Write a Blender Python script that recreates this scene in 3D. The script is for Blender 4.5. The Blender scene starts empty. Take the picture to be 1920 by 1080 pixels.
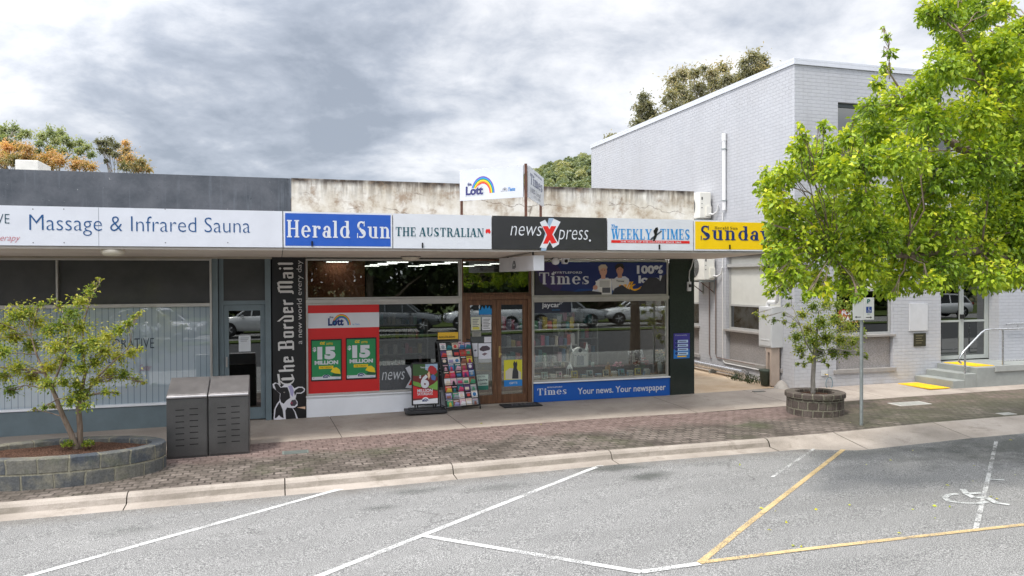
import bpy, math, random
import numpy as np
from mathutils import Vector, Matrix

random.seed(7)
RNG = np.random.default_rng(11)
SC = bpy.context.scene
COL = SC.collection

# ------------------------------------------------------------------ camera, sky, sun, exposure
F, YAW, ROLL, PITCH = 1450.0, math.atan(445 / 1450), 0.004, math.atan(17 / 1450)
CAM = np.array([0.0, -16.2, 2.67])
_fw = np.array([math.sin(YAW) * math.cos(PITCH), math.cos(YAW) * math.cos(PITCH), -math.sin(PITCH)])
_r0 = np.array([math.cos(YAW), -math.sin(YAW), 0.0])
_u0 = np.cross(_r0, _fw)
_r = math.cos(ROLL) * _r0 - math.sin(ROLL) * _u0
_u = math.cos(ROLL) * _u0 + math.sin(ROLL) * _r0

cam_data = bpy.data.cameras.new("camera")
cam_data.sensor_width = 36.0
cam_data.lens = 36.0 * F / 1920.0
cam_data.clip_start = 0.1
cam_data.clip_end = 5000.0
cam = bpy.data.objects.new("camera", cam_data)
COL.objects.link(cam)
cam.matrix_world = Matrix(((_r[0], _u[0], -_fw[0], CAM[0]), (_r[1], _u[1], -_fw[1], CAM[1]),
                           (_r[2], _u[2], -_fw[2], CAM[2]), (0, 0, 0, 1)))
SC.camera = cam

SUN_EL, SUN_AZ = 62.0, 240.0     # azimuth measured clockwise from +Y
world = bpy.data.worlds.new("World")
SC.world = world
world.use_nodes = True


def build_sky():
    nt = world.node_tree
    N, L = nt.nodes, nt.links
    N.clear()
    out = N.new("ShaderNodeOutputWorld")
    sky = N.new("ShaderNodeTexSky")
    sky.sky_type = 'NISHITA'
    sky.sun_disc = False
    sky.sun_elevation = math.radians(SUN_EL)
    sky.sun_rotation = math.radians(SUN_AZ)
    bg1 = N.new("ShaderNodeBackground")
    bg1.inputs["Strength"].default_value = 0.10
    L.new(sky.outputs[0], bg1.inputs["Color"])
    tc = N.new("ShaderNodeTexCoord")
    sep = N.new("ShaderNodeSeparateXYZ")
    L.new(tc.outputs["Generated"], sep.inputs[0])

    def math_(op, a, b=None, clamp=False):
        n = N.new("ShaderNodeMath")
        n.operation = op
        n.use_clamp = clamp
        for i, v in enumerate((a, b)):
            if v is None:
                continue
            if isinstance(v, (int, float)):
                n.inputs[i].default_value = v
            else:
                L.new(v, n.inputs[i])
        return n.outputs[0]
    # a flat cloud deck seen in perspective
    zz = math_('ADD', math_('MAXIMUM', sep.outputs[2], 0.0), 0.34)
    cx = math_('DIVIDE', sep.outputs[0], zz)
    cy = math_('DIVIDE', sep.outputs[1], zz)
    comb = N.new("ShaderNodeCombineXYZ")
    L.new(cx, comb.inputs[0])
    L.new(cy, comb.inputs[1])

    def noise(scale, detail, rough, dist, off):
        mp = N.new("ShaderNodeMapping")
        mp.inputs["Location"].default_value = off
        mp.inputs["Scale"].default_value = (1.0, 1.1, 1)
        mp.inputs["Rotation"].default_value = (0, 0, 0.35)
        L.new(comb.outputs[0], mp.inputs[0])
        n = N.new("ShaderNodeTexNoise")
        n.inputs["Scale"].default_value = scale
        n.inputs["Detail"].default_value = detail
        n.inputs["Roughness"].default_value = rough
        n.inputs["Distortion"].default_value = dist
        L.new(mp.outputs[0], n.inputs[0])
        return n.outputs[0]
    big = noise(0.9, 3, 0.5, 0.2, (SKY_OFF[0], SKY_OFF[1], 0))
    mid = noise(2.9, 8, 0.56, 0.35, (3.1, 9.4, 2))
    fine = noise(8.5, 7, 0.6, 0.2, (7.7, 1.2, 5))
    t = math_('ADD', math_('MULTIPLY', big, 0.44), math_('MULTIPLY', mid, 0.38))
    t = math_('ADD', t, math_('MULTIPLY', fine, 0.18))
    # the deck is thicker and darker low over the hills, brighter overhead and behind the street
    low = math_('SUBTRACT', 1.0, math_('MULTIPLY', sep.outputs[2], 2.6), True)
    ahead = math_('MULTIPLY', math_('ADD', sep.outputs[1], 0.3), 0.8, True)
    t = math_('SUBTRACT', t, math_('MULTIPLY', math_('MULTIPLY', low, ahead), 0.055))
    ramp = N.new("ShaderNodeValToRGB")
    L.new(t, ramp.inputs[0])
    cr = ramp.color_ramp
    cr.elements[0].position = 0.37
    cr.elements[0].color = (0.33, 0.37, 0.44, 1)
    cr.elements[1].position = 0.585
    cr.elements[1].color = (1.0, 1.0, 1.0, 1)
    for p, c in ((0.425, (0.45, 0.49, 0.565)), (0.47, (0.61, 0.64, 0.70)), (0.52, (0.80, 0.815, 0.855))):
        e = cr.elements.new(p)
        e.color = (*c, 1)
    bg2 = N.new("ShaderNodeBackground")
    # the veil of cloud glows around the hidden sun, behind the viewer
    se, sa_ = math.radians(SUN_EL), math.radians(SUN_AZ)
    dp = N.new("ShaderNodeVectorMath")
    dp.operation = 'DOT_PRODUCT'
    L.new(tc.outputs["Generated"], dp.inputs[0])
    dp.inputs[1].default_value = (math.sin(sa_) * math.cos(se), math.cos(sa_) * math.cos(se), math.sin(se))
    glow = math_('POWER', math_('MAXIMUM', dp.outputs["Value"], 0.0), 1.15)
    L.new(math_('ADD', SKY_GAIN, math_('MULTIPLY', glow, SKY_GLOW)), bg2.inputs["Strength"])
    L.new(ramp.outputs[0], bg2.inputs["Color"])
    mix = N.new("ShaderNodeMixShader")
    mix.inputs[0].default_value = 0.90
    L.new(bg1.outputs[0], mix.inputs[1])
    L.new(bg2.outputs[0], mix.inputs[2])
    L.new(mix.outputs[0], out.inputs[0])


SKY_OFF = (2.35, 5.1)
SKY_GAIN = 1.08
SKY_GLOW = 2.35
build_sky()

sun_data = bpy.data.lights.new("sun", 'SUN')
sun_data.energy = 2.5
sun_data.angle = math.radians(9)
sun_data.color = (1.0, 0.95, 0.87)
sun = bpy.data.objects.new("sun", sun_data)
COL.objects.link(sun)
_a, _e = math.radians(SUN_AZ), math.radians(SUN_EL)
sun_dir = Vector((math.sin(_a) * math.cos(_e), math.cos(_a) * math.cos(_e), math.sin(_e)))
sun.rotation_euler = sun_dir.to_track_quat('Z', 'Y').to_euler()
sun.location = (-6, -18, 30)

SC.view_settings.view_transform = 'Standard'
SC.view_settings.look = 'None'
SC.view_settings.exposure = 0.2
SC.view_settings.gamma = 1.0
SC.view_settings.use_curve_mapping = False
SC.cycles.max_bounces = 7
SC.cycles.transparent_max_bounces = 12


# ------------------------------------------------------------------ survey helpers: a sight line meets a known plane
def ray(x, y):
    return _fw + _r * (x - 960) / F - _u * (y - 540) / F


def on_y(x, y, Y=0.0):
    d = ray(x, y)
    p = CAM + d * ((Y - CAM[1]) / d[1])
    return p[0], p[2]


def on_x(x, y, X=12.0):
    d = ray(x, y)
    p = CAM + d * ((X - CAM[0]) / d[0])
    return p[1], p[2]


def on_z(x, y, Z=0.0):
    d = ray(x, y)
    p = CAM + d * ((Z - CAM[2]) / d[2])
    return p[0], p[1]


_BX = [-60, -14, -5, .6, 5.5, 9.5, 12, 17, 60]
_BZ = [-.3, -.22, -.18, -.13, -.07, -.07, -.015, .02, .15]


def base_z(X):
    return float(np.interp(X, _BX, _BZ))


KERB_BACK, KERB_FACE, CHANNEL = -4.46, -4.62, -4.92


def zg(X, Y):
    """height of the ground"""
    b = base_z(X)
    if Y >= 0:
        return b + 0.006 * min(Y, 12)
    if Y > KERB_BACK:
        return b + 0.021 * Y
    if Y > CHANNEL:
        return b - 0.235
    return b - 0.225 + 0.014 * min(CHANNEL - Y, 9)


def hitg(x, y, it=7):
    """where a sight line meets the ground"""
    z = -0.1
    for _ in range(it):
        X, Y = on_z(x, y, z)
        z = zg(X, Y)
    return X, Y, z


# ------------------------------------------------------------------ materials
def lin(r, g, b):
    f = lambda c: (c / 12.92 if c <= 0.04045 else ((c + 0.055) / 1.055) ** 2.4)
    return (f(r / 255), f(g / 255), f(b / 255))


MATS = {}


class NT:
    """small node-graph helper"""
    def __init__(s, name):
        s.m = bpy.data.materials.new(name)
        s.m.use_nodes = True
        s.t = s.m.node_tree
        s.N, s.L = s.t.nodes, s.t.links
        s.b = s.N["Principled BSDF"]
        s._pos = None

    def pos(s):
        if s._pos is None:
            s._pos = s.N.new("ShaderNodeNewGeometry")
        return s._pos.outputs["Position"]

    def normal(s):
        s.pos()
        return s._pos.outputs["Normal"]

    def put(s, sock, v):
        if isinstance(v, (int, float)):
            sock.default_value = v
        elif isinstance(v, (tuple, list)):
            sock.default_value = (*v, 1) if (len(v) == 3 and len(sock.default_value) == 4) else v
        else:
            s.L.new(v, sock)

    def math(s, op, a, b=None, c=None, clamp=False):
        n = s.N.new("ShaderNodeMath")
        n.operation = op
        n.use_clamp = clamp
        for i, v in enumerate((a, b, c)):
            if v is not None:
                s.put(n.inputs[i], v)
        return n.outputs[0]

    def mix(s, fac, a, b, mode='MIX'):
        n = s.N.new("ShaderNodeMix")
        n.data_type = 'RGBA'
        n.blend_type = mode
        s.put(n.inputs[0], fac)
        s.put(n.inputs[6], a)
        s.put(n.inputs[7], b)
        return n.outputs[2]

    def noise(s, scale, detail=3, rough=.55, vec=None, stretch=None, dist=0, loc=None):
        v = vec if vec is not None else s.pos()
        if stretch or loc:
            mp = s.N.new("ShaderNodeMapping")
            mp.inputs["Scale"].default_value = stretch or (1, 1, 1)
            mp.inputs["Location"].default_value = loc or (0, 0, 0)
            s.L.new(v, mp.inputs[0])
            v = mp.outputs[0]
        n = s.N.new("ShaderNodeTexNoise")
        n.inputs["Scale"].default_value = scale
        n.inputs["Detail"].default_value = detail
        n.inputs["Roughness"].default_value = rough
        n.inputs["Distortion"].default_value = dist
        s.L.new(v, n.inputs[0])
        return n.outputs[0]

    def ramp(s, fac, pts, interp='LINEAR'):
        n = s.N.new("ShaderNodeValToRGB")
        n.color_ramp.interpolation = interp
        e = n.color_ramp.elements
        e[0].position, e[1].position = pts[0][0], pts[-1][0]
        g = lambda c: (c, c, c, 1) if isinstance(c, (int, float)) else (*c, 1)
        e[0].color, e[1].color = g(pts[0][1]), g(pts[-1][1])
        for p, c in pts[1:-1]:
            q = e.new(p)
            q.color = g(c)
        s.L.new(fac, n.inputs[0])
        return n.outputs[0]

    def sep(s, v=None):
        n = s.N.new("ShaderNodeSeparateXYZ")
        s.L.new(v if v is not None else s.pos(), n.inputs[0])
        return n.outputs

    def comb(s, x, y, z=0.0):
        n = s.N.new("ShaderNodeCombineXYZ")
        for i, v in enumerate((x, y, z)):
            s.put(n.inputs[i], v)
        return n.outputs[0]

    def bump(s, h, strength=.3, dist=.01):
        n = s.N.new("ShaderNodeBump")
        n.inputs["Strength"].default_value = strength
        n.inputs["Distance"].default_value = dist
        s.L.new(h, n.inputs["Height"])
        s.L.new(n.outputs[0], s.b.inputs["Normal"])

    def wall_uv(s):
        """along-the-wall and up coordinates for walls facing any axis"""
        p = s.sep()
        n = s.sep(s.normal())
        k = s.math('GREATER_THAN', s.math('ABSOLUTE', n[0]), 0.6)
        a = s.math('ADD', s.math('MULTIPLY', p[1], k), s.math('MULTIPLY', p[0], s.math('SUBTRACT', 1.0, k)))
        return s.comb(a, p[2], 0.0), p

    def brick(s, vec, w, h, mortar, c1, c2, cm, smooth=.1, offset=.5, bias=0.0):
        n = s.N.new("ShaderNodeTexBrick")
        n.offset = offset
        n.inputs["Scale"].default_value = 1.0
        n.inputs["Brick Width"].default_value = w
        n.inputs["Row Height"].default_value = h
        n.inputs["Mortar Size"].default_value = mortar
        n.inputs["Mortar Smooth"].default_value = smooth
        n.inputs["Bias"].default_value = bias
        s.put(n.inputs["Color1"], c1)
        s.put(n.inputs["Color2"], c2)
        s.put(n.inputs["Mortar"], cm)
        s.L.new(vec, n.inputs["Vector"])
        return n.outputs

    def done(s, col=None, rough=.6, metal=0.0, spec=.5):
        if col is not None:
            s.put(s.b.inputs["Base Color"], col)
        s.put(s.b.inputs["Roughness"], rough)
        s.b.inputs["Metallic"].default_value = metal
        s.b.inputs["Specular IOR Level"].default_value = spec
        return s.m


def M(name, col, rough=.55, var=.10, scale=5.0, bump=0.0, bscale=60.0, metal=0.0, spec=.5):
    """plain painted / coated surface with a little unevenness"""
    if name in MATS:
        return MATS[name]
    t = NT(name)
    n = t.noise(scale, 5, .6)
    k = t.ramp(n, ((.3, 1 - var), (.7, 1 + var * .6)))
    c = t.mix(1.0, col, k, 'MULTIPLY')
    r = t.ramp(t.noise(scale * 2.3, 3), ((.3, max(0.02, rough - .07)), (.7, min(1, rough + .07))))
    if bump:
        t.bump(t.noise(bscale, 4), bump, .004)
    MATS[name] = t.done(c, r, metal, spec)
    return MATS[name]


def vinyl(r, g, b, rough=.35):
    return M("vinyl_%d_%d_%d" % (r, g, b), lin(r, g, b), rough, .05, 3.0)


def make_mats():
    G = MATS
    # asphalt with pale chips, patches, oil stains and the tree's painted shade
    t = NT("asphalt")
    chips = t.noise(95, 2, .6)
    chip2 = t.noise(38, 3, .7)
    patch = t.noise(.55, 5, .6)
    base = t.ramp(chips, ((.36, (.095, .095, .097)), (.5, (.205, .203, .199)), (.62, (.45, .445, .43))))
    base = t.mix(1, base, t.ramp(chip2, ((.3, .78), (.7, 1.16))), 'MULTIPLY')
    base = t.mix(1, base, t.ramp(patch, ((.3, .9), (.7, 1.05))), 'MULTIPLY')
    p = t.sep()
    track = t.noise(1.0, 4, .6, stretch=(.35, 2.2, 1), loc=(2, 2, 0))
    base = t.mix(1, base, t.ramp(track, ((.35, .93), (.65, 1.04))), 'MULTIPLY')
    spots = t.ramp(t.noise(3.2, 6, .75, loc=(7, 1, 0)), ((.63, 0.0), (.72, .5)))
    base = t.mix(spots, base, (.10, .10, .098))
    gut = t.math('MULTIPLY', t.math('SUBTRACT', p[1], -5.35), 2.6, None, True)
    base = t.mix(t.math('MULTIPLY', gut, t.ramp(t.noise(4, 5), ((.3, .15), (.65, .6)))), base, (.135, .12, .10))
    vo = t.N.new("ShaderNodeTexVoronoi")
    vo.feature = 'DISTANCE_TO_EDGE'
    vo.inputs["Scale"].default_value = .42
    wv_ = t.N.new("ShaderNodeVectorMath")
    wv_.operation = 'ADD'
    nz_ = t.N.new("ShaderNodeTexNoise")
    nz_.inputs["Scale"].default_value = 1.7
    nz_.inputs["Detail"].default_value = 6
    t.L.new(t.pos(), nz_.inputs[0])
    t.L.new(t.pos(), wv_.inputs[0])
    t.L.new(nz_.outputs[1], wv_.inputs[1])
    t.L.new(wv_.outputs[0], vo.inputs[0])
    ck = t.math('MULTIPLY', t.ramp(vo.outputs["Distance"], ((.0, 1.0), (.011, 0.0))), t.ramp(t.noise(.8, 3, loc=(5, 2, 0)), ((.56, 0.0), (.63, .6))))
    base = t.mix(ck, base, (.06, .058, .056))
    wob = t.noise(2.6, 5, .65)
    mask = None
    for (sx, sy, rx, ry, amt) in STAINS_AND_SHADE:
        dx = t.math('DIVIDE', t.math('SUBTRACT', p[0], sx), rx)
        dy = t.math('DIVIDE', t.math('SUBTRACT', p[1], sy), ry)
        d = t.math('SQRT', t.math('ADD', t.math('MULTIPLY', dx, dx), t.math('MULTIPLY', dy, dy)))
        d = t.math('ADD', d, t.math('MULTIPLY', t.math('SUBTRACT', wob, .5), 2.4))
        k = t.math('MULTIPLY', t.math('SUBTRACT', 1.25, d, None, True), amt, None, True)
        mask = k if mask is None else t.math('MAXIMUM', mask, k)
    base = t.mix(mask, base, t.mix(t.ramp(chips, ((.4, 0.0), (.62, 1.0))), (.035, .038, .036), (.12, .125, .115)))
    t.bump(chips, .5, .006)
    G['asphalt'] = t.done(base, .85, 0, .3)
    # concrete footpath
    for nm, c0, c1, st in (("path_concrete", (.30, .255, .22), (.42, .365, .315), (.19, .155, .13)),
                           ("kerb_concrete", (.27, .235, .20), (.42, .37, .325), (.15, .125, .095)),
                           ("alley_concrete", (.50, .36, .235), (.62, .50, .37), (.38, .235, .12))):
        t = NT(nm)
        big = t.noise(.9, 6, .62)
        c = t.ramp(big, ((.33, c0), (.62, c1)))
        spots = t.ramp(t.noise(2.3, 6, .7, dist=.6), ((.56, 0.0), (.72, .55)))
        c = t.mix(spots, c, st)
        c = t.mix(1, c, t.ramp(t.noise(70, 3), ((.3, .86), (.7, 1.1))), 'MULTIPLY')
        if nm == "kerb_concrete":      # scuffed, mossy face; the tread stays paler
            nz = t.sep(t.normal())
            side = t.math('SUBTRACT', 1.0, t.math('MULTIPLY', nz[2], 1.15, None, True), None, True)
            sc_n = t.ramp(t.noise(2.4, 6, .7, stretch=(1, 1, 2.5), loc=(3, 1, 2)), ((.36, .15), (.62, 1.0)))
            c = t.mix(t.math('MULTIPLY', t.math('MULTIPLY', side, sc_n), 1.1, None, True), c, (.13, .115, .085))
        t.bump(t.noise(90, 4), .25, .004)
        G[nm] = t.done(c, .85, 0, .3)
    # interlocking pavers, reddish, grimy and mossy toward the kerb
    t = NT("pavers")
    p = t.sep()
    wv = t.noise(5.5, 2, .5)
    px = t.math('ADD', p[0], t.math('MULTIPLY', wv, .045))
    py = t.math('ADD', p[1], t.math('MULTIPLY', t.noise(6.5, 2, loc=(4, 4, 0)), .045))
    edge_n = t.math('MULTIPLY', t.math('SUBTRACT', t.noise(1.3, 5, .65), .5), 1.5)
    away = t.math('MULTIPLY', t.math('ADD', t.math('SUBTRACT', -2.95, p[1]), edge_n), 2.6, None, True)
    br = t.brick(t.comb(px, py), .175, .135, .016, (.185, .135, .12), (.275, .205, .185), (.115, .08, .07), .8)
    br2 = t.brick(t.comb(px, py), .175, .135, .020, (.12, .098, .084), (.26, .22, .19), (.04, .034, .028), .75)
    c = t.mix(away, br[0], br2[0])
    flat = t.mix(away, (.225, .165, .148), (.185, .155, .134))
    c = t.mix(t.ramp(t.noise(3.1, 5, .7, loc=(1, 1, 8)), ((.4, 0.0), (.62, .75))), c, flat)
    c = t.mix(1, c, t.ramp(t.noise(7.5, 3, .6, loc=(1, 4, 8)), ((.32, .72), (.68, 1.12))), 'MULTIPLY')
    moss = t.ramp(t.noise(1.35, 6, .7, loc=(2, 6, 1)), ((.43, 0.0), (.60, 1.0)))
    grime = t.mix(t.ramp(t.noise(.6, 4, loc=(9, 2, 0)), ((.55, 0.0), (.7, 1.0))), (.06, .05, .04), (.07, .078, .04))
    near = t.math('MULTIPLY', t.math('SUBTRACT', -2.6, p[1]), 1.2, None, True)
    c = t.mix(t.math('MULTIPLY', t.math('MULTIPLY', moss, near), .78), c, grime)
    right = t.math('MULTIPLY', t.math('SUBTRACT', p[0], 10.2), .8, None, True)
    rm = t.math('MULTIPLY', right, t.ramp(t.noise(2.2, 6, .7, loc=(3, 3, 3)), ((.35, .25), (.6, .8))))
    c = t.mix(rm, c, (.075, .075, .044))
    c = t.mix(1, c, t.ramp(t.noise(55, 3), ((.3, .8), (.7, 1.15))), 'MULTIPLY')
    hgt = t.math('SUBTRACT', 1.0, br[1])
    t.bump(hgt, .7, .012)
    G['pavers'] = t.done(c, .85, 0, .3)
    # weathered render on the parapet: soot streaks below the coping, cracks
    t = NT("stained_render")
    uv, p = t.wall_uv()
    top = t.math('MULTIPLY', t.math('SUBTRACT', p[2], 4.22), 2.0, None, True)
    streak = t.noise(1.0, 8, .68, stretch=(8.5, 8.5, .9))
    blot = t.noise(1.5, 6, .68, loc=(3, 0, 1))
    c = t.ramp(blot, ((.34, (.40, .33, .25)), (.46, (.59, .54, .46)), (.60, (.72, .69, .635))))
    s1 = t.math('MULTIPLY', t.ramp(streak, ((.40, 0.0), (.58, 1.0))), t.math('POWER', top, 1.1), None, True)
    c = t.mix(t.math('MULTIPLY', s1, .85), c, (.10, .075, .055))
    edge = t.math('MULTIPLY', t.math('SUBTRACT', p[2], 4.585), 10.0, None, True)
    c = t.mix(t.math('MULTIPLY', edge, t.ramp(t.noise(4, 4), ((.3, .35), (.6, 1.0)))), c, (.045, .035, .03))
    s2 = t.ramp(t.noise(2.6, 6, .72, loc=(1, 7, 3)), ((.52, 0.0), (.66, .75)))
    c = t.mix(s2, c, (.26, .175, .11))
    vo = t.N.new("ShaderNodeTexVoronoi")
    vo.feature = 'DISTANCE_TO_EDGE'
    vo.inputs["Scale"].default_value = .9
    mp = t.N.new("ShaderNodeMapping")
    mp.inputs["Scale"].default_value = (.55, 1, 1.5)
    wobv = t.N.new("ShaderNodeVectorMath")
    wobv.operation = 'ADD'
    t.L.new(t.pos(), wobv.inputs[0])
    nn = t.N.new("ShaderNodeTexNoise")
    nn.inputs["Scale"].default_value = 3.0
    nn.inputs["Detail"].default_value = 5
    t.L.new(t.pos(), nn.inputs[0])
    sc_ = t.N.new("ShaderNodeVectorMath")
    sc_.operation = 'SCALE'
    sc_.inputs[3].default_value = .3
    t.L.new(nn.outputs[1], sc_.inputs[0])
    t.L.new(sc_.outputs[0], wobv.inputs[1])
    t.L.new(wobv.outputs[0], mp.inputs[0])
    t.L.new(mp.outputs[0], vo.inputs[0])
    crack = t.ramp(vo.outputs["Distance"], ((.0, 1.0), (.012, 0.0)))
    crack = t.math('MULTIPLY', crack, t.ramp(t.noise(1.1, 3, loc=(5, 5, 5)), ((.48, 0.0), (.56, 1.0))))
    c = t.mix(t.math('MULTIPLY', crack, .85), c, (.12, .085, .06))
    t.bump(t.noise(26, 5), .3, .01)
    G['stained_render'] = t.done(c, .9, 0, .2)
    t = NT("dark_render")
    uv, p = t.wall_uv()
    c = t.ramp(t.noise(1.6, 6, .65), ((.34, (.058, .066, .078)), (.66, (.118, .124, .14))))
    st = t.ramp(t.noise(1.2, 5, .6, stretch=(6, 6, .5)), ((.56, 0.0), (.7, .5)))
    c = t.mix(st, c, (.15, .165, .19))
    chipm = t.ramp(t.noise(9, 6, .75), ((.66, 0.0), (.70, 1.0)))
    c = t.mix(t.math('MULTIPLY', chipm, .8), c, (.42, .42, .42))
    hole = t.ramp(t.noise(5, 5, .7, loc=(8, 1, 1)), ((.65, 0.0), (.69, .85)))
    c = t.mix(hole, c, (.025, .028, .033))
    t.bump(t.noise(18, 6, .65), .55, .012)
    G['dark_render'] = t.done(c, .8, 0, .3)
    # painted brickwork of the office building
    for nm, col in (("painted_brick", (.48, .489, .52)), ("painted_brick_pier", (.56, .535, .545))):
        t = NT(nm)
        uv, p = t.wall_uv()
        br = t.brick(uv, .245, .0862, .007, (1, 1, 1), (.95, .95, .955), (.85, .85, .865), .3)
        c = t.mix(1, col, br[0], 'MULTIPLY')
        c = t.mix(1, c, t.ramp(t.noise(.8, 5), ((.3, .93), (.7, 1.03))), 'MULTIPLY')
        rain = t.ramp(t.noise(1.0, 6, .65, stretch=(4, 4, .35), loc=(2, 2, 2)), ((.50, 0.0), (.70, .22)))
        c = t.mix(rain, c, (.33, .33, .335))
        c = t.mix(t.ramp(t.noise(.45, 4, .6, loc=(6, 1, 4)), ((.45, 0.0), (.65, .16))), c, (.42, .40, .39))
        low = t.math('MULTIPLY', t.math('SUBTRACT', .35, p[2]), 1.6, None, True)
        c = t.mix(t.math('MULTIPLY', low, t.ramp(t.noise(3, 5), ((.35, 0.0), (.65, .6)))), c, (.36, .31, .26))
        h = t.math('ADD', t.math('SUBTRACT', 1.0, br[1]), t.math('MULTIPLY', t.noise(30, 4), .25))
        t.bump(h, .75, .010)
        G[nm] = t.done(c, .6, 0, .35)
    # pebble render panels under the office windows
    t = NT("pebble_render")
    c = t.ramp(t.noise(60, 3, .7), ((.35, (.21, .195, .19)), (.65, (.40, .38, .375))))
    c = t.mix(1, c, t.ramp(t.noise(1.4, 5), ((.3, .85), (.7, 1.06))), 'MULTIPLY')
    t.bump(t.noise(60, 3), .6, .01)
    G['pebble_render'] = t.done(c, .9, 0, .2)
    # planter blocks
    for nm, rad, w, h, cs in (("planter_block", 1.0, .40, .255, ((.065, .075, .09), (.15, .145, .125), (.235, .22, .17))),
                              ("round_block", .62, .19, .17, ((.075, .06, .052), (.12, .10, .088), (.20, .17, .15)))):
        t = NT(nm)
        at = t.N.new("ShaderNodeAttribute")
        at.attribute_name = "ring"
        sv = t.sep(at.outputs["Vector"])
        br = t.brick(t.comb(t.math('ADD', sv[0], t.math('MULTIPLY', t.noise(3, 2), .09)), sv[1]), w, h, .017, cs[0], cs[1], (.20, .19, .145), .5)
        c = t.mix(t.ramp(t.noise(2.2, 6, .7), ((.48, 0.0), (.66, .75))), br[0], cs[2])
        c = t.mix(t.ramp(t.noise(1.6, 5, .7, loc=(4, 1, 1)), ((.55, 0.0), (.7, .55))), c, (.10, .115, .06))
        c = t.mix(1, c, t.ramp(t.noise(40, 4), ((.3, .8), (.7, 1.2))), 'MULTIPLY')
        hh = t.math('ADD', t.math('SUBTRACT', 1.0, br[1]), t.math('MULTIPLY', t.noise(22, 4), .5))
        t.bump(hh, .8, .016)
        G[nm] = t.done(c, .9, 0, .2)
    t = NT("mulch")
    c = t.ramp(t.noise(45, 4, .7), ((.35, (.035, .02, .015)), (.62, (.15, .085, .06))))
    t.bump(t.noise(40, 4), 1.0, .03)
    G['mulch'] = t.done(c, .95, 0, .1)
    # window glass: mostly see-through, a clear mirror image on top
    for nm, refl, tint in (("shop_glass", .105, (.80, .83, .81)), ("dark_glass", .16, (.12, .13, .14)), ("door_glass", .11, (.72, .75, .73))):
        m = bpy.data.materials.new(nm)
        m.use_nodes = True
        nt = m.node_tree
        nt.nodes.clear()
        o = nt.nodes.new("ShaderNodeOutputMaterial")
        tr = nt.nodes.new("ShaderNodeBsdfTransparent")
        tr.inputs[0].default_value = (*tint, 1)
        gl = nt.nodes.new("ShaderNodeBsdfGlossy")
        gl.inputs["Roughness"].default_value = 0.0
        gl.inputs[0].default_value = (.95, .98, .97, 1)
        fr = nt.nodes.new("ShaderNodeLayerWeight")
        fr.inputs["Blend"].default_value = .35
        mr = nt.nodes.new("ShaderNodeMapRange")
        mr.inputs["To Min"].default_value = refl
        mr.inputs["To Max"].default_value = 1.0
        nt.links.new(fr.outputs["Fresnel"], mr.inputs["Value"])
        mx = nt.nodes.new("ShaderNodeMixShader")
        nt.links.new(mr.outputs[0], mx.inputs[0])
        nt.links.new(tr.outputs[0], mx.inputs[1])
        nt.links.new(gl.outputs[0], mx.inputs[2])
        nt.links.new(mx.outputs[0], o.inputs[0])
        G[nm] = m
    # frosted film with fine upright lines on the massage shop window
    t = NT("striped_film")
    p = t.sep()
    st = t.math('FRACT', t.math('DIVIDE', p[0], .108))
    ln = t.math('LESS_THAN', st, .10)
    c = t.mix(t.ramp(t.noise(.9, 3), ((.3, 0.0), (.7, 1.0))), (.33, .41, .46), (.41, .48, .53))
    c = t.mix(t.math('MULTIPLY', ln, .8), c, (.10, .14, .18))
    t.b.inputs["Coat Weight"].default_value = 1.0
    t.b.inputs["Coat IOR"].default_value = 2.3
    t.b.inputs["Coat Roughness"].default_value = 0.01
    G['striped_film'] = t.done(c, .6, 0, .3)
    t = NT("tinted_panel")
    c = t.ramp(t.noise(3, 5), ((.3, (.035, .036, .036)), (.7, (.055, .055, .054))))
    t.b.inputs["Coat Weight"].default_value = .6
    t.b.inputs["Coat Roughness"].default_value = .08
    G['tinted_panel'] = t.done(c, .5, 0, .5)
    # stained timber of the double doors
    t = NT("door_timber")
    g = t.noise(3.0, 5, .6, stretch=(9, 9, .9), dist=.5)
    c = t.ramp(g, ((.3, (.075, .034, .017)), (.55, (.15, .07, .035)), (.75, (.24, .125, .065))))
    t.bump(g, .15, .004)
    G['door_timber'] = t.done(c, .42, 0, .5)
    t = NT("black_granite")
    c = t.ramp(t.noise(120, 2, .6), ((.45, (.012, .018, .016)), (.68, (.045, .06, .052))))
    G['black_granite'] = t.done(c, .25, 0, .5)
    t = NT("soffit_board")
    p = t.sep()
    c = t.ramp(t.noise(1.2, 5), ((.3, (.66, .58, .50)), (.7, (.78, .71, .63))))
    ln = t.math('LESS_THAN', t.math('FRACT', t.math('DIVIDE', p[1], .9)), .018)
    c = t.mix(t.math('MULTIPLY', ln, .6), c, (.15, .12, .1))
    G['soffit_board'] = t.done(c, .7, 0, .3)
    # bark
    for nm, a, b in (("bark_brown", (.13, .095, .07), (.27, .21, .165)), ("bark_grey", (.16, .15, .135), (.36, .335, .30))):
        t = NT(nm)
        g = t.noise(8, 6, .65, stretch=(2.5, 2.5, .6))
        c = t.ramp(g, ((.32, a), (.66, b)))
        t.bump(g, .6, .015)
        G[nm] = t.done(c, .9, 0, .2)
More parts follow.
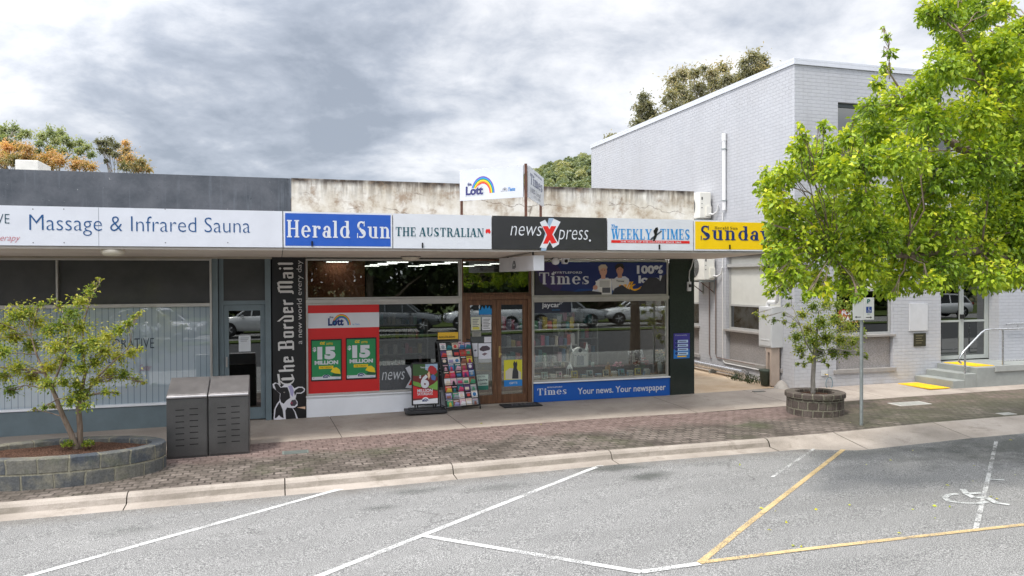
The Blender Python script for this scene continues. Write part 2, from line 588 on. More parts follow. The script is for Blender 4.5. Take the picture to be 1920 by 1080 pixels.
    # leaves: each leaf carries its own tint
    for nm, cols, trans in (
            ("leaf_street", ((.075, .145, .014), (.21, .33, .022), (.44, .54, .03), (.74, .70, .05)), .33),
            ("leaf_sapling", ((.06, .11, .02), (.13, .21, .035), (.30, .37, .055), (.50, .48, .08)), .42),
            ("leaf_gum", ((.16, .17, .12), (.26, .265, .18), (.37, .345, .22), (.50, .42, .28)), .4),
            ("leaf_autumn", ((.20, .22, .12), (.40, .33, .17), (.66, .42, .20), (.80, .50, .26)), .45),
            ("leaf_olive", ((.20, .26, .15), (.30, .36, .19), (.42, .45, .25), (.52, .52, .32)), .45),
            ("leaf_forest", ((.14, .185, .125), (.21, .26, .16), (.30, .335, .19), (.40, .40, .22)), .35),
            ("leaf_hedge", ((.022, .040, .014), (.04, .065, .02), (.065, .095, .028), (.10, .13, .04)), .2),
            ("leaf_silver", ((.25, .29, .28), (.36, .40, .39), (.5, .54, .53), (.62, .66, .65)), .1),
            ("leaf_dark", ((.03, .05, .02), (.05, .075, .03), (.08, .10, .04), (.10, .12, .05)), .2)):
        t = NT(nm)
        at = t.N.new("ShaderNodeAttribute")
        at.attribute_name = "tint"
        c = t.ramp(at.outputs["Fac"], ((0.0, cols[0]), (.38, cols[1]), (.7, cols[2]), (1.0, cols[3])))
        t.put(t.b.inputs["Base Color"], c)
        t.b.inputs["Roughness"].default_value = .42
        t.b.inputs["Specular IOR Level"].default_value = .35
        tl = t.N.new("ShaderNodeBsdfTranslucent")
        t.L.new(t.mix(1, c, (1.25, 1.2, .6), 'MULTIPLY'), tl.inputs[0])
        mx = t.N.new("ShaderNodeMixShader")
        mx.inputs[0].default_value = trans
        t.L.new(t.b.outputs[0], mx.inputs[1])
        t.L.new(tl.outputs[0], mx.inputs[2])
        t.L.new(mx.outputs[0], t.N["Material Output"].inputs[0])
        G[nm] = t.m
    t = NT("verge_grass")
    c = t.ramp(t.noise(9, 5, .7), ((.3, (.04, .065, .02)), (.7, (.11, .14, .04))))
    t.bump(t.noise(60, 3), 1, .03)
    G['verge_grass'] = t.done(c, .9, 0, .1)
    t = NT("earth")
    c = t.ramp(t.noise(.05, 5), ((.3, (.06, .075, .03)), (.7, (.13, .12, .06))))
    G['earth'] = t.done(c, .95, 0, .1)
    t = NT("bin_steel")
    c = t.ramp(t.noise(3, 5), ((.3, (.085, .084, .083)), (.7, (.115, .113, .112))))
    c = t.mix(1, c, t.ramp(t.noise(160, 2), ((.3, .85), (.7, 1.15))), 'MULTIPLY')
    G['bin_steel'] = t.done(c, .38, .55, .5)
    t = NT("lamp_tube")
    t.b.inputs["Emission Color"].default_value = (1, .97, .9, 1)
    t.b.inputs["Emission Strength"].default_value = 4.0
    G['lamp_tube'] = t.done((.9, .9, .9), .5)
    t = NT("display_fill_tube")  # fill glow added for the right window display
    t.b.inputs["Emission Color"].default_value = (1, .96, .88, 1)
    t.b.inputs["Emission Strength"].default_value = 60.0
    G['display_fill_tube'] = t.done((.9, .9, .9), .5)


STAINS_AND_SHADE = [(5.35, -5.75, .42, .22, .85), (5.05, -5.1, .55, .25, .8), (3.0, -5.6, .55, .2, .45), (1.9, -5.35, .5, .16, .55),
          (6.6, -5.4, .4, .14, .35), (-1.7, -5.9, .35, .2, .4), (1.3, -6.0, .25, .12, .5), (9.8, -5.5, 1.6, .4, .6), (12.4, -6.0, 2.8, 1.15, .85), (10.9, -6.2, 1.2, .6, .6)]  # the last, wide ones paint the street tree's shade into the asphalt
make_mats()
m = MATS
WHITE = M("white_paint", lin(238, 240, 244), .45, .05, 2.0)
ALU = M("aluminium", (.52, .50, .47), .35, .12, 4.0, metal=.5)
GREYP = M("charcoal_paint", (.15, .195, .215), .5, .12, 3.0)
BLACK = M("black_metal", (.018, .018, .018), .4, .2, 8.0)
GALV = M("galvanised_steel", (.36, .40, .40), .4, .18, 9.0, metal=.6)
STEEL = M("stainless_rail", (.55, .56, .57), .25, .1, 9.0, metal=.9)
PVC = M("white_pvc", (.74, .74, .74), .4, .06, 4.0)
GREYBOX = M("pale_grey_enamel", (.55, .56, .57), .4, .07, 3.0)
RUST = M("rusty_steel", (.13, .055, .035), .8, .4, 12.0)
PLAST = M("dark_plastic", (.03, .03, .032), .55, .2, 9.0)


# ------------------------------------------------------------------ mesh builder
class MB:
    def __init__(s):
        s.v, s.f, s.mi, s.mats, s.sm = [], [], [], [], []
        s.ring = None

    def _mi(s, mat):
        if mat not in s.mats:
            s.mats.append(mat)
        return s.mats.index(mat)

    def add(s, verts, faces, mat, smooth=False):
        o = len(s.v)
        s.v += [tuple(map(float, p)) for p in verts]
        k = s._mi(mat)
        for f in faces:
            s.f.append([i + o for i in f])
            s.mi.append(k)
            s.sm.append(smooth)
        return s

    def box(s, x0, x1, y0, y1, z0, z1, mat):
        v = [(x, y, z) for x in (x0, x1) for y in (y0, y1) for z in (z0, z1)]
        return s.add(v, [(0, 1, 3, 2), (4, 6, 7, 5), (0, 4, 5, 1), (2, 3, 7, 6), (0, 2, 6, 4), (1, 5, 7, 3)], mat)

    def obox(s, c, ax, ay, az, mat):
        """box from centre and three half-axis vectors"""
        c, ax, ay, az = map(np.array, (c, ax, ay, az))
        v = [c + i * ax + j * ay + k * az for i in (-1, 1) for j in (-1, 1) for k in (-1, 1)]
        return s.add(v, [(0, 1, 3, 2), (4, 6, 7, 5), (0, 4, 5, 1), (2, 3, 7, 6), (0, 2, 6, 4), (1, 5, 7, 3)], mat)

    def quad(s, a, b, c, d, mat):
        return s.add([a, b, c, d], [(0, 1, 2, 3)], mat)

    def tube(s, pts, r, mat, n=8, caps=True):
        pts = [np.array(p, float) for p in pts]
        rs = r if isinstance(r, (list, tuple)) else [r] * len(pts)
        rings = []
        ref = np.array((0.13, 0.31, 0.94))
        for i, p in enumerate(pts):
            d = pts[min(i + 1, len(pts) - 1)] - pts[max(i - 1, 0)]
            d /= np.linalg.norm(d) + 1e-9
            a = np.cross(d, ref)
            if np.linalg.norm(a) < .05:
                a = np.cross(d, (1, 0, 0))
            a /= np.linalg.norm(a)
            b = np.cross(d, a)
            rings.append([p + rs[i] * (math.cos(t) * a + math.sin(t) * b) for t in np.linspace(0, 2 * math.pi, n, endpoint=False)])
        v = [q for rg in rings for q in rg]
        f = []
        for i in range(len(pts) - 1):
            for k in range(n):
                k2 = (k + 1) % n
                f.append((i * n + k, i * n + k2, (i + 1) * n + k2, (i + 1) * n + k))
        s.add(v, f, mat, True)
        if caps:
            s.add(rings[0], [list(range(n))[::-1]], mat)
            s.add(rings[-1], [list(range(n))], mat)
        return s

    def cyl(s, c, r, z0, z1, mat, n=20):
        return s.tube([(c[0], c[1], z0), (c[0], c[1], z1)], r, mat, n)

    def lathe(s, c, prof, mat, n=20, smooth=True):
        v, f = [], []
        for r, z in prof:
            for t in np.linspace(0, 2 * math.pi, n, endpoint=False):
                v.append((c[0] + r * math.cos(t), c[1] + r * math.sin(t), c[2] + z))
        for i in range(len(prof) - 1):
            for k in range(n):
                k2 = (k + 1) % n
                f.append((i * n + k, i * n + k2, (i + 1) * n + k2, (i + 1) * n + k))
        return s.add(v, f, mat, smooth)

    # flat artwork on a plane
    def poly(s, P, pts, mat, n=.003):
        return s.add([P.at(u, w, n) for u, w in pts], [list(range(len(pts)))], mat)

    def rect(s, P, u0, w0, u1, w1, mat, n=.003):
        return s.poly(P, [(u0, w0), (u1, w0), (u1, w1), (u0, w1)], mat, n)

    def disc(s, P, u, w, ru, rw, mat, n=.003, a0=0, a1=360, k=28):
        t = np.radians(np.linspace(a0, a1, k, endpoint=(a1 - a0) < 359))
        return s.poly(P, [(u + ru * math.cos(a), w + rw * math.sin(a)) for a in t], mat, n)

    def arc(s, P, u, w, ro, ri, mat, n=.003, a0=0, a1=180, k=22, sx=1.0):
        t = np.radians(np.linspace(a0, a1, k))
        for a, b in zip(t[:-1], t[1:]):
            s.poly(P, [(u + sx * ri * math.cos(a), w + ri * math.sin(a)), (u + sx * ro * math.cos(a), w + ro * math.sin(a)),
                       (u + sx * ro * math.cos(b), w + ro * math.sin(b)), (u + sx * ri * math.cos(b), w + ri * math.sin(b))], mat, n)
        return s

    def panel(s, P, u0, w0, u1, w1, t, mat):
        """a board of thickness t whose back lies on the plane"""
        v = [P.at(u, w, n) for n in (0, t) for u, w in ((u0, w0), (u1, w0), (u1, w1), (u0, w1))]
        return s.add(v, [(3, 2, 1, 0), (4, 5, 6, 7), (0, 1, 5, 4), (1, 2, 6, 5), (2, 3, 7, 6), (3, 0, 4, 7)], mat)

    def build(s, name, parent=None, loc=(0, 0, 0), bevel=0.0):
        root = parent
        off = np.array(loc, float)
        if parent is not None:
            while root.parent:
                root = root.parent
            off = np.array(root.location)
        me = bpy.data.meshes.new(name)
        me.from_pydata([tuple(np.array(p) - off) for p in s.v], [], s.f)
        for k in s.mats:
            me.materials.append(k)
        me.polygons.foreach_set("material_index", s.mi)
        me.polygons.foreach_set("use_smooth", s.sm)
        if s.ring is not None:
            at = me.attributes.new("ring", 'FLOAT_VECTOR', 'POINT')
            at.data.foreach_set("vector", np.array(s.ring, float).ravel())
        me.update()
        o = bpy.data.objects.new(name, me)
        COL.objects.link(o)
        if parent is None:
            o.location = loc
        else:
            o.parent = parent
            if parent is not root and parent.type == 'MESH' and parent.location.length > 0 and parent.parent is None:
                pass
        if bevel:
            b = o.modifiers.new("edge", 'BEVEL')
            b.width = bevel
            b.segments = 2
            b.limit_method = 'ANGLE'
            b.angle_limit = math.radians(50)
        return o


class Plane:
    def __init__(s, o, u, w):
        s.o, s.u, s.w = np.array(o, float), np.array(u, float), np.array(w, float)
        s.u /= np.linalg.norm(s.u)
        s.w /= np.linalg.norm(s.w)
        s.n = np.cross(s.u, s.w)

    def at(s, u, w, n=0.0):
        return s.o + s.u * u + s.w * w + s.n * n


def FACE(Y):
    """street-facing plane at depth Y: u is X, w is Z"""
    return Plane((0, Y, 0), (1, 0, 0), (0, 0, 1))


def thing(name, label, cat, loc=(0, 0, 0), group=None, rz=0.0):
    o = bpy.data.objects.new(name, None)
    o.empty_display_size = .2
    COL.objects.link(o)
    o.location = loc
    o.rotation_euler = (0, 0, rz)
    return tag(o, label, cat, group)


def tag(o, label, cat, group=None):
    o['label'], o['category'] = label, cat
    if group:
        o['group'] = group
    return o


def struct(o):
    o['kind'] = 'structure'
    return o


def stuff(o, label=None, cat=None):
    o['kind'] = 'stuff'
    if label:
        tag(o, label, cat)
    return o


def copy_tree(o, parent=None):
    c = o.copy()
    COL.objects.link(c)
    c.parent = parent
    for ch in list(o.children):
        copy_tree(ch, c)
    return c


# ------------------------------------------------------------------ lettering
_TXT = {}


def glyphs(body, bold=0.0, shear=0.0, space=1.0):
    k = (body, bold, shear, space)
    if k not in _TXT:
        c = bpy.data.curves.new("lettering", 'FONT')
        c.body = body
        c.offset = bold
        c.shear = shear
        c.space_character = space
        c.resolution_u = 3
        o = bpy.data.objects.new("lettering", c)
        COL.objects.link(o)
        me = bpy.data.meshes.new_from_object(o.evaluated_get(bpy.context.evaluated_depsgraph_get()))
        v = np.array([p.co[:2] for p in me.vertices])
        f = [list(p.vertices) for p in me.polygons]
        bpy.data.objects.remove(o)
        bpy.data.curves.remove(c)
        bpy.data.meshes.remove(me)
        _TXT[k] = (v, f)
    return _TXT[k]


def text(mb, P, body, u0, w0, u1, w1, mat, bold=0.0, shear=0.0, n=.004, space=1.0, keep=False):
    """fit the words into the box (u0,w0)-(u1,w1) on plane P; keep=True keeps the proportions and centres"""
    v, f = glyphs(body, bold, shear, space)
    lo, hi = v.min(0), v.max(0)
    q = (v - lo) / (hi - lo)
    if keep:
        a = (hi - lo)
        k = min((u1 - u0) / a[0], (w1 - w0) / a[1])
        cu, cw = (u0 + u1) / 2, (w0 + w1) / 2
        q = (q - .5) * a * k + (cu, cw)
    else:
        q = q * (u1 - u0, w1 - w0) + (u0, w0)
    mb.add([P.at(a, b, n) for a, b in q], f, mat)


# a roman face with thick stems, thin bars and slab serifs, drawn stroke by stroke
def roman(ch):
    W, T, X = .19, .07, .69          # stem, hairline, x-height
    out = []
    R = lambda x0, y0, x1, y1: out.append([(x0, y0), (x1, y0), (x1, y1), (x0, y1)])

    def stem(x, y0, y1, bot=1, top=1, o=.075):
        R(x, y0, x + W, y1)
        if bot:
            R(x - o, y0, x + W + o, y0 + T)
        if top == 1:
            R(x - o, y1 - T, x + W + o, y1)
        if top == 2:
            R(x - o - .02, y1 - T, x + W, y1)

    def ring(cx, cy, rx, ry, a0=0, a1=360, wv=W, wh=T):
        t = np.radians(np.linspace(a0, a1, max(6, int((a1 - a0) / 14))))
        for a, b in zip(t[:-1], t[1:]):
            out.append([(cx + (rx - wv) * math.cos(a), cy + (ry - wh) * math.sin(a)), (cx + rx * math.cos(a), cy + ry * math.sin(a)),
                        (cx + rx * math.cos(b), cy + ry * math.sin(b)), (cx + (rx - wv) * math.cos(b), cy + (ry - wh) * math.sin(b))])

    def dia(x0, y0, x1, y1, w):
        out.append([(x0, y0), (x0 + w, y0), (x1 + w, y1), (x1, y1)])
    a = .8
    if ch == ' ':
        return out, .32
    if ch == 'H':
        stem(.1, 0, 1); stem(.62, 0, 1); R(.25, .47, .66, .54); a = .95
    elif ch == 'I':
        stem(.1, 0, 1); a = .43
    elif ch == 'L':
        stem(.1, 0, 1); R(.1, 0, .68, T); R(.62, 0, .68, .3); a = .74
    elif ch == 'E':
        stem(.1, 0, 1); R(.1, 0, .68, T); R(.1, 1 - T, .66, 1); R(.25, .47, .52, .54); R(.62, 0, .68, .28); R(.6, .74, .66, 1); R(.46, .38, .52, .63); a = .76
    elif ch == 'T':
        stem(.3, 0, 1, 1, 0); R(.02, 1 - T, .77, 1); R(.02, .72, .08, 1); R(.71, .72, .77, 1); a = .83
    elif ch == 'U':
        stem(.1, .3, 1, 0, 1); ring(.42, .3, .32, .3, 180, 360, .16); R(.67, .3, .74, 1); R(.6, 1 - T, .82, 1); a = .88
    elif ch == 'A':
        dia(.02, 0, .36, 1, .075); dia(.58, 0, .32, 1, .22); R(.16, .3, .6, .37); R(-.04, 0, .2, T); R(.5, 0, .88, T); a = .88
    elif ch == 'N':
        R(.12, 0, .19, 1); dia(.6, 0, .1, 1, .22); R(.74, 0, .81, 1); R(.02, 0, .29, T); R(.0, 1 - T, .25, 1); R(.66, 1 - T, .9, 1); a = .95
    elif ch == 'M':
        R(.12, 0, .19, 1); dia(.44, 0, .12, 1, .2); dia(.46, 0, .8, 1, .08); R(.8, 0, .99, 1); R(.02, 0, .29, T); R(.72, 0, 1.06, T); R(.02, 1 - T, .3, 1); R(.8, 1 - T, 1.06, 1); a = 1.1
    elif ch == 'W':
        dia(.2, 0, .02, 1, .2); dia(.28, 0, .52, 1, .07); dia(.66, 0, .46, 1, .2); dia(.76, 0, .98, 1, .07); R(-.05, 1 - T, .32, 1); R(.4, 1 - T, .74, 1); R(.9, 1 - T, 1.13, 1); a = 1.12
    elif ch == 'K':
        stem(.1, 0, 1); dia(.26, .42, .62, 1, .08); dia(.62, 0, .36, .58, .22); R(.54, 0, .92, T); R(.54, 1 - T, .8, 1); a = .92
    elif ch == 'Y':
        stem(.32, 0, .5, 1, 0); dia(.32, .44, .02, 1, .21); dia(.42, .46, .7, 1, .075); R(-.05, 1 - T, .33, 1); R(.6, 1 - T, .86, 1); a = .86
    elif ch == 'R':
        stem(.1, 0, 1); ring(.42, .74, .3, .26, -90, 90, .18); R(.25, 1 - T, .44, 1); R(.25, .48, .44, .48 + T); dia(.62, 0, .4, .52, .21); R(.6, 0, .9, T); a = .9
    elif ch == 'S':
        ring(.37, .73, .3, .27, 40, 270, .16, T + .03); ring(.37, .27, .32, .27, -130, 90, .17, T + .03)
        dia(.44, .22, .12, .62, .2); R(.55, .7, .61, 1); R(.06, 0, .12, .3); a = .78
    elif ch == 'l':
        stem(.1, 0, 1, 1, 2); a = .42
    elif ch == 'i':
        stem(.1, 0, X, 1, 2)
        out.append([(.195 + .12 * math.cos(t), .88 + .12 * math.sin(t)) for t in np.linspace(0, 6.28, 14)]); a = .42
    elif ch == 'd':
        stem(.5, 0, 1, 0, 2); R(.5, 0, .78, T); ring(.4, .345, .34, .355); a = .82
    elif ch == 'e':
        ring(.36, .345, .33, .36, 0, 325); R(.1, .33, .69, .33 + T); a = .75
    elif ch == 'r':
        stem(.1, 0, X, 1, 2); ring(.42, .44, .2, .25, 60, 165, .06, T + .02)
        out.append([(.5 + .1 * math.cos(t), .58 + .1 * math.sin(t)) for t in np.linspace(0, 6.28, 12)]); a = .64
    elif ch == 'a':
        stem(.42, 0, .46, 0, 0); R(.42, 0, .68, T); ring(.36, .46, .25, .24, 0, 165, .17, T + .01); ring(.3, .2, .26, .21); a = .72
        out.append([(.2 + .09 * math.cos(t), .52 + .09 * math.sin(t)) for t in np.linspace(0, 6.28, 12)])
    elif ch == 'u':
        stem(.1, .2, X, 0, 2); ring(.4, .24, .3, .24, 180, 300, .17); stem(.5, 0, X, 0, 2); R(.5, 0, .78, T); a = .84
    elif ch == 'n':
        stem(.1, 0, X, 1, 2); ring(.44, .43, .25, .26, 0, 130, .18, T + .01); stem(.5, 0, .45, 1, 0); a = .85
    elif ch == 'm':
        stem(.1, 0, X, 1, 2); ring(.42, .43, .22, .26, 0, 130, .18, T + .01); stem(.45, 0, .45, 1, 0)
        ring(.77, .43, .22, .26, 0, 130, .18, T + .01); stem(.8, 0, .45, 1, 0); a = 1.13
    elif ch == 's':
        ring(.3, .51, .23, .18, 40, 270, .13, T + .01); ring(.3, .18, .25, .19, -130, 90, .14, T + .01); dia(.34, .15, .12, .42, .16); R(.45, .48, .5, X); R(.05, 0, .1, .2); a = .62
    elif ch == 'y':
        dia(.3, 0, .06, X, .2); dia(.16, -.26, .56, X, .075); R(-.01, X - T, .32, X); R(.46, X - T, .72, X)
        out.append([(.12 + .1 * math.cos(t), -.2 + .1 * math.sin(t)) for t in np.linspace(0, 6.28, 12)]); a = .72
    elif ch == 'o':
        ring(.37, .345, .35, .36); a = .76
    return out, a


# blackletter minims for the newspaper masthead on the pillar
def blackletter(ch):
    out = []
    X = .66

    def minim(x, y0, y1, w=.16):
        h = w * .55
        out.append([(x, y0 + h), (x + w / 2, y0), (x + w * 1.1, y0 + h), (x + w, y0 + h * 1.5), (x + w, y1 - h), (x + w / 2 + .03, y1), (x - .03, y1 - h), (x, y1 - h * 1.5)])

    def bar(x0, y0, x1, y1, w=.07):
        out.append([(x0, y0 - w / 2), (x1, y1 - w / 2), (x1, y1 + w / 2), (x0, y0 + w / 2)])
    a = .6
    if ch == ' ':
        return out, .3
    if ch == 'T':
        minim(.36, .02, .84, .2); bar(.02, .92, .84, 1.0, .13)
        for q in (0, 1):
            t = np.linspace(math.radians(100), math.radians(268), 9)
            for p, r in zip(t[:-1], t[1:]):
                out.append([(.4 + .28 * math.cos(p), .45 + .38 * math.sin(p)), (.4 + .4 * math.cos(p), .45 + .45 * math.sin(p)), (.4 + .4 * math.cos(r), .45 + .45 * math.sin(r)), (.4 + .28 * math.cos(r), .45 + .38 * math.sin(r))])
            break
        bar(.4, .03, .78, .16, .1); a = .88
    elif ch == 'h':
        minim(.06, 0, 1.0); minim(.38, -.06, X); bar(.18, .56, .46, .64, .1); a = .62
    elif ch == 'e':
        minim(.06, 0, X); bar(.12, .6, .44, .58, .14); bar(.14, .3, .48, .46, .06); bar(.12, .06, .48, .13, .1); minim(.36, .34, X - .02, .13); a = .54
    elif ch == 'B':
        minim(.12, 0, 1, .2); minim(.54, .04, .52, .18); minim(.5, .5, .97, .17); bar(.0, .94, .6, .96, .1); bar(.2, .5, .62, .52, .08); bar(.02, .05, .64, .06, .1); a = .82
    elif ch == 'o':
        minim(.06, 0, X); minim(.38, 0, X); bar(.14, .6, .46, .6, .1); bar(.14, .06, .46, .06, .1); a = .6
    elif ch == 'r':
        minim(.06, 0, X); bar(.18, .54, .44, .6, .14); a = .46
    elif ch == 'd':
        minim(.06, 0, X); minim(.38, 0, X); bar(.14, .06, .46, .06, .1); bar(.46, .6, .1, .98, .16); a = .6
    elif ch == 'M':
        minim(.08, 0, .92, .18); minim(.42, .06, .98, .18); minim(.76, 0, .98, .18); bar(.14, .88, .5, .96, .12); bar(.5, .9, .84, .98, .12); bar(.0, .04, .2, .06, .09); a = 1.02
    elif ch == 'a':
        minim(.36, 0, X); bar(.08, .58, .46, .6, .13); minim(.06, 0, .38, .15); bar(.12, .36, .44, .38, .07); bar(.12, .06, .42, .06, .09); a = .6
    elif ch == 'i':
        minim(.06, 0, X); out.append([(.14, .76), (.24, .84), (.14, .92), (.04, .84)]); a = .3
    elif ch == 'l':
        minim(.06, 0, 1.0); a = .3
    return out, a


def drawn(mb, P, body, u0, w0, u1, w1, mat, face=roman, n=.004, flip=False):
    """lay out a drawn alphabet; w0 is the baseline, w1 the cap line"""
    x, polys = 0.0, []
    for ch in body:
        ps, a = face(ch)
        polys += [[(px + x, py) for px, py in q] for q in ps]
        x += a + .05
    allx = [p[0] for q in polys for p in q]
    lo, hi = min(allx), max(allx)
    for i, q in enumerate(polys):
        pts = [(u0 + (px - lo) / (hi - lo) * (u1 - u0), w0 + py * (w1 - w0)) for px, py in q]
        mb.poly(P, pts, mat, n + .00025 * (i % 9))


def wall_holes(mb, P, u0, w0, u1, w1, holes, t, mat):
    """wall of thickness t behind plane P with rectangular openings (u0,w0,u1,w1)"""
    us = sorted({u0, u1, *[h[0] for h in holes], *[h[2] for h in holes]})
    ws = sorted({w0, w1, *[h[1] for h in holes], *[h[3] for h in holes]})
    us = [u for u in us if u0 <= u <= u1]
    ws = [w for w in ws if w0 <= w <= w1]

    def solid(i, j):
        if not (0 <= i < len(us) - 1 and 0 <= j < len(ws) - 1):
            return False
        cu, cw = (us[i] + us[i + 1]) / 2, (ws[j] + ws[j + 1]) / 2
        return not any(h[0] < cu < h[2] and h[1] < cw < h[3] for h in holes)
    for i in range(len(us) - 1):
        for j in range(len(ws) - 1):
            if not solid(i, j):
                continue
            a, b, c, d = us[i], us[i + 1], ws[j], ws[j + 1]
            mb.quad(P.at(a, c), P.at(b, c), P.at(b, d), P.at(a, d), mat)
            mb.quad(P.at(a, d, -t), P.at(b, d, -t), P.at(b, c, -t), P.at(a, c, -t), mat)
            for (di, dj, e) in ((-1, 0, ((a, d), (a, c))), (1, 0, ((b, c), (b, d))), (0, -1, ((a, c), (b, c))), (0, 1, ((b, d), (a, d)))):
                if not solid(i + di, j + dj):
                    (p, q), (r, s_) = e
                    mb.quad(P.at(p, q, -t), P.at(r, s_, -t), P.at(r, s_), P.at(p, q), mat)
    return mb


# ================================================================== GROUND
def strip(name, xs, rows, mat):
    """sheet of ground following zg; rows = list of (Y, lift)"""
    mb = MB()
    v = [(x, y, zg(x, y + e) + dz) for x in xs for (y, dz, e) in rows]
    nr = len(rows)
    f = [(i * nr + j, (i + 1) * nr + j, (i + 1) * nr + j + 1, i * nr + j + 1) for i in range(len(xs) - 1) for j in range(nr - 1)]
    mb.add(v, f, mat, True)
    return struct(mb.build(name))


XS = [-60, -30, -20, -14, -10, -7, -5, -3, -1, .6, 2, 3.5, 5.5, 7.5, 9.5, 12, 14.5, 17, 22, 30, 45, 60]
g = MB()
g.add([(-900, -900, -.75), (900, -900, -.75), (900, 1200, -.75), (-900, 1200, -.75)], [(0, 1, 2, 3)], m['earth'])
struct(g.build("ground"))
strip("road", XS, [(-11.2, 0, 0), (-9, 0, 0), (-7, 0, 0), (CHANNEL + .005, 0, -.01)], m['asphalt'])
strip("pavement", XS, [(KERB_BACK, 0, .01), (-3.6, 0, 0), (-2.9, 0, 0), (-2.06, 0, 0)], m['pavers'])
strip("footpath_base", XS, [(-2.055, -.014, 0), (-1, -.014, 0), (-.0, -.014, -.001)], M("joint_dark", (.06, .05, .042), .9))
strip("unseen_traffic_lane", XS, [(-21.0, 0, 0), (-18, 0, 0), (-14, 0, 0), (-11.205, -.003, 0)], M("darkened_lane", (.045, .045, .047), .85, .2, 20, .4, 90))  # out-of-view lane coloured dark to dim its reflection in the shop glass
# concrete slabs with open joints
fp = MB()
edges = [-60, -40, -20, -11.5, -8.9, -6.3, -3.6, -1.2, 1.05, 3.35, 5.9, 8.35, 10.8, 13.2, 15.7, 18.3, 22, 30, 45, 60]
for a, b in zip(edges[:-1], edges[1:]):
    for y0, y1 in ((-2.05, -.005),):
        x0, x1 = a + .006, b - .006
        sk = .22 if b < 7 else 0.0
        fp.add([(x0 + sk * .4, y0, zg(x0, y0)), (x1 + sk * .4, y0, zg(x1, y0)), (x1, y1, zg(x1, y1)), (x0, y1, zg(x0, y1))], [(0, 1, 2, 3)], m['path_concrete'])
struct(fp.build("footpath"))
# alley slab between the two buildings
al = MB()
for x0, x1, y0, y1 in ((9.47, 12.1, .0, 2.2), (9.47, 12.1, 2.212, 4.6), (9.47, 12.1, 4.612, 9.0), (9.47, 12.1, 9.012, 22)):
    al.add([(x0, y0, zg(x0, y0)), (x1, y0, zg(x1, y0)), (x1, y1, zg(x1, y1)), (x0, y1, zg(x0, y1))], [(0, 1, 2, 3)], m['alley_concrete'])
struct(al.build("alley_path"))

# kerb and channel: rolled-top kerb in lengths, running out to a flush crossing on the right
ke = [-30, -14, -11, -8.6, -6.6, -4.1, -1.95, .12, 2.6, 5.25, 8.25]
for a, b in zip(ke[:-1], ke[1:]):
    mb = MB()
    x0, x1 = a + .008, b - .008
    prof = [(KERB_BACK + .005, -.25), (KERB_BACK + .005, .004), (KERB_BACK - .07, .002), (-4.565, -.012), (-4.60, -.045), (KERB_FACE - .015, -.125), (CHANNEL, -.138), (CHANNEL, -.3)]
    v, f = [], []
    for x in (x0, x1):
        z0 = zg(x, KERB_BACK + .002)
        v += [(x, y, z0 + dz) for y, dz in prof]
    n = len(prof)
    f = [(j, n + j, n + j + 1, j + 1) for j in range(n - 1)]
    mb.add(v, f, m['kerb_concrete'], False)
    mb.add(v[:n], [list(range(n))], m['kerb_concrete'])
    mb.add(v[n:], [list(range(n))[::-1]], m['kerb_concrete'])
    struct(mb.build("kerb", bevel=.012))
cross = MB()
prof0 = [(KERB_BACK + .005, .004), (KERB_BACK - .07, .002), (-4.565, -.012), (-4.60, -.045), (KERB_FACE - .015, -.125), (CHANNEL, -.138)]
prof1 = [(-4.455, .004), (-4.60, -.018), (-4.78, -.045), (-4.98, -.075), (-5.2, -.108), (-5.42, -.139)]
v = []
nq = 8
for i in range(nq + 1):
    k = i / nq
    k = k * k * (3 - 2 * k)
    x = 8.262 + (9.72 - 8.262) * i / nq
    for (y0_, d0_), (y1_, d1_) in zip(prof0, prof1):
        v.append((x, y0_ + (y1_ - y0_) * k, zg(x, KERB_BACK + .002) + d0_ + (d1_ - d0_) * k))
cross.add(v, [(i * 6 + j, (i + 1) * 6 + j, (i + 1) * 6 + j + 1, i * 6 + j + 1) for i in range(nq) for j in range(5)], m['kerb_concrete'], True)
for a, b, sk in ((9.735, 12.0, .0), (12.015, 15.5, .0), (15.512, 30, 0), (30.01, 60, 0)):
    v = []
    for x in (a, b):
        for (y1_, d1_) in prof1:
            v.append((x, y1_, zg(x, KERB_BACK + .002) + d1_))
    cross.add(v, [(j, 6 + j, 6 + j + 1, j + 1) for j in range(5)], m['kerb_concrete'], True)
struct(cross.build("crossing_slab"))

# painted bay lines and the accessible-bay symbol


def road_paint(name, col, bare):
    t = NT(name)
    c = t.mix(1, col, t.ramp(t.noise(24, 4, .7), ((.3, .72), (.7, 1.08))), 'MULTIPLY')
    t.done(c, .8, 0, .2)
    tr = t.N.new("ShaderNodeBsdfTransparent")
    mx = t.N.new("ShaderNodeMixShader")
    k = t.math('ADD', t.math('MULTIPLY', t.noise(75, 3, .65), .62), t.math('MULTIPLY', t.noise(2.4, 4, .6), .38))
    t.L.new(t.ramp(k, ((bare - .035, 0.0), (bare + .035, 1.0))), mx.inputs[0])
    t.L.new(tr.outputs[0], mx.inputs[1])
    t.L.new(t.b.outputs[0], mx.inputs[2])
    t.L.new(mx.outputs[0], t.N["Material Output"].inputs[0])
    return t.m


LINEW = road_paint("road_white", lin(222, 222, 220), .468)
LINEY = road_paint("road_yellow", lin(208, 182, 136), .46)
LINEF = road_paint("road_old_white", lin(214, 214, 212), .50)


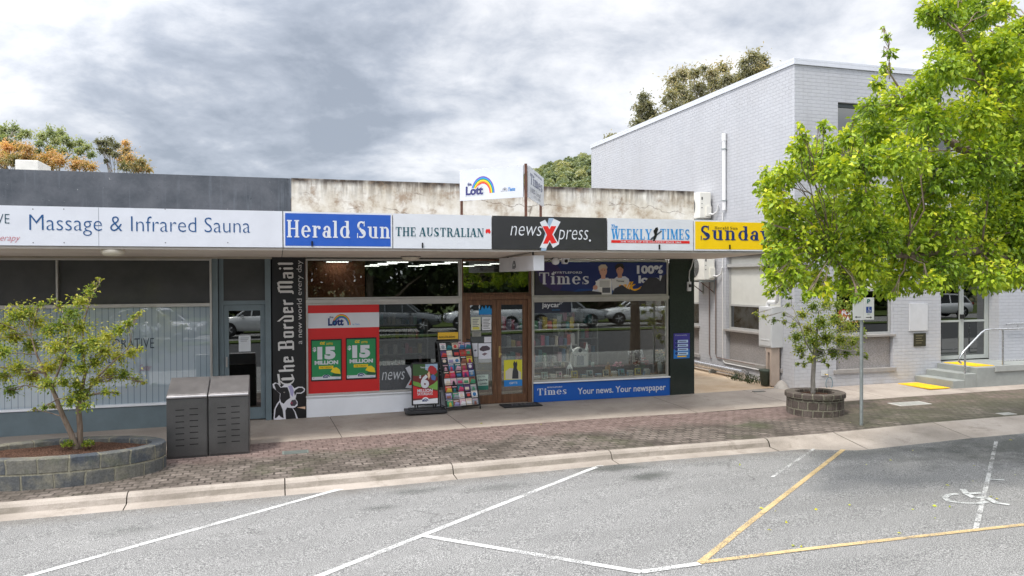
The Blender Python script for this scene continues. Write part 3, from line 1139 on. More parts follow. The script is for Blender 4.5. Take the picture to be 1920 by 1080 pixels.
def line(name, p, q, w, mat, dz=.006, wear=False):
    a, b = hitg(*p), hitg(*q)
    A, B = np.array(a[:2]), np.array(b[:2])
    d = (B - A) / np.linalg.norm(B - A)
    nrm = np.array((-d[1], d[0])) * w / 2
    mb = MB()
    n = 14
    for i in range(n):
        s0, s1 = i / n, (i + (1 if not wear else random.uniform(.8, 1.0))) / n
        qd = [A + (B - A) * s0 - nrm, A + (B - A) * s1 - nrm, A + (B - A) * s1 + nrm, A + (B - A) * s0 + nrm]
        mb.add([(x, y, zg(x, y) + dz) for x, y in qd], [(0, 1, 2, 3)], mat)
    return struct(mb.build(name))


line("bay_line", (20, 1090), (646, 916), .085, LINEW)
line("bay_line", (575, 1090), (1128, 873), .085, LINEW)
line("bay_line", (790, 1005), (1202, 1074), .085, LINEW, .0085)
line("bay_line", (1202, 1074), (1312, 1058), .085, LINEW, .010)
line("bay_line", (1312, 1056), (1583, 842), .075, LINEY)
line("bay_line", (1312, 1056), (1960, 980), .075, LINEY, .0085)
line("bay_line", (1448, 895), (1526, 842), .05, LINEF, wear=True)
line("bay_line", (1829, 995), (1868, 828), .055, LINEF, wear=True)
line("bay_line", (-20, 979), (20, 971), .085, LINEW)
ax = MB()
FADED = road_paint("road_faded", lin(206, 208, 206), .45)


def road_curve(pts, w):
    P = [np.array(hitg(*p)[:2]) for p in pts]
    for a, b in zip(P[:-1], P[1:]):
        d = (b - a) / (np.linalg.norm(b - a) + 1e-9)
        nn = np.array((-d[1], d[0])) * w / 2
        e = d * w * .2
        ax.add([(x, y, zg(x, y) + .009) for x, y in (a - nn - e, b - nn + e, b + nn + e, a + nn - e)], [(0, 1, 2, 3)], FADED)


road_curve([(1806, 919), (1812, 927), (1838, 925)], .08)
road_curve([(1812, 927), (1826, 934), (1850, 934), (1868, 944), (1890, 947)], .08)
road_curve([(1794, 927), (1779, 929), (1771, 934), (1778, 940), (1800, 944), (1832, 945), (1850, 942)], .07)
road_curve([(1853, 899), (1862, 900), (1882, 901)], .05)
struct(ax.build("accessible_bay_marking"))

# opposite side of the street, seen in the shop windows
strip("grass_verge", XS, [(-22.2, .05, 0), (-21.6, .11, 0), (-20.98, .05, 0)], m['verge_grass'])
strip("opposite_parking", XS, [(-27.5, .02, 0), (-25, .02, 0), (-22.2, .02, 0)], m['asphalt'])
strip("park_lawn", XS, [(-60, .12, 0), (-40, .1, 0), (-27.45, .1, 0)], m['verge_grass'])


# ================================================================== SHOP BUILDINGS
def fx(x, y, Y=0.0):
    return on_y(x, y, Y)


PARA_T = 4.72
BX0, BX1 = .33, 9.47          # newsagency
LX0 = -9.5                    # massage shop runs out of the picture on the left
TR0, TR1 = 2.19, 2.265         # transom bar
HEAD = 3.10

# ---- newsagency shell
NB = thing("newsagency_building", "single storey newsagency with stained cream parapet and timber double doors", "shop building", (4.9, .2, base_z(5)))
w = MB()
w.box(BX0 + .005, BX1, 0.0, .24, 3.13, PARA_T, m['stained_render'])
w.build("parapet", NB)
w = MB()
w.box(9.23, 9.46, .241, 14, -.4, 4.5, m['stained_render'])
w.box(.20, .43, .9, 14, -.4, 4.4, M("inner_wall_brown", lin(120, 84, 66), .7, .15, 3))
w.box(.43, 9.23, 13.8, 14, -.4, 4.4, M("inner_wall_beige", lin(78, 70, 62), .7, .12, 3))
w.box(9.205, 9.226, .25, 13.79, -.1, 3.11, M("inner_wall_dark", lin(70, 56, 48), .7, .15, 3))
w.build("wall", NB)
w = MB()
w.box(.44, 9.22, .25, 13.79, 3.9, 4.0, M("roof_sheet", (.45, .46, .47), .5, .1))
w.build("roof", NB)
w = MB()
w.box(.44, 9.22, .16, 13.79, 3.115, 3.127, M("ceiling_white", lin(150, 148, 140), .8, .06))
w.build("ceiling", NB)
w = MB()
w.box(.44, 9.22, .14, 13.79, -.30, -.03, M("shop_carpet", (.07, .06, .055), .9, .2, 20))
w.build("shop_floor", NB)
# piers
w = MB()
w.box(8.83, 9.465, -.015, .24, base_z(9) - .2, 3.128, m['black_granite'])
w.build("pillar", NB)['label'] = "black granite faced end pillar beside the alley"
w = MB()
w.box(.055, .585, .002, .24, -.5, 3.128, GREYP)
w.build("pillar", NB)


def shop_window(parent, x0, x1, z0, z1, bars=(), upper=(), y=.06, glass='shop_glass', fw=.04, name="window", frame=ALU):
    mb = MB()
    for a, b, c, d in ((x0, x1, z0, z0 + fw), (x0, x1, z1 - fw, z1)):
        mb.box(a, b, y - .05, y + .05, c, d, frame)
    for a in (x0, x1 - fw):
        mb.box(a, a + fw, y - .048, y + .048, z0 + fw, z1 - fw, frame)
    for b in bars:
        mb.box(b - .016, b + .016, y - .03, y + .03, z0 + fw, z1 - fw, frame)
    fr = mb.build(name, parent, bevel=.005)
    gl = MB()
    gl.box(x0 + fw - .005, x1 - fw + .005, y - .004, y + .004, z0 + fw - .005, z1 - fw + .005, m[glass])
    gl.build("pane", fr)
    return fr


W1 = (.60, 3.82)
DR = (3.845, 5.425)
W2 = (5.45, 8.80)
zb1 = fx(700, 737)[1]
zb2 = fx(1125, 711)[1]
shop_window(NB, W1[0], W1[1], zb1, TR0)
shop_window(NB, W1[0], W1[1], TR1, HEAD)
shop_window(NB, W2[0], W2[1], zb2, TR0)
shop_window(NB, W2[0], W2[1], TR1, HEAD)
w = MB()
w.box(W1[0], W1[1], -.03, .10, TR0 + .001, TR1 - .001, ALU)
w.box(W2[0], W2[1], -.03, .10, TR0 + .001, TR1 - .001, ALU)
w.box(W1[1] + .002, DR[0] - .002, -.02, .10, -.2, HEAD, ALU)
w.box(DR[1] + .002, W2[0] - .002, -.02, .10, -.2, HEAD, ALU)
w.build("window_surround", NB, bevel=.004)
w = MB()
w.box(W1[0], W1[1], -.006, .1, -.5, zb1 - .03, WHITE)
w.build("dado_panel", NB)
w = MB()
w.box(W1[0] - .01, W1[1], -.05, .1, zb1 - .029, zb1 - .001, WHITE)
w.box(W2[0], W2[1] + .02, -.05, .1, zb2 - .029, zb2 - .001, WHITE)
w.build("window_sill", NB, bevel=.006)
w = MB()
w.box(W2[0], W2[1] + .028, .02, .1, -.5, zb2 - .03, GREYP)
w.build("dado_panel", NB)

# double timber doors with a glazed toplight
DT = 2.30
tl = shop_window(NB, DR[0], DR[1], DT + .03, HEAD, bars=(), y=.08, frame=m['door_timber'], name="toplight")
w = MB()
w.box(DR[0], DR[0] + .09, 0, .16, -.1, DT, m['door_timber'])
w.box(DR[1] - .09, DR[1], 0, .16, -.1, DT, m['door_timber'])
w.box(DR[0] + .09, DR[1] - .09, 0, .16, DT - .08, DT, m['door_timber'])
w.box(DR[0], DR[1], -.005, .16, DT + .001, DT + .029, m['door_timber'])
w.box(DR[0], DR[1], -.03, .16, -.3, -.055, m['path_concrete'])
w.build("door_frame", NB, bevel=.006)
mid = (DR[0] + DR[1]) / 2
for k, (a, b) in enumerate(((DR[0] + .095, mid - .003), (mid + .003, DR[1] - .095))):
    mb = MB()
    st = .10 if k == 0 else .10
    z0, z1 = -.05, DT - .085
    yy = (.045, .09)
    mb.box(a, a + st, *yy, z0, z1, m['door_timber'])
    mb.box(b - st, b, *yy, z0, z1, m['door_timber'])
    mb.box(a + st, b - st, yy[0] + .001, yy[1] - .001, z1 - .11, z1, m['door_timber'])
    mb.box(a + st, b - st, yy[0] + .001, yy[1] - .001, z0, z0 + .19, m['door_timber'])
    d = mb.build("door", NB, bevel=.005)
    gl = MB()
    gl.box(a + st - .005, b - st + .005, .066, .072, z0 + .185, z1 - .105, m['door_glass'])
    gl.build("pane", d)
    if k == 1:
        h = MB()
        h.box(a + .035, a + .075, .036, .046, .95, 1.2, M("brass", (.5, .38, .16), .3, .2, 10, metal=.9))
        h.tube([(a + .055, .044, 1.03), (a + .055, -.02, 1.03), (a + .05, -.03, 1.03)], [.016, .016, .03], M("brass", (1, 1, 1)), 10)
        h.build("handle", d)

w = MB()
w.box(.44, 2.05, 2.4, 2.5, -.03, 3.11, M("partition_brown", lin(196, 130, 100), .7, .12, 3))
w.build("partition", NB)
# interior lights and shelving glimpsed through the glass
for iy, yl in enumerate((2.2, 3.9, 5.6, 7.6)):
    for xl in (1.4, 2.8, 4.2, 5.8, 7.4):
        mb = MB()
        mb.box(xl - .25, xl + .25, yl - .04, yl + .04, 3.072, 3.085, m['lamp_tube'])
        mb.box(xl - .32, xl + .32, yl - .07, yl + .07, 3.086, 3.114, WHITE)
        mb.build("ceiling_light", NB)

for xl in (6.2, 7.2, 8.2):  # unseen tubes added behind the window head to brighten the display
    mb = MB()
    mb.box(xl - .35, xl + .35, .62, .78, 3.092, 3.104, m['display_fill_tube'])
    mb.box(xl - .37, xl + .37, .60, .80, 3.1045, 3.1145, WHITE)
    mb.build("ceiling_light", NB)

# ---- awning in two lengths over the footpath
AY = -2.58


def awning(parent, x0, x1):
    mb = MB()
    mb.add([(x0, AY + .02, 3.20), (x1, AY + .02, 3.20), (x1, -.003, 3.125), (x0, -.003, 3.125)], [(3, 2, 1, 0)], m['soffit_board'])
    o = mb.build("awning_soffit", parent)
    mb = MB()
    mb.box(x0, x1, AY, AY + .018, 3.185, 3.80, M("awning_backing", (.35, .33, .30), .7))
    mb.box(x0, x1, AY - .012, AY - .001, 3.17, 3.205, M("awning_trim", (.40, .36, .32), .6))
    mb.build("awning_fascia", parent)
    mb = MB()
    mb.add([(x0, AY + .02, 3.74), (x1, AY + .02, 3.74), (x1, -.003, 3.62), (x0, -.003, 3.62)], [(0, 1, 2, 3)], M("awning_sheet", (.38, .39, .40), .5, .15))
    mb.build("awning_roof", parent)
    return mb


awning(NB, .145, 9.95)
w = MB()
w.box(9.952, 9.972, AY + .0, -.003, 3.15, 3.78, M("awning_backing", (.35, .33, .30)))
w.build("awning_end", NB)
for x, y in ((770, 478),):
    X, Y = on_z(x, y, 3.17)
    mb = MB()
    mb.lathe((X, Y, 3.04), [(.0, 0.0), (.13, .01), (.18, .05), (.185, .09), (.17, .115)], M("soffit_lamp_glass", lin(205, 196, 180), .4), 20)
    mb.lathe((X, Y, 3.04), [(.205, .09), (.215, .115)], BLACK, 20)
    mb.build("soffit_lamp", NB)

# ---- massage shop
LB = thing("massage_shop_building", "dark grey painted shop with pitted plain parapet and striped front window", "shop building", (-4.6, .2, base_z(-4.6)))
w = MB()
w.box(LX0, BX0 - .005, -.004, .24, 3.13, PARA_T - .01, m['dark_render'])
w.build("parapet", LB)
w = MB()
w.box(LX0, .195, 1.2, 1.4, -.4, 3.5, GREYP)
w.box(LX0, LX0 + .2, .3, 14, -.4, 4.4, m['dark_render'])
w.build("wall", LB)
w = MB()
w.box(LX0 + .2, .19, .25, 13.8, 3.9, 4.0, M("roof_sheet", (1, 1, 1)))
w.build("roof", LB)
awning(LB, LX0, .135)
X, Y = on_z(212, 466, 3.185)
mb = MB()
mb.lathe((X, Y, 3.06), [(.0, 0.0), (.13, .01), (.18, .05), (.185, .09), (.17, .115)], M("soffit_lamp_glass", (1, 1, 1)), 20)
mb.build("soffit_lamp", LB)
xj = fx(398, 600)[0]         # right jamb of the window
xm = fx(107, 530)[0]
zt0, zt1 = fx(200, 574)[1] - .03, fx(200, 574)[1] + .035
zs = fx(155, 763)[1]
zh = fx(200, 488)[1]
w = MB()
w.box(LX0, xj - .001, -.01, .12, -.6, zs - .03, GREYP)
w.box(xj, fx(409, 600)[0], -.01, .12, -.6, 3.12, GREYP)
w.build("dado_panel", LB)
fr = MB()
fr.box(LX0, xj - .002, -.045, .1, zs - .029, zs + .012, WHITE)
fr.box(LX0, xj - .041, -.03, .1, zt0, zt1, ALU)
fr.box(LX0, xj - .041, -.03, .1, zh, zh + .035, ALU)
fr.box(xj - .04, xj - .002, -.035, .1, zs + .013, zh + .035, ALU)
fr.box(xm - .016, xm + .016, -.025, .09, zt1, zh, ALU)
frame = fr.build("window", LB, bevel=.005)
gl = MB()
gl.box(LX0, xj - .041, .055, .063, zs + .012, zt0, m['striped_film'])
gl.build("pane", frame)
gl = MB()
gl.box(xm + .016, xj - .041, .055, .063, zt1, zh, m['tinted_panel'])
gl.box(LX0, xm - .016, .055, .063, zt1, zh, m['tinted_panel'])
gl.build("upper_pane", frame)
w = MB()
w.box(LX0, .05, -.012, .2, zh + .036, 3.122, M("soffit_trim", lin(170, 160, 145), .6))
w.build("head_trim", LB)
# its door, set back a little
da, db = fx(410, 600)[0], fx(508, 600)[0]
ddt = 2.16
w = MB()
w.box(da + .003, da + .09, .06, .16, -.5, 3.10, GREYP)
w.box(db - .11, db, -.008, .16, -.5, 3.10, GREYP)
w.box(da + .09, db - .11, .06, .16, ddt + .02, ddt + .10, GREYP)
w.box(da + .09, db - .11, .085, .1, ddt + .101, 3.10, m['tinted_panel'])
w.box(da + .003, db, .02, .3, -.6, -.135, m['path_concrete'])
w.build("door_frame", LB)
a, b = da + .094, db - .114
mb = MB()
mb.box(a, a + .09, .07, .12, -.11, ddt + .015, GREYP)
mb.box(b - .09, b, .07, .12, -.11, ddt + .015, GREYP)
mb.box(a + .09, b - .09, .071, .119, ddt - .1, ddt + .015, GREYP)
mb.box(a + .09, b - .09, .071, .119, -.11, .12, GREYP)
d = mb.build("door", LB, bevel=.004)
gl = MB()
gl.box(a + .087, b - .087, .094, .1, .117, ddt - .097, m['dark_glass'])
gl.build("pane", d)
h = MB()
h.box(a + .03, a + .06, .04, .07, .95, 1.15, ALU)
h.build("handle", d)
w = MB()
w.box(LX0 + .3, .19, .62, .64, -.1, 3.2, M("blind_dark", (.02, .022, .024), .8))
w.build("inner_screen", LB)

# rooftop unit on the massage shop
rx0, rz1 = fx(28, 299, 5.0)
rx1, _ = fx(72, 303, 5.0)
RU = thing("rooftop_cooler", "boxy white rooftop cooler behind the dark parapet", "cooler", ((rx0 + rx1) / 2, 5.5, 4.0))
mb = MB()
mb.box(rx0, rx1, 5.0, 6.1, 4.15, rz1, M("cooler_white", lin(215, 212, 205), .6, .1))
mb.box(rx0 + .1, rx1 - .1, 5.1, 6.0, 4.0, 4.149, GALV)
mb.build("casing", RU, bevel=.02)
mb = MB()
for i in range(6):
    zz = 4.3 + i * .11
    mb.box(rx1 + .001, rx1 + .02, 5.1, 6.0, zz, zz + .05, WHITE)
    mb.box(rx0 + .06, rx1 - .06, 4.985, 4.999, zz, zz + .05, WHITE)
mb.build("louvre", RU)

# ================================================================== SIGNS ON THE AWNING FASCIA
SY = AY - .015
PS = FACE(SY)
NAVY, TEAL = vinyl(28, 50, 110), vinyl(28, 84, 96)
BLUE = vinyl(40, 88, 178)
RED, SKYB, YEL, CHAR = vinyl(214, 38, 36), vinyl(30, 138, 206), vinyl(240, 200, 22), vinyl(50, 50, 52)
WHT, LGREY, BLK, GRN, PURP, ORG = vinyl(211, 214, 220), vinyl(176, 190, 204), vinyl(24, 24, 26), vinyl(36, 140, 72), vinyl(104, 72, 164), vinyl(240, 130, 30)
ZT, ZB = 3.825, 3.215


def sx_(x, y=435):
    return on_y(x, y, SY - .025)[0]


def sz_(y, x):
    return on_y(x, y, SY - .025)[1]


def fascia_sign(name, label, px0, px1, mat, border=None, dz=0.0, u0=None, u1=None):
    a = sx_(px0) if u0 is None else u0
    b = sx_(px1) if u1 is None else u1
    root = thing(name, label, "sign", ((a + b) / 2, SY, ZB))
    mb = MB()
    if border:
        mb.panel(PS, a + .004, ZB + dz, b - .004, ZT + dz, .020, border)
        mb.panel(PS, a + .032, ZB + .03 + dz, b - .032, ZT - .03 + dz, .0225, mat)
    else:
        mb.panel(PS, a + .004, ZB + dz, b - .004, ZT + dz, .0225, mat)
    # small black drain pipe stub / fixing that shows on most panels
    mb.build("panel", root)
    return root, a, b


SP = FACE(SY - .0225)
def bxs(x0, yt, x1, yb):
    xc = (x0 + x1) / 2
    return sx_(x0, (yt + yb) / 2), sz_(yb, xc), sx_(x1, (yt + yb) / 2), sz_(yt, xc)


def screw_stub(root, px, py):
    mb = MB()
    u, w_ = sx_(px), sz_(py, px)
    mb.panel(SP, u - .012, w_ - .045, u + .012, w_ + .045, .02, BLK)
    mb.build("bracket_stub", root)


def letter_part(root, fn, label=None):
    mb = MB()
    fn(mb)
    o = mb.build("lettering", root)
    return o


r, a, b = fascia_sign("fascia_sign", "long white sign reading Massage & Infrared Sauna in thin blue letters", 0, 530, vinyl(212, 215, 223), u0=-8.8, u1=sx_(530))
def _f(mb):
    x0, z0, x1, z1 = bxs(55, 403, 469, 446)
    zb_, zt_ = sz_(434, 240), sz_(405, 240)
    text(mb, SP, "Massage & Infrared Sauna", x0, sz_(443, 240), x1, zt_, vinyl(24, 78, 130), -.013)
    text(mb, SP, "RESTORATIVE", sx_(18) - 1.02, sz_(419, 9), sx_(18), sz_(401, 9), vinyl(30, 70, 84), -.012)
    text(mb, SP, "Health & Therapy", sx_(38) - .86, sz_(455, 9), sx_(38), sz_(440, 9), vinyl(190, 110, 120), -.008, .4)
letter_part(r, _f)
mb = MB()
for px in (185,):
    mb.rect(SP, sx_(px) - .004, ZB + .004, sx_(px) + .004, ZT - .004, vinyl(150, 155, 165), .001)
for px in (62, 310, 427, -40, 120):
    for py in (392, 455):
        u, w_ = sx_(px), sz_(py, px)
        mb.disc(SP, u, w_, .01, .01, vinyl(120, 120, 126), .002, k=10)
mb.build("panel_joint", r)

r, a, b = fascia_sign("fascia_sign", "blue sign reading Herald Sun in white serif letters", 531, 736, BLUE, WHT)
letter_part(r, lambda mb: drawn(mb, SP, "Herald Sun", *[q for q in (sx_(538), sz_(446, 634), sx_(731), sz_(414, 634))], WHT))
screw_stub(r, 585, 457)
r, a, b = fascia_sign("fascia_sign", "white sign reading THE AUSTRALIAN with a small red map", 737, 922, WHT)
def _f(mb):
    drawn(mb, SP, "THE AUSTRALIAN", sx_(742), sz_(443.5, 825), sx_(907), sz_(427, 825), TEAL)
    u, w_ = sx_(915), sz_(433.5, 915)
    mb.poly(SP, [(u - .045, w_ - .02), (u - .03, w_ - .045), (u, w_ - .02), (u + .03, w_ - .05), (u + .05, w_ - .01), (u + .035, w_ + .03), (u + .02, w_ + .05), (u, w_ + .03), (u - .02, w_ + .045), (u - .045, w_ + .015)], RED)
letter_part(r, _f)
screw_stub(r, 792, 460)
r, a, b = fascia_sign("fascia_sign", "charcoal sign reading newsXpress with a big red X", 923, 1138, CHAR)
def _f(mb):
    text(mb, SP, "news", sx_(957), sz_(442, 988), sx_(1016), sz_(424, 988), WHT, -.012, .22)
    text(mb, SP, "press", sx_(1046), sz_(458.5, 1076), sx_(1103), sz_(431, 1076), WHT, -.012, .22)
    mb.disc(SP, sx_(1106), sz_(451, 1106), .02, .02, WHT, .004, k=14)
    P4 = lambda pts, mat, n: mb.poly(SP, [(sx_(x, y), sz_(y, x)) for x, y in pts], mat, n)
    P4([(1029, 409), (1038, 409), (1024, 470), (1014, 470)][::-1], vinyl(150, 172, 196), .003)
    P4([(1012, 464), (1024, 466), (1051, 416), (1038, 410)], WHT, .0045)
    P4([(1012, 417), (1022, 412), (1048, 458), (1037, 465)][::-1], WHT, .005)
    P4([(1018, 457), (1027, 457), (1043, 424), (1033, 424)], RED, .006)
    P4([(1017, 424), (1027, 424), (1044, 455), (1034, 457)][::-1], RED, .0068)
letter_part(r, _f)
r, a, b = fascia_sign("fascia_sign", "white sign reading WEEKLY TIMES in blue over a red strip", 1139, 1300, WHT)
def _f(mb):
    u0, u1 = sx_(1146), sx_(1293)
    drawn(mb, SP, "WEEKLY", u0, sz_(449, 1190), sx_(1222), sz_(429.5, 1190), SKYB)
    drawn(mb, SP, "TIMES", sx_(1238), sz_(449, 1260), u1, sz_(429.5, 1260), SKYB)
    text(mb, SP, "The", u0, sz_(428, 1152), sx_(1158), sz_(421, 1152), SKYB, .02, .3)
    mb.rect(SP, u0, sz_(456, 1220), u1, sz_(451, 1220), RED, .003)
    text(mb, SP, "THE VOICE OF THE COUNTRY SINCE 1869", sx_(1163), sz_(455.2, 1220), sx_(1277), sz_(452.2, 1220), WHT, .01, 0, .005)
    # dark bird on a branch between the two words
    P4 = lambda pts, mat, n: mb.poly(SP, [(sx_(x, y), sz_(y, x)) for x, y in pts], mat, n)
    P4([(1224, 452), (1227, 440), (1225, 433), (1229, 427), (1233, 426), (1234, 430), (1232, 436), (1231, 444), (1227, 452)], BLK, .006)
    P4([(1218, 450), (1221, 446), (1240, 432), (1241, 434), (1222, 450)], vinyl(70, 80, 90), .0052)
letter_part(r, _f)
screw_stub(r, 1236, 463)
r, a, b = fascia_sign("fascia_sign", "yellow sign reading Sunday Herald Sun partly hidden by leaves", 1301, 1460, YEL, WHT)
def _f(mb):
    drawn(mb, SP, "Sunday", sx_(1314), sz_(450.5, 1378), sx_(1444), sz_(424, 1378), NAVY)
    drawn(mb, SP, "Herald Sun", sx_(1340), sz_(430.2, 1360), sx_(1383), sz_(424.8, 1360), vinyl(70, 60, 40))
letter_part(r, _f)
screw_stub(r, 1368, 463)


# ================================================================== SHOPFRONT SIGNS, POSTERS AND NOTICES
class Art:
    """flat artwork laid out on a wall plane, measured from the photograph's sight lines"""
    def __init__(s, Y):
        s.Y, s.P, s.mb = Y, FACE(Y), MB()

    def xz(s, x, y):
        return on_y(x, y, s.Y)

    def ext(s, x0, y0, x1, y1):
        ym, xm = (y0 + y1) / 2, (x0 + x1) / 2
        return s.xz(x0, ym)[0], s.xz(xm, y1)[1], s.xz(x1, ym)[0], s.xz(xm, y0)[1]

    def board(s, x0, y0, x1, y1, t, mat):
        a, b, c, d = s.ext(x0, y0, x1, y1)
        s.mb.panel(s.P, a, b, c, d, t, mat)
        return s

    def R(s, x0, y0, x1, y1, mat, n=.002):
        a, b, c, d = s.ext(x0, y0, x1, y1)
        s.mb.rect(s.P, a, b, c, d, mat, n)
        return s

    def T(s, body, x0, y0, x1, y1, mat, bold=0, shear=0, n=.004, space=1.0, keep=False):
        a, b, c, d = s.ext(x0, y0, x1, y1)
        text(s.mb, s.P, body, a, b, c, d, mat, bold, shear, n, space, keep)
        return s

    def D(s, body, x0, y0, x1, y1, mat, n=.004):
        a, b, c, d = s.ext(x0, min(y0, y1), x1, max(y0, y1))
        drawn(s.mb, s.P, body, a, b, c, d, mat, roman, n)
        return s

    def G(s, pts, mat, n=.003):
        s.mb.poly(s.P, [s.xz(x, y) for x, y in pts], mat, n)
        return s

    def O(s, x, y, rx, ry, mat, n=.003, a0=0, a1=360):
        u, w_ = s.xz(x, y)
        k = abs(s.xz(x + 1, y)[0] - u)
        s.mb.disc(s.P, u, w_, rx * k, ry * k, mat, n, a0, a1)
        return s

    def lotto(s, x, y, w_, n=.004, word=NAVY, cols=None):
        """a rainbow over a chunky short word; (x, y) is the left foot, w_ the overall width in px"""
        u, z = s.xz(x, y)
        k = abs(s.xz(x + 1, y)[0] - u) * w_
        cols = cols or (RED, YEL, GRN, SKYB, PURP)
        ro = .52
        for i, c in enumerate(cols):
            q = ro - i * .036
            s.mb.arc(s.P, u + .62 * k, z + .02 * k, q * k, (q - .037) * k, c, n + .0003 * i, 0, 172, 24, .82)
        text(s.mb, s.P, "Lott", u, z, u + .72 * k, z + .36 * k, word, .045, 0, n + .004)
        text(s.mb, s.P, "the", u + .06 * k, z + .36 * k, u + .25 * k, z + .46 * k, word, .02, 0, n + .004)
        return s

    def build(s, name, parent=None, loc=None):
        o = s.mb.build(name, parent, loc if loc is not None else (0, 0, 0))
        s.mb = MB()
        return o


def panel_thing(name, label, cat, Y, x0, y0, x1, y1, t, mat, group=None):
    a = Art(Y)
    e = a.ext(x0, y0, x1, y1)
    root = thing(name, label, cat, ((e[0] + e[2]) / 2, Y, e[1]), group)
    a.mb.panel(a.P, *e, t, mat)
    a.build("panel", root)
    return root, Art(Y - t)


# -- newspaper masthead panel on the pillar between the shops
r, A = panel_thing("pillar_sign", "tall black panel reading The Border Mail with a black and white cow", "sign", -.001, 511, 482, 572.5, 787, .012, BLK)
PV = Plane((0, A.Y, 0), (0, 0, 1), (-1, 0, 0))
zt_, zb_ = A.xz(540, 492)[1], A.xz(540, 722)[1]
drawn(A.mb, PV, "The Border Mail", zb_, -A.xz(551, 600)[0], zt_, -A.xz(521, 600)[0], vinyl(214, 212, 210), blackletter, .003)
text(A.mb, PV, "a new world every day", A.xz(563, 645)[1], -A.xz(569, 566)[0], A.xz(563, 488)[1], -A.xz(556.5, 566)[0], vinyl(205, 203, 202), -.006, 0, .004)
A.build("lettering", r)
cw, ck = vinyl(228, 226, 232), vinyl(34, 34, 38)
A.G([(513, 787), (514, 768), (519, 757), (524, 751), (525, 738), (512, 727), (511, 720), (516, 717), (522, 719), (527, 726), (530, 724), (534, 720), (545, 720), (552, 728), (559, 725), (567, 725), (572, 729), (571, 734), (565, 738), (556, 738), (554, 748), (558, 753), (558, 760), (553, 764), (549, 765), (554, 772), (559, 786)], cw, .006)
A.G([(514, 721), (518, 718.5), (522, 721), (526, 727), (532, 726), (539, 726), (543, 737), (544, 746), (537, 751), (532, 757), (527, 754), (525, 747), (526, 738), (518, 732)], ck, .0075)
A.G([(554, 731), (560, 727), (566, 727), (570, 730), (569, 733), (564, 736), (556, 736), (553, 742), (551, 735)], ck, .0072)
A.G([(515, 784), (517, 766), (524, 754), (530, 768), (532, 784), (527, 782), (523, 778), (519, 783)], ck, .0074)
A.G([(536, 786), (535, 770), (538, 764), (548, 765), (552, 772), (556, 786)], ck, .0076)
A.G([(547, 750), (554, 749), (557, 756), (553, 761), (546, 761), (544, 757)], vinyl(70, 62, 70), .0082)
A.G([(545, 753), (549, 754), (548, 758), (545, 757)], vinyl(150, 60, 90), .0088)
A.G([(540, 724), (547, 722), (551, 733), (549, 744), (545, 740), (543, 730)], vinyl(170, 165, 205), .0078)
A.O(533, 735.5, 1.6, 1.1, vinyl(150, 145, 140), .009)
A.G([(557, 764), (572.4, 762), (572.4, 767)], vinyl(226, 190, 160), .006)
A.build("cow_picture", r)

# -- red lottery panel in the left window with two jackpot posters
GY = .052
r, A = panel_thing("window_panel", "red and white lottery panel filling the left part of window", "window sign", GY, 576.5, 569, 711, 737, .004, vinyl(206, 34, 34))
A.R(576.5, 586.5, 711, 614.5, WHT, .001)
A.build("header_strip", r)
A.lotto(615, 611, 41)
A.T("by Tatts", 661, 606.5, 674, 610, SKYB, .01)
A.build("logo", r)
for (x0, x1, yo, side) in ((583, 641, 0, "left"), (648.5, 706, -3, "right")):
    k = (x1 - x0) / 58.0
    px = lambda x: x0 + (x - 583) * k
    lab = "green 15 MILLION poster on red panel, nearer the " + ("cow pillar sign" if side == "left" else "news lettering")
    r, A = panel_thing("jackpot_poster", lab, "poster", GY - .005, x0, 636 + yo, x1, 714 + yo, .012, BLK, "jackpot posters")
    A.R(px(585), 638.5 + yo, px(639), 711.5 + yo, vinyl(38, 138, 82), .001)
    A.build("sheet", r)
    A.T("OZ", px(600), 641 + yo, px(610), 646 + yo, YEL, .05, .2)
    A.T("LOTTO", px(612), 642.5 + yo, px(624), 646.5 + yo, YEL, .02)
    A.T("$", px(586.5), 651 + yo, px(593), 660 + yo, WHT, .045)
    A.T("15", px(595), 650 + yo, px(629), 674 + yo, WHT, .07)
    A.T("MILLION", px(590), 676 + yo, px(634), 683.5 + yo, WHT, .055)
    A.R(px(598), 686 + yo, px(625), 691.5 + yo, YEL, .003)
    A.T("THIS TUESDAY", px(600), 687.2 + yo, px(622), 690.3 + yo, vinyl(40, 90, 40), .01)
    A.build("lettering", r)
    A.G([(px(620), 697 + yo), (px(624), 690 + yo), (px(631), 688.5 + yo), (px(637), 693 + yo), (px(638.5), 701 + yo), (px(628), 700 + yo)], vinyl(236, 206, 40), .0035)
    A.G([(px(622), 703 + yo), (px(627), 699 + yo), (px(638.5), 702 + yo), (px(638.5), 706 + yo), (px(622), 706 + yo)], vinyl(26, 92, 56), .003)
    A.R(px(585), 706 + yo, px(639), 711.5 + yo, WHT, .002)
    A.O(px(612), 707.5 + yo, 8, 5.5, WHT, .0026, 0, 180)
    A.T("Lott", px(606), 704.5 + yo, px(615), 708.6 + yo, NAVY, .05)
    A.mb.arc(A.P, *A.xz(px(612), 709 + yo), .075, .055, NAVY, .0045, 20, 160, 12)
    A.T("Tatts", px(629), 708 + yo, px(635), 709.8 + yo, SKYB)
    A.T("18+", px(587), 708 + yo, px(590), 710 + yo, BLK)
    A.build("artwork", r)

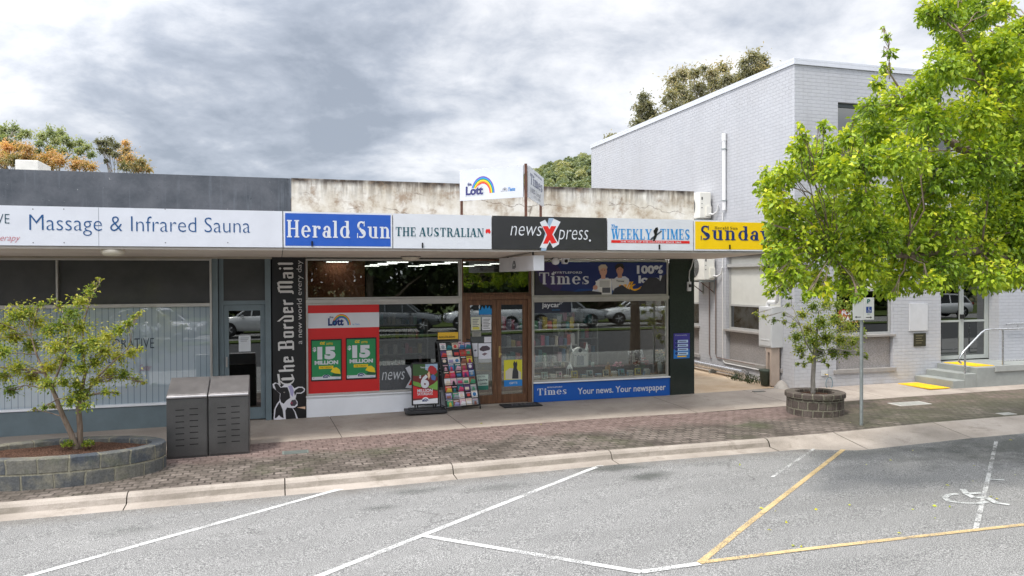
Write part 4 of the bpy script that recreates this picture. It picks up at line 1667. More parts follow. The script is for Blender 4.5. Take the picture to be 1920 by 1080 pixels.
# -- dark strip decal along the foot of the left window
DK = M("decal_grey", (.075, .082, .09), .3, .08, 4)
r, A = panel_thing("window_decal", "dark grey strip reading news across the bottom of left window", "window sign", GY, 712, 683, 861, 728, .002, DK)
A.T("news", 716, 697, 759, 712, vinyl(205, 210, 214), -.012, .25)
A.T("press", 795, 690, 846, 712, vinyl(205, 210, 214), -.012, .25)
A.build("lettering", r)
A.G([(760, 690), (768, 686), (790, 722), (780, 728)][::-1], WHT, .002)
A.G([(760, 727), (771, 728), (793, 690), (783, 687)], WHT, .0026)
A.G([(766, 722), (775, 722), (788, 696), (779, 697)], RED, .0032)
A.build("cross_mark", r)
r, A = panel_thing("notice_card", "yellow card stuck on the glass above the magazine rack", "notice", GY, 821, 623, 859, 636, .003, vinyl(238, 190, 56))
A.T("PLEASE LOOK AROUND", 823, 630, 853, 633.5, vinyl(60, 50, 30), .02)
A.build("lettering", r)

# -- big newspaper banner across the upper right window
r, A = panel_thing("window_banner", "torn dark blue banner reading MYRTLEFORD Times 100% local across upper window", "window sign", .050, 1003, 491.5, 1249.5, 553, .004, vinyl(30, 44, 104))
A.G([(1003, 491.5), (1040, 491.5), (1062, 520), (1046, 553), (1003, 553)], vinyl(58, 44, 96), .0008)
A.G([(1060, 553), (1085, 542), (1249, 538), (1249, 553)], vinyl(24, 66, 130), .0010)
A.build("printed_tone", r)
A.D("Times", 1011, 533, 1104, 511, WHT, .004)
A.T("MYRTLEFORD", 1037, 509, 1091, 513, WHT, .03, 0, .005, 1.15)
A.T("100%", 1194, 497.5, 1243, 513.5, WHT, .05)
A.T("local", 1197, 516.5, 1241, 531, WHT, .05)
A.build("lettering", r)
YT = vinyl(240, 176, 36)
A.T("Talk", 1157, 528, 1192, 543, YT, .03, .5, .0052)
A.G([(1180, 538), (1188, 542), (1196, 541), (1203, 536), (1199, 543), (1190, 545.5), (1183, 543)], YT, .006)
A.build("script_word", r)
# two readers holding a newspaper
SK1, SK2, HR1, HR2, SH = vinyl(206, 158, 138), vinyl(190, 140, 118), vinyl(196, 180, 160), vinyl(38, 32, 34), vinyl(206, 210, 224)
A.G([(1107, 552), (1116, 534), (1120, 525), (1128, 521), (1140, 521), (1147, 526), (1147, 552)], SH, .0034)
A.G([(1150, 552), (1150, 524), (1156, 519), (1172, 518), (1179, 523), (1182, 540), (1178, 552)], SH, .0036)
A.R(1127, 514, 1135, 523, SK1, .0040)
A.O(1131, 508, 7, 9.5, SK1, .0042)
A.G([(1123, 508), (1122, 500), (1127, 496), (1135, 496), (1139, 501), (1138, 504), (1130, 502), (1126, 505)], HR1, .0046)
A.R(1158, 511, 1166, 521, SK2, .0041)
A.O(1162, 506, 6.6, 9, SK2, .0043)
A.G([(1154, 508), (1153, 499), (1158, 494), (1167, 494), (1170, 500), (1169, 505), (1163, 500), (1157, 503)], HR2, .0047)
A.O(1116, 539, 4.5, 4, SK1, .0058)
for cx in (1128.5, 1133.5, 1159.8, 1164.4):
    A.O(cx, 506.5 if cx < 1140 else 504.5, .8, .6, HR2, .0052)
A.build("people_picture", r)
A.G([(1116, 527), (1146, 522.5), (1146, 552.6), (1127, 552.6), (1122, 545)], vinyl(226, 226, 222), .0056)
A.G([(1146.4, 522.5), (1179, 524), (1174, 533), (1160, 534), (1148, 545)], vinyl(214, 214, 212), .0057)
for i in range(6):
    A.R(1124, 526.5 + i * 2, 1143, 527.3 + i * 2, vinyl(120, 120, 122), .0064)
A.R(1129, 539, 1144, 549, vinyl(90, 92, 98), .0064)
A.T("Times", 1155, 525, 1170, 529, BLK, .02, 0, .0066)
A.build("newspaper_picture", r)
TORN = M("torn_patch", (.035, .036, .045), .6, .2, 6)
A.G([(1003, 507), (1008, 512), (1012, 528), (1019, 534), (1030, 541), (1038, 546), (1052, 545), (1080, 547), (1105, 545), (1128, 548), (1128, 553), (1003, 553)], TORN, .0072)
A.G([(1147, 553), (1152, 541), (1166, 534), (1176, 541), (1190, 546), (1201, 541), (1207, 530), (1217, 520), (1232, 521), (1238, 527), (1241, 518), (1249.5, 513), (1249.5, 553)], TORN, .0072)
A.build("torn_area", r)

r, A = panel_thing("window_decal", "small dark decal reading jaycar in a corner of the right window", "window sign", GY, 1002, 563, 1071, 586.5, .002, M("decal_slate", lin(44, 48, 66), .35, .06))
A.T("jaycar", 1016, 567.5, 1050, 579, WHT, .02)
A.T("stockist", 1035, 579.5, 1050, 582, SKYB, .0)
for i in range(5):
    A.O(1050 + (i % 3) * 2.4, 567 + (i // 3) * 2.4, .8, .8, WHT)
A.build("lettering", r)

r, A = panel_thing("dado_sign", "blue low sign reading Times Your news. Your newspaper under window", "sign", .017, 1000.5, 714, 1257, 747.5, .015, vinyl(20, 88, 176))
ze0 = A.xz(1128, 714)[1]
A.D("Times", 1007.5, 740, 1062, 727.5, WHT)
A.T("MYRTLEFORD", 1026, 724.6, 1054, 727, WHT, .03, 0, .005, 1.1)
A.T("Your news. Your newspaper", 1083, 723.5, 1248, 739, WHT, .012)
A.build("lettering", r)

r, A = panel_thing("hours_poster", "small purple and blue poster fixed to the black end pillar", "poster", -.016, 1263, 625, 1293, 672, .006, vinyl(66, 62, 150))
A.R(1263, 655, 1293, 672, vinyl(40, 120, 200), .0008)
A.T("Community", 1266, 627, 1288, 630, WHT, .0)
for i in range(4):
    y = 640 + i * 7.6
    A.R(1266.5, y - 2.6, 1290, y + 2.6, vinyl(190, 214, 240), .0015)
    A.O(1268.5, y, 2.6, 2.6, NAVY, .0022)
    A.R(1273, y - .8, 1287, y + .6, NAVY, .0022)
A.R(1270, 667, 1287, 669.5, YEL, .002)
A.build("artwork", r)

# socket and its cable on the pillar
ux, uz = on_y(1291, 537, -.016)
S = thing("outdoor_socket", "white power socket with a drooping cable on the black pillar", "socket", (ux, -.016, uz))
mb = MB()
mb.box(ux - .045, ux + .045, -.07, -.0155, uz - .11, uz + .11, PVC)
mb.build("casing", S, bevel=.01)
mb = MB()
mb.cyl((ux, -.085), .03, uz - .02, uz + .05, BLACK, 12)
mb.build("plug", S)
mb = MB()
mb.tube([(ux, -.08, uz + .05), (ux - .01, -.06, uz + .2), (ux + .01, -.05, uz + .36), (ux + .06, -.05, uz + .46), (ux + .09, -.1, 3.13)], .011, PVC, 8)
mb.build("cable", S)

# ---- notices on the timber doors
DY = .062
GLASSN = []


def notice(label, x0, y0, x1, y1, col, deco=None, cat="notice", name="notice_sheet"):
    a = Art(DY)
    e = a.ext(x0, y0, x1, y1)
    a.mb.panel(a.P, *e, .002, vinyl(*col))
    a2 = Art(DY - .002)
    a2.mb = a.mb
    if deco:
        deco(a2)
    o = a.build(name, None, ((e[0] + e[2]) / 2, DY, e[1]))
    return tag(o, label, cat)


def lines(x0, y0, x1, n, dy, mat=None):
    def f(a):
        for i in range(n):
            a.R(x0, y0 + i * dy, x1 - (i % 3) * (x1 - x0) * .12, y0 + i * dy + dy * .42, mat or vinyl(110, 112, 120), .0015)
    return f


INK = vinyl(110, 112, 120)
a = Art(DY)
e = a.ext(898, 573, 922, 590)
a.G([(898, 590), (898, 578), (901, 582), (904, 574), (908, 580), (911, 572), (914, 579), (918, 573), (920, 581), (922, 577), (922, 590)], SKYB, .002)
a.G([(898, 590), (922, 590), (922, 588.6), (898, 588.6)], vinyl(20, 110, 190), .0028)
tag(a.build("window_sticker", None, ((e[0] + e[2]) / 2, DY, e[1])), "bright blue crown shaped sticker at top of the left door", "sticker")
notice("cream sheet with yellow foot at left below the blue crown", 883.5, 594.5, 901, 619.5, (214, 216, 196), lambda a: (lines(886, 598, 898, 5, 3.4)(a), a.R(886, 613, 899, 618, vinyl(206, 200, 90), .0015)))
notice("white sheet of small print directly below the blue crown", 904, 594.5, 921, 619, (226, 228, 232), lines(906, 598, 919, 7, 2.8))
notice("small grey card under the cream sheet on left door", 885, 621, 902, 631, (150, 150, 140), lines(888, 623, 900, 3, 2.4))
notice("blank white card on the left door above the brochure", 908, 631.5, 921, 642, (222, 222, 230), None)
notice("white brochure page with a dark car-like picture on left door", 897, 643.5, 921, 673, (222, 224, 234), lambda a: (a.G([(899, 654), (904, 649), (913, 648), (919, 652), (918, 656), (906, 659), (900, 657)], vinyl(86, 74, 84), .0015), a.G([(903, 664), (909, 661), (914, 663), (908, 667)], vinyl(130, 110, 120), .0015)))
notice("pale grey strip hanging below the brochure page", 897, 673.5, 921, 679.5, (180, 184, 184), None)
notice("narrow white leaflet beside the brochure near the rack", 885, 643.5, 895.5, 669, (216, 218, 228), lambda a: a.G([(888, 657), (892, 655), (894, 657), (891, 659)], vinyl(90, 90, 110), .0015))
notice("pale green dry cleaners sign low on the left door", 893, 702.5, 915.5, 731, (198, 214, 204), lambda a: (a.T("DOCTOR...", 896, 704.5, 911, 707.5, vinyl(50, 70, 66), .01, 0, .002), a.T("Lounge", 896, 709.5, 914, 716, vinyl(40, 60, 60), .02, .3, .002), a.T("CLEANERS", 899, 717.5, 914, 721, vinyl(40, 60, 60), .03, 0, .002), a.R(893, 723, 915.5, 731, vinyl(44, 120, 104), .0015)), "sign", "notice_board")
notice("yellow and blue poster with a dark figure on right door", 945, 674.5, 979, 724, (214, 208, 60), lambda a: (a.R(945, 712, 979, 724, vinyl(40, 130, 206), .0012), a.G([(948, 711), (948, 696), (956, 690), (968, 692), (977, 698), (977, 711)], vinyl(206, 200, 186), .0013), a.G([(960, 710), (961, 697), (963, 688), (962, 682), (964, 676.5), (967, 680), (969, 676.5), (970, 683), (969, 690), (972, 698), (972, 710)], vinyl(58, 60, 66), .002), a.T("GIFTS", 955, 716, 970, 720, WHT, .02, 0, .002)), "poster", "door_poster")
ln = Art(.07)
e = ln.ext(447.5, 629, 470, 659)
LN = Art(.09)
LN.mb.panel(LN.P, *LN.ext(447.5, 629, 470, 659), .003, vinyl(206, 210, 214))
A2 = Art(.087)
A2.mb = LN.mb
lines(451, 633, 467, 3, 3.0, vinyl(150, 154, 160))(A2)
tag(LN.build("notice_sheet", None, (e[0], .09, e[1])), "white sheet taped inside the massage shop door glass", "notice")

# lettering on the massage shop window
LW = Art(.052)
x0 = on_y(166, 640, .052)[0]
LW.T("RESTORATIVE", 168, 635, 289, 654.5, vinyl(30, 48, 62), -.012)
LW.T("HEALTH", 170, 664, 233, 681, vinyl(30, 48, 62), -.012)
LW.T("Center", 262, 683, 284, 695, vinyl(150, 110, 130), -.006, .4)
LW.O(150, 664, 9, 12, vinyl(60, 140, 160), .003)
o = LW.build("window_lettering", None, (x0, .052, 1.2))
tag(o, "thin dark letters RESTORATIVE HEALTH on the striped shop window", "lettering")

# ================================================================== HANGING BOX, ROOF SIGN, LAMP, CAMERA
bx = on_y(1000.5, 490, -2.45)[0]
byf = on_x(936, 490, bx)[0]
zt_ = on_y(1000, 472.5, -2.45)[1]
zb_ = on_y(1000, 507.5, -2.45)[1]
bw = on_y(1020.5, 490, -2.45)[0] - bx
zt_ = min(zt_, 3.115)
R_ = thing("hanging_light_box", "white lottery light box hanging crosswise under the awning", "light box", (bx + bw / 2, -1.4, zt_))
mb = MB()
mb.box(bx, bx + bw, -2.45, byf, zb_, zt_, M("lightbox_white", lin(214, 214, 218), .45, .05))
mb.build("casing", R_, bevel=.008)
mb = MB()
for y in (-2.1, byf - .3):
    mb.box(bx + bw / 2 - .015, bx + bw / 2 + .015, y - .015, y + .015, zt_, 3.2 + (y + 2.58) * -.029 , BLACK)
mb.build("hanger", R_)
PL = Plane((bx - .001, 0, 0), (0, -1, 0), (0, 0, 1))
mb = MB()
LG = vinyl(70, 74, 84)
yl = -on_x(964, 490, bx)[0]
mb.arc(PL, yl, zb_ + .07, .145, .115, LG, .002, 0, 180, 16, .85)
mb.arc(PL, yl, zb_ + .07, .105, .085, LG, .002, 0, 180, 16, .85)
text(mb, PL, "Lott", yl - .11, zb_ + .05, yl + .06, zb_ + .13, LG, .04, 0, .003)
mb.build("logo", R_)

# V-shaped sign standing on the awning roof
ya, yl_, yr_ = -2.25, -1.25, -.55
xa = on_y(985.5, 340, ya)[0]
za_t, za_b = on_y(985, 310, ya)[1], on_y(985, 370, ya)[1]
xl_, xr_ = on_y(863.5, 350, yl_)[0], on_y(1017, 362, yr_)[0]
R_ = thing("roof_sign", "v-shaped lottery sign with a rainbow on rusty posts above awning", "sign", (xa, ya, 3.75))
for (x, y, top) in ((xa, ya - .01, za_t + .03), (xl_ + .03, yl_ + .04, za_b + .1), (xr_ - .03, yr_ + .03, za_b + .1)):
    mb = MB()
    base = 3.745 + (y + 2.56) * -.0475
    mb.box(x - .022, x + .022, y - .022, y + .022, base, top, RUST)
    mb.build("post", R_)
pl = Plane((xl_, yl_, za_b), (xa - .035 - xl_, ya - yl_, 0), (0, 0, 1))
wl = math.hypot(xa - .035 - xl_, ya - yl_)
hh = za_t - za_b
mb = MB()
mb.panel(pl, 0, 0, wl, hh, .03, vinyl(200, 203, 209))
mb.build("panel", R_)
pf = Plane(pl.at(0, 0, .031), pl.u, pl.w)
A = Art(0)
A.P = pf
u0, s_ = wl * .10, wl * .47
for i, c in enumerate((RED, ORG, YEL, GRN, SKYB, PURP)[::-1]):
    q = .57 - i * .04
    A.mb.arc(pf, u0 + .58 * s_, hh * .2, q * s_ * .88, (q - .041) * s_ * .88, c, .001 + .0004 * i, 0, 165, 26, .8)
text(A.mb, pf, "Lott", u0 - .02, hh * .14, u0 + .62 * s_, hh * .47, vinyl(204, 207, 212), .10, 0, .0045)
text(A.mb, pf, "Lott", u0, hh * .16, u0 + .6 * s_, hh * .45, vinyl(44, 46, 104), .045, 0, .0065)
text(A.mb, pf, "the", u0 + .06 * s_, hh * .47, u0 + .2 * s_, hh * .58, vinyl(44, 46, 104), .03, 0, .0065)
text(A.mb, pf, "Tatts", wl * .77, hh * .22, wl * .88, hh * .33, vinyl(30, 120, 190), .03, .15, .004)
text(A.mb, pf, "by", wl * .66, hh * .2, wl * .685, hh * .25, vinyl(120, 120, 130), 0, 0, .004)
for i in range(3):
    A.mb.disc(pf, wl * (.70 + .02 * i), hh * (.27 + .03 * (i % 2)), .03, .03, vinyl(170, 172, 180), .003)
A.build("logo", R_)
pr = Plane((xa + .035, ya, za_b), (xr_ - xa - .035, yr_ - ya, 0), (0, 0, 1))
wr = math.hypot(xr_ - xa - .035, yr_ - ya)
mb = MB()
mb.panel(pr, 0, 0, wr, hh, .03, vinyl(200, 203, 209))
mb.build("panel", R_)
pf = Plane(pr.at(0, 0, .031), pr.u, pr.w)
A.P = pf
drawn(A.mb, pf, "Times", wr * .08, hh * .46, wr * .88, hh * .80, vinyl(62, 72, 116), roman, .002)
text(A.mb, pf, "MYRTLEFORD", wr * .34, hh * .85, wr * .86, hh * .91, vinyl(90, 96, 130), .02, 0, .002)
text(A.mb, pf, "100% Local", wr * .1, hh * .2, wr * .75, hh * .36, vinyl(120, 124, 140), .0, 0, .002)
text(A.mb, pf, "5752 1000", wr * .3, hh * .08, wr * .75, hh * .16, vinyl(120, 124, 140), .0, 0, .002)
A.build("lettering", R_)

lx, lz = on_y(1041, 489, -.35)
R_ = thing("floodlight", "round white floodlight on a bent arm under the awning", "lamp", (lx, -.35, 3.14))
mb = MB()
mb.tube([(lx - .02, -.3, 3.14), (lx - .02, -.33, lz + .09), (lx, -.36, lz + .04)], .016, GALV, 8)
mb.box(lx - .05, lx + .01, -.33, -.27, 3.115, 3.139, GALV)
mb.build("arm", R_)
mb = MB()
mb.lathe((lx, -.37, lz - .09), [(.0, 0), (.06, .015), (.085, .06), (.07, .12), (.03, .16), (0, .165)], WHITE, 16)
mb.build("head", R_)
mb = MB()
mb.tube([(lx - .03, -.3, 3.12), (lx - .14, -.3, 3.06), (lx - .25, -.3, 3.0)], .008, BLACK, 6)
mb.build("cable", R_)
cx_, cz_ = on_y(1059, 490, -.03)
R_ = thing("security_camera", "white dome security camera above the blue window banner", "camera", (cx_, -.06, cz_))
mb = MB()
mb.add([(cx_ - .09, -.002, cz_ + .07), (cx_ + .09, -.002, cz_ + .07), (cx_ + .07, -.002, cz_ - .06), (cx_ - .07, -.002, cz_ - .06), (cx_ - .085, -.13, cz_ + .07), (cx_ + .085, -.13, cz_ + .07), (cx_ + .05, -.09, cz_ - .055), (cx_ - .05, -.09, cz_ - .055)], [(0, 1, 2, 3), (7, 6, 5, 4), (4, 5, 1, 0), (5, 6, 2, 1), (6, 7, 3, 2), (7, 4, 0, 3)], WHITE)
mb.build("casing", R_, bevel=.012)
mb = MB()
mb.lathe((cx_, -.125, cz_ - .035), [(0, 0), (.03, .008), (.042, .04), (.03, .07), (0, .078)], BLACK, 14)
mb.build("lens", R_)

# ================================================================== FOOTPATH FURNITURE BY THE DOOR
# snap-frame sign on a moulded base
sxp, syp, szp = hitg(795, 772)
syp = -.36
szp = zg(sxp, syp)
R_ = thing("pavement_sign", "black framed 6 MILLION SATURDAYS board on a moulded black base", "sign", (sxp, syp, szp))
pa = Plane((sxp, syp, szp), (1, -.045, 0), (0, .012, 1))
hx = .285
top = 1.05
bot = .17
mb = MB()
mb.obox(pa.at(0, .055, 0), pa.u * .42, pa.n * .24, np.array((0, 0, .03)), PLAST)
mb.obox(pa.at(0, .095, 0), pa.u * .34, pa.n * .17, np.array((0, 0, .012)), PLAST)
mb.cyl(pa.at(-.37, 0, .0)[:2], .05, szp, szp + .05, PLAST, 12)
mb.cyl(pa.at(.37, 0, .0)[:2], .05, szp, szp + .05, PLAST, 12)
mb.build("base", R_, bevel=.02)
for u in (-.19, .19):
    mb = MB()
    for q in (-.024, .024):
        mb.obox(pa.at(u + q, .135, 0), pa.u * .012, pa.n * .02, pa.w * .05, BLACK)
    mb.build("bracket", R_)
mb = MB()
mb.obox(pa.at(0, (top + bot) / 2, 0), pa.u * hx, pa.n * .018, pa.w * (top - bot) / 2, BLACK)
mb.build("frame", R_, bevel=.008)
pp = Plane(pa.at(-hx + .03, bot + .03, .0185), pa.u, pa.w)
W_, H_ = 2 * hx - .06, top - bot - .06
mb = MB()
def pr_(pts, mat, n):
    mb.poly(pp, [(u * W_, w_ * H_) for u, w_ in pts], mat, n)
pr_([(0, 0), (1, 0), (1, 1), (0, 1)], vinyl(112, 44, 42), .001)
pr_([(0, .72), (.3, .70), (.62, .76), (1, .66), (1, 1), (0, 1)], vinyl(62, 92, 52), .0016)
pr_([(.5, .86), (.75, .80), (1, .84), (1, 1), (.5, 1)], vinyl(150, 176, 200), .002)
pr_([(0, .58), (.2, .55), (.42, .46), (.3, .42), (.05, .47), (0, .5)], vinyl(110, 160, 70), .002)
pr_([(.6, .42), (.85, .5), (1, .58), (1, .34), (.8, .36)], vinyl(120, 170, 80), .002)
pr_([(0, .46), (.3, .39), (.62, .36), (1, .3), (1, .14), (0, .14)], vinyl(200, 44, 46), .0024)
pr_([(.62, .9), (.7, .96), (.82, .95), (.95, .88), (.98, .78), (.86, .72), (.7, .76), (.6, .82)], vinyl(176, 50, 56), .003)
pr_([(.72, .7), (.82, .74), (.93, .68), (.9, .58), (.76, .6)], vinyl(84, 110, 170), .0034)
pr_([(.58, .76), (.66, .82), (.7, .7), (.64, .6)], vinyl(226, 190, 150), .0036)
pr_([(0, 0), (1, 0), (1, .13), (0, .09)], vinyl(232, 232, 236), .0028)
mb.disc(pp, .5 * W_, .09 * H_, .14 * W_, .075 * H_, vinyl(232, 232, 236), .0032, 0, 180)
text(mb, pp, "6", .31 * W_, .39 * H_, .65 * W_, .74 * H_, WHT, .05, 0, .005)
text(mb, pp, "$", .25 * W_, .64 * H_, .33 * W_, .73 * H_, WHT, .03, 0, .005)
text(mb, pp, "MILLION", .17 * W_, .29 * H_, .79 * W_, .375 * H_, WHT, .03, 0, .005)
text(mb, pp, "SATURDAYS", .17 * W_, .215 * H_, .79 * W_, .28 * H_, WHT, .03, 0, .005)
text(mb, pp, "TattsLotto", .3 * W_, .9 * H_, .6 * W_, .94 * H_, WHT, .02, 0, .005)
text(mb, pp, "Lott", .37 * W_, .055 * H_, .56 * W_, .105 * H_, NAVY, .05, 0, .005)
mb.arc(pp, .5 * W_, .06 * H_, .115 * W_, .085 * W_, NAVY, .0052, 10, 170, 12)
mb.build("poster", R_)

# tilted wire rack full of magazines
ra, rb = hitg(837, 772.5), hitg(900.5, 766.5)
Rk = thing("magazine_rack", "leaning black wire rack on castors in front of the left door", "rack", (ra[0], ra[1], zg(ra[0], ra[1])))
A0, A1 = np.array((ra[0], ra[1], ra[2] + .05)), np.array((rb[0], rb[1], rb[2] + .05))
uu = A1 - A0
rw = float(np.linalg.norm(uu))
uu /= rw
back = np.cross(np.array((0, 0, 1.0)), uu)
# slope: the top leans back and a little to the left, as seen
RH = 1.45
up = np.array((0, 0, 1.0)) * .96 + back * .24 - uu * .05
rp = Plane(A0, uu, up)
rp.w = up / np.linalg.norm(up)
rp.n = np.cross(rp.u, rp.w)
rp.n /= np.linalg.norm(rp.n)
mb = MB()
mb.tube([rp.at(0, 0), rp.at(0, RH - .05), rp.at(.03, RH), rp.at(rw - .03, RH), rp.at(rw, RH - .05), rp.at(rw, 0)], .014, BLACK, 10)
mb.build("frame", Rk)
mb = MB()
ft = [rp.at(0, RH * .93), rp.at(rw, RH * .93)]
for q, o in zip(ft, (0, 1)):
    foot = rp.at(rw * o, 0) + back * .36
    mb.tube([q, foot], .011, BLACK, 8)
    mb.tube([rp.at(rw * o, .05), foot + np.array((0, 0, .05))], .010, BLACK, 8)
mb.tube([rp.at(0, .03), rp.at(rw, .03)], .010, BLACK, 8)
mb.build("stand", Rk)
mb = MB()
NR, NC = 9, 5
rowh = (RH - .1) / NR
for i in range(NR):
    w0 = .05 + i * rowh
    for dz in (0, .03):
        mb.tube([rp.at(.01, w0 + dz, .03), rp.at(rw - .01, w0 + dz, .03)], .003, BLACK, 5, False)
    mb.panel(rp, .012, w0, rw - .012, w0 + rowh * .9, .004, M("rack_backing", (.03, .034, .036), .6))
mb.build("shelf", Rk)
for q in (0, 1):
    for bk in (0, .36):
        mb = MB()
        c = rp.at(rw * q, 0) + back * bk
        mb.tube([(c[0] - .012, c[1], c[2] - .022), (c[0] + .012, c[1], c[2] - .022)], .026, BLACK, 12)
        mb.build("castor", Rk)
COLS = {"purple": (98, 60, 120), "cream": (222, 206, 186), "brown": (150, 96, 80), "navy": (40, 48, 66), "white": (224, 222, 224), "teal": (34, 120, 130), "red": (206, 66, 60), "pink": (206, 62, 110), "yellow": (214, 186, 70), "lilac": (156, 148, 190), "green": (70, 150, 110), "black": (38, 38, 44), "grey": (150, 156, 164), "rose": (214, 168, 186), "blue": (66, 120, 170)}
PAT = [["green", "brown", "rose", "cream", "grey"], ["lilac", "green", "white", "navy", "white"], ["red", "black", "teal", "purple", "grey"],
       ["white", "rose", "grey", "cream", "brown"], ["black", "red", "navy", "pink", "blue"], ["black", "blue", "teal", "brown", "purple"],
       ["navy", "white", "white", "black", "yellow"], ["purple", "cream", "navy", "red", "brown"], ["white", "black", "cream", "rose", "lilac"]]
ORD = ["bottom", "eighth", "seventh", "sixth", "fifth", "fourth", "third", "second", "top"]
POSN = ["at the far left", "second from the left", "in the middle", "second from the right", "at the far right"]
cwid = (rw - .05) / NC
for i in range(NR):
    for j in range(NC):
        cn = PAT[i][j]
        rr = random.Random(i * 31 + j * 7)
        u0 = .025 + j * cwid + rr.uniform(0, .012)
        w0 = .055 + i * rowh
        h_ = rowh * rr.uniform(.84, 1.02)
        wd = cwid * rr.uniform(.84, .97)
        n0 = .006 + rr.uniform(0, .008)
        mb = MB()
        mb.panel(Plane(rp.at(0, 0, n0), rp.u, rp.w), u0, w0, u0 + wd, w0 + h_, .006, vinyl(*COLS[cn]))
        c2 = COLS[rr.choice([k for k in COLS if k != cn])]
        c3 = COLS[rr.choice(["white", "black", "cream", "rose"])]
        k = rr.randrange(4)
        pl2 = Plane(rp.at(0, 0, n0 + .006), rp.u, rp.w)
        if k == 0:
            mb.disc(pl2, u0 + wd * .5, w0 + h_ * .45, wd * .3, h_ * .26, vinyl(*c2), .0008, k=14)
        elif k == 1:
            mb.rect(pl2, u0 + wd * .12, w0 + h_ * .1, u0 + wd * .85, w0 + h_ * .55, vinyl(*c2), .0008)
        elif k == 2:
            mb.poly(pl2, [(u0, w0), (u0 + wd, w0), (u0 + wd, w0 + h_ * .5), (u0 + wd * .4, w0 + h_ * .7)], vinyl(*c2), .0008)
        else:
            mb.poly(pl2, [(u0 + wd * .25, w0), (u0 + wd * .75, w0), (u0 + wd * .68, w0 + h_ * .45), (u0 + wd * .5, w0 + h_ * .62), (u0 + wd * .32, w0 + h_ * .45)], vinyl(*c2), .0008)
        mb.rect(pl2, u0 + wd * .1, w0 + h_ * .76, u0 + wd * .9, w0 + h_ * .88, vinyl(*c3), .0012)
        o = mb.build("magazine", None, tuple(rp.at(u0, w0, n0)))
        row = ORD[i] + " row"
        tag(o, "%s magazine %s in the %s of the wire rack" % (cn, POSN[j], row), "magazine", "magazines in the wire rack")

# doormat
e0, e1 = hitg(932, 762), hitg(1012, 759)
X0, X1 = hitg(931, 757)[0], hitg(1010, 757)[0]
Y0, Y1 = hitg(975, 764)[1], hitg(975, 754)[1]
R_ = thing("door_mat", "black rubber mat on the concrete before the double doors", "mat", ((X0 + X1) / 2, (Y0 + Y1) / 2, zg((X0 + X1) / 2, Y0)))
mb = MB()
zm = max(zg(X0, Y1), zg(X1, Y1), zg(X1, Y0))
mb.box(X0, X1, Y0, Y1, zm - .012, zm + .012, M("mat_rubber", (.022, .022, .024), .9, .3, 30))
mb.build("rubber_base", R_, bevel=.005)
mb = MB()
text(mb, Plane((0, 0, zm + .0125), (1, 0, 0), (0, 1, 0)), "XPRESS", X0 + .2, Y0 + .1, X1 - .1, Y1 - .1, M("mat_print", (.11, .11, .12), .9), .02, 0, .001)
mb.build("lettering", R_)


# ================================================================== OFFICE BUILDING IN PAINTED BRICK
OX, OY = 12.0, -.35            # side wall plane, front wall plane
OT = 7.90
OXE, OYE = 31.0, 12.15
OB = thing("office_building", "two storey pale grey painted brick office with plain flat parapet", "office building", (OX, OY, base_z(OX)))
FO = FACE(OY)
SO = Plane((OX, 0, 0), (0, -1, 0), (0, 0, 1))     # u = -Y, w = Z
ox = lambda x, y: on_y(x, y, OY)
wl0, wz0 = ox(1568, 622)[0], 1.30
wl1 = ox(1661, 600)[0]
dl, dr_ = ox(1764, 600)[0], ox(1873, 600)[0]
ul = ox(1571, 230)[0]
LZ = .46                       # landing level
wz_s = ox(1620, 632)[1]
front_holes = [(wl0, .38, wl1 + .22, 3.0), (dl, LZ - .3, dr_, 2.98), (ul, 5.55, ul + 3.6, 6.98), (ul + 5.2, 5.55, ul + 8.8, 6.98), (dr_ + 2.2, 1.3, dr_ + 4.4, 3.0)]
mb = MB()
wall_holes(mb, FO, OX, -.3, OXE, OT, front_holes, .30, m['painted_brick'])
mb.build("front_wall", OB)
# side wall, with the ground-floor bays recessed between piers
side_holes = [(-2.62, .30, -.18, 3.28), (-6.6, .30, -4.05, 3.28), (-10.4, .30, -7.9, 3.28)]
mb = MB()
wall_holes(mb, SO, -OYE, -.3, .05, OT, side_holes, .22, m['painted_brick'])
mb.build("side_wall", OB)
mb = MB()
mb.box(OX + .32, OXE, OYE - .25, OYE, -.3, OT - .001, m['painted_brick'])
mb.box(OXE - .25, OXE, OY + .31, OYE - .26, -.3, OT - .001, m['painted_brick'])
mb.build("rear_wall", OB)
COPE = M("coping_metal", lin(205, 208, 216), .4, .06)
mb = MB()
mb.box(OX - .035, OX + .30, OY + .31, OYE + .03, OT, OT + .06, COPE)
mb.box(OX - .035, OXE, OY - .035, OY + .309, OT, OT + .06, COPE)
mb.box(OX - .035, OX - .012, OY - .012, OYE + .03, OT - .09, OT - .001, COPE)
mb.box(OX - .035, OXE, OY - .035, OY - .012, OT - .09, OT - .001, COPE)
mb.build("coping", OB, bevel=.004)
mb = MB()
mb.box(OX + .31, OXE - .26, OY + .31, OYE - .26, 7.3, 7.4, M("roof_sheet", (1, 1, 1)))
mb.build("roof", OB)
GREYR = m['pebble_render']
FRAME_G = M("window_frame_grey", lin(168, 168, 166), .5, .08)
BLINDP = M("blind_panel", lin(204, 204, 198), .6, .05)
SILL = M("sill_paint", lin(150, 146, 143), .7, .12, 6)


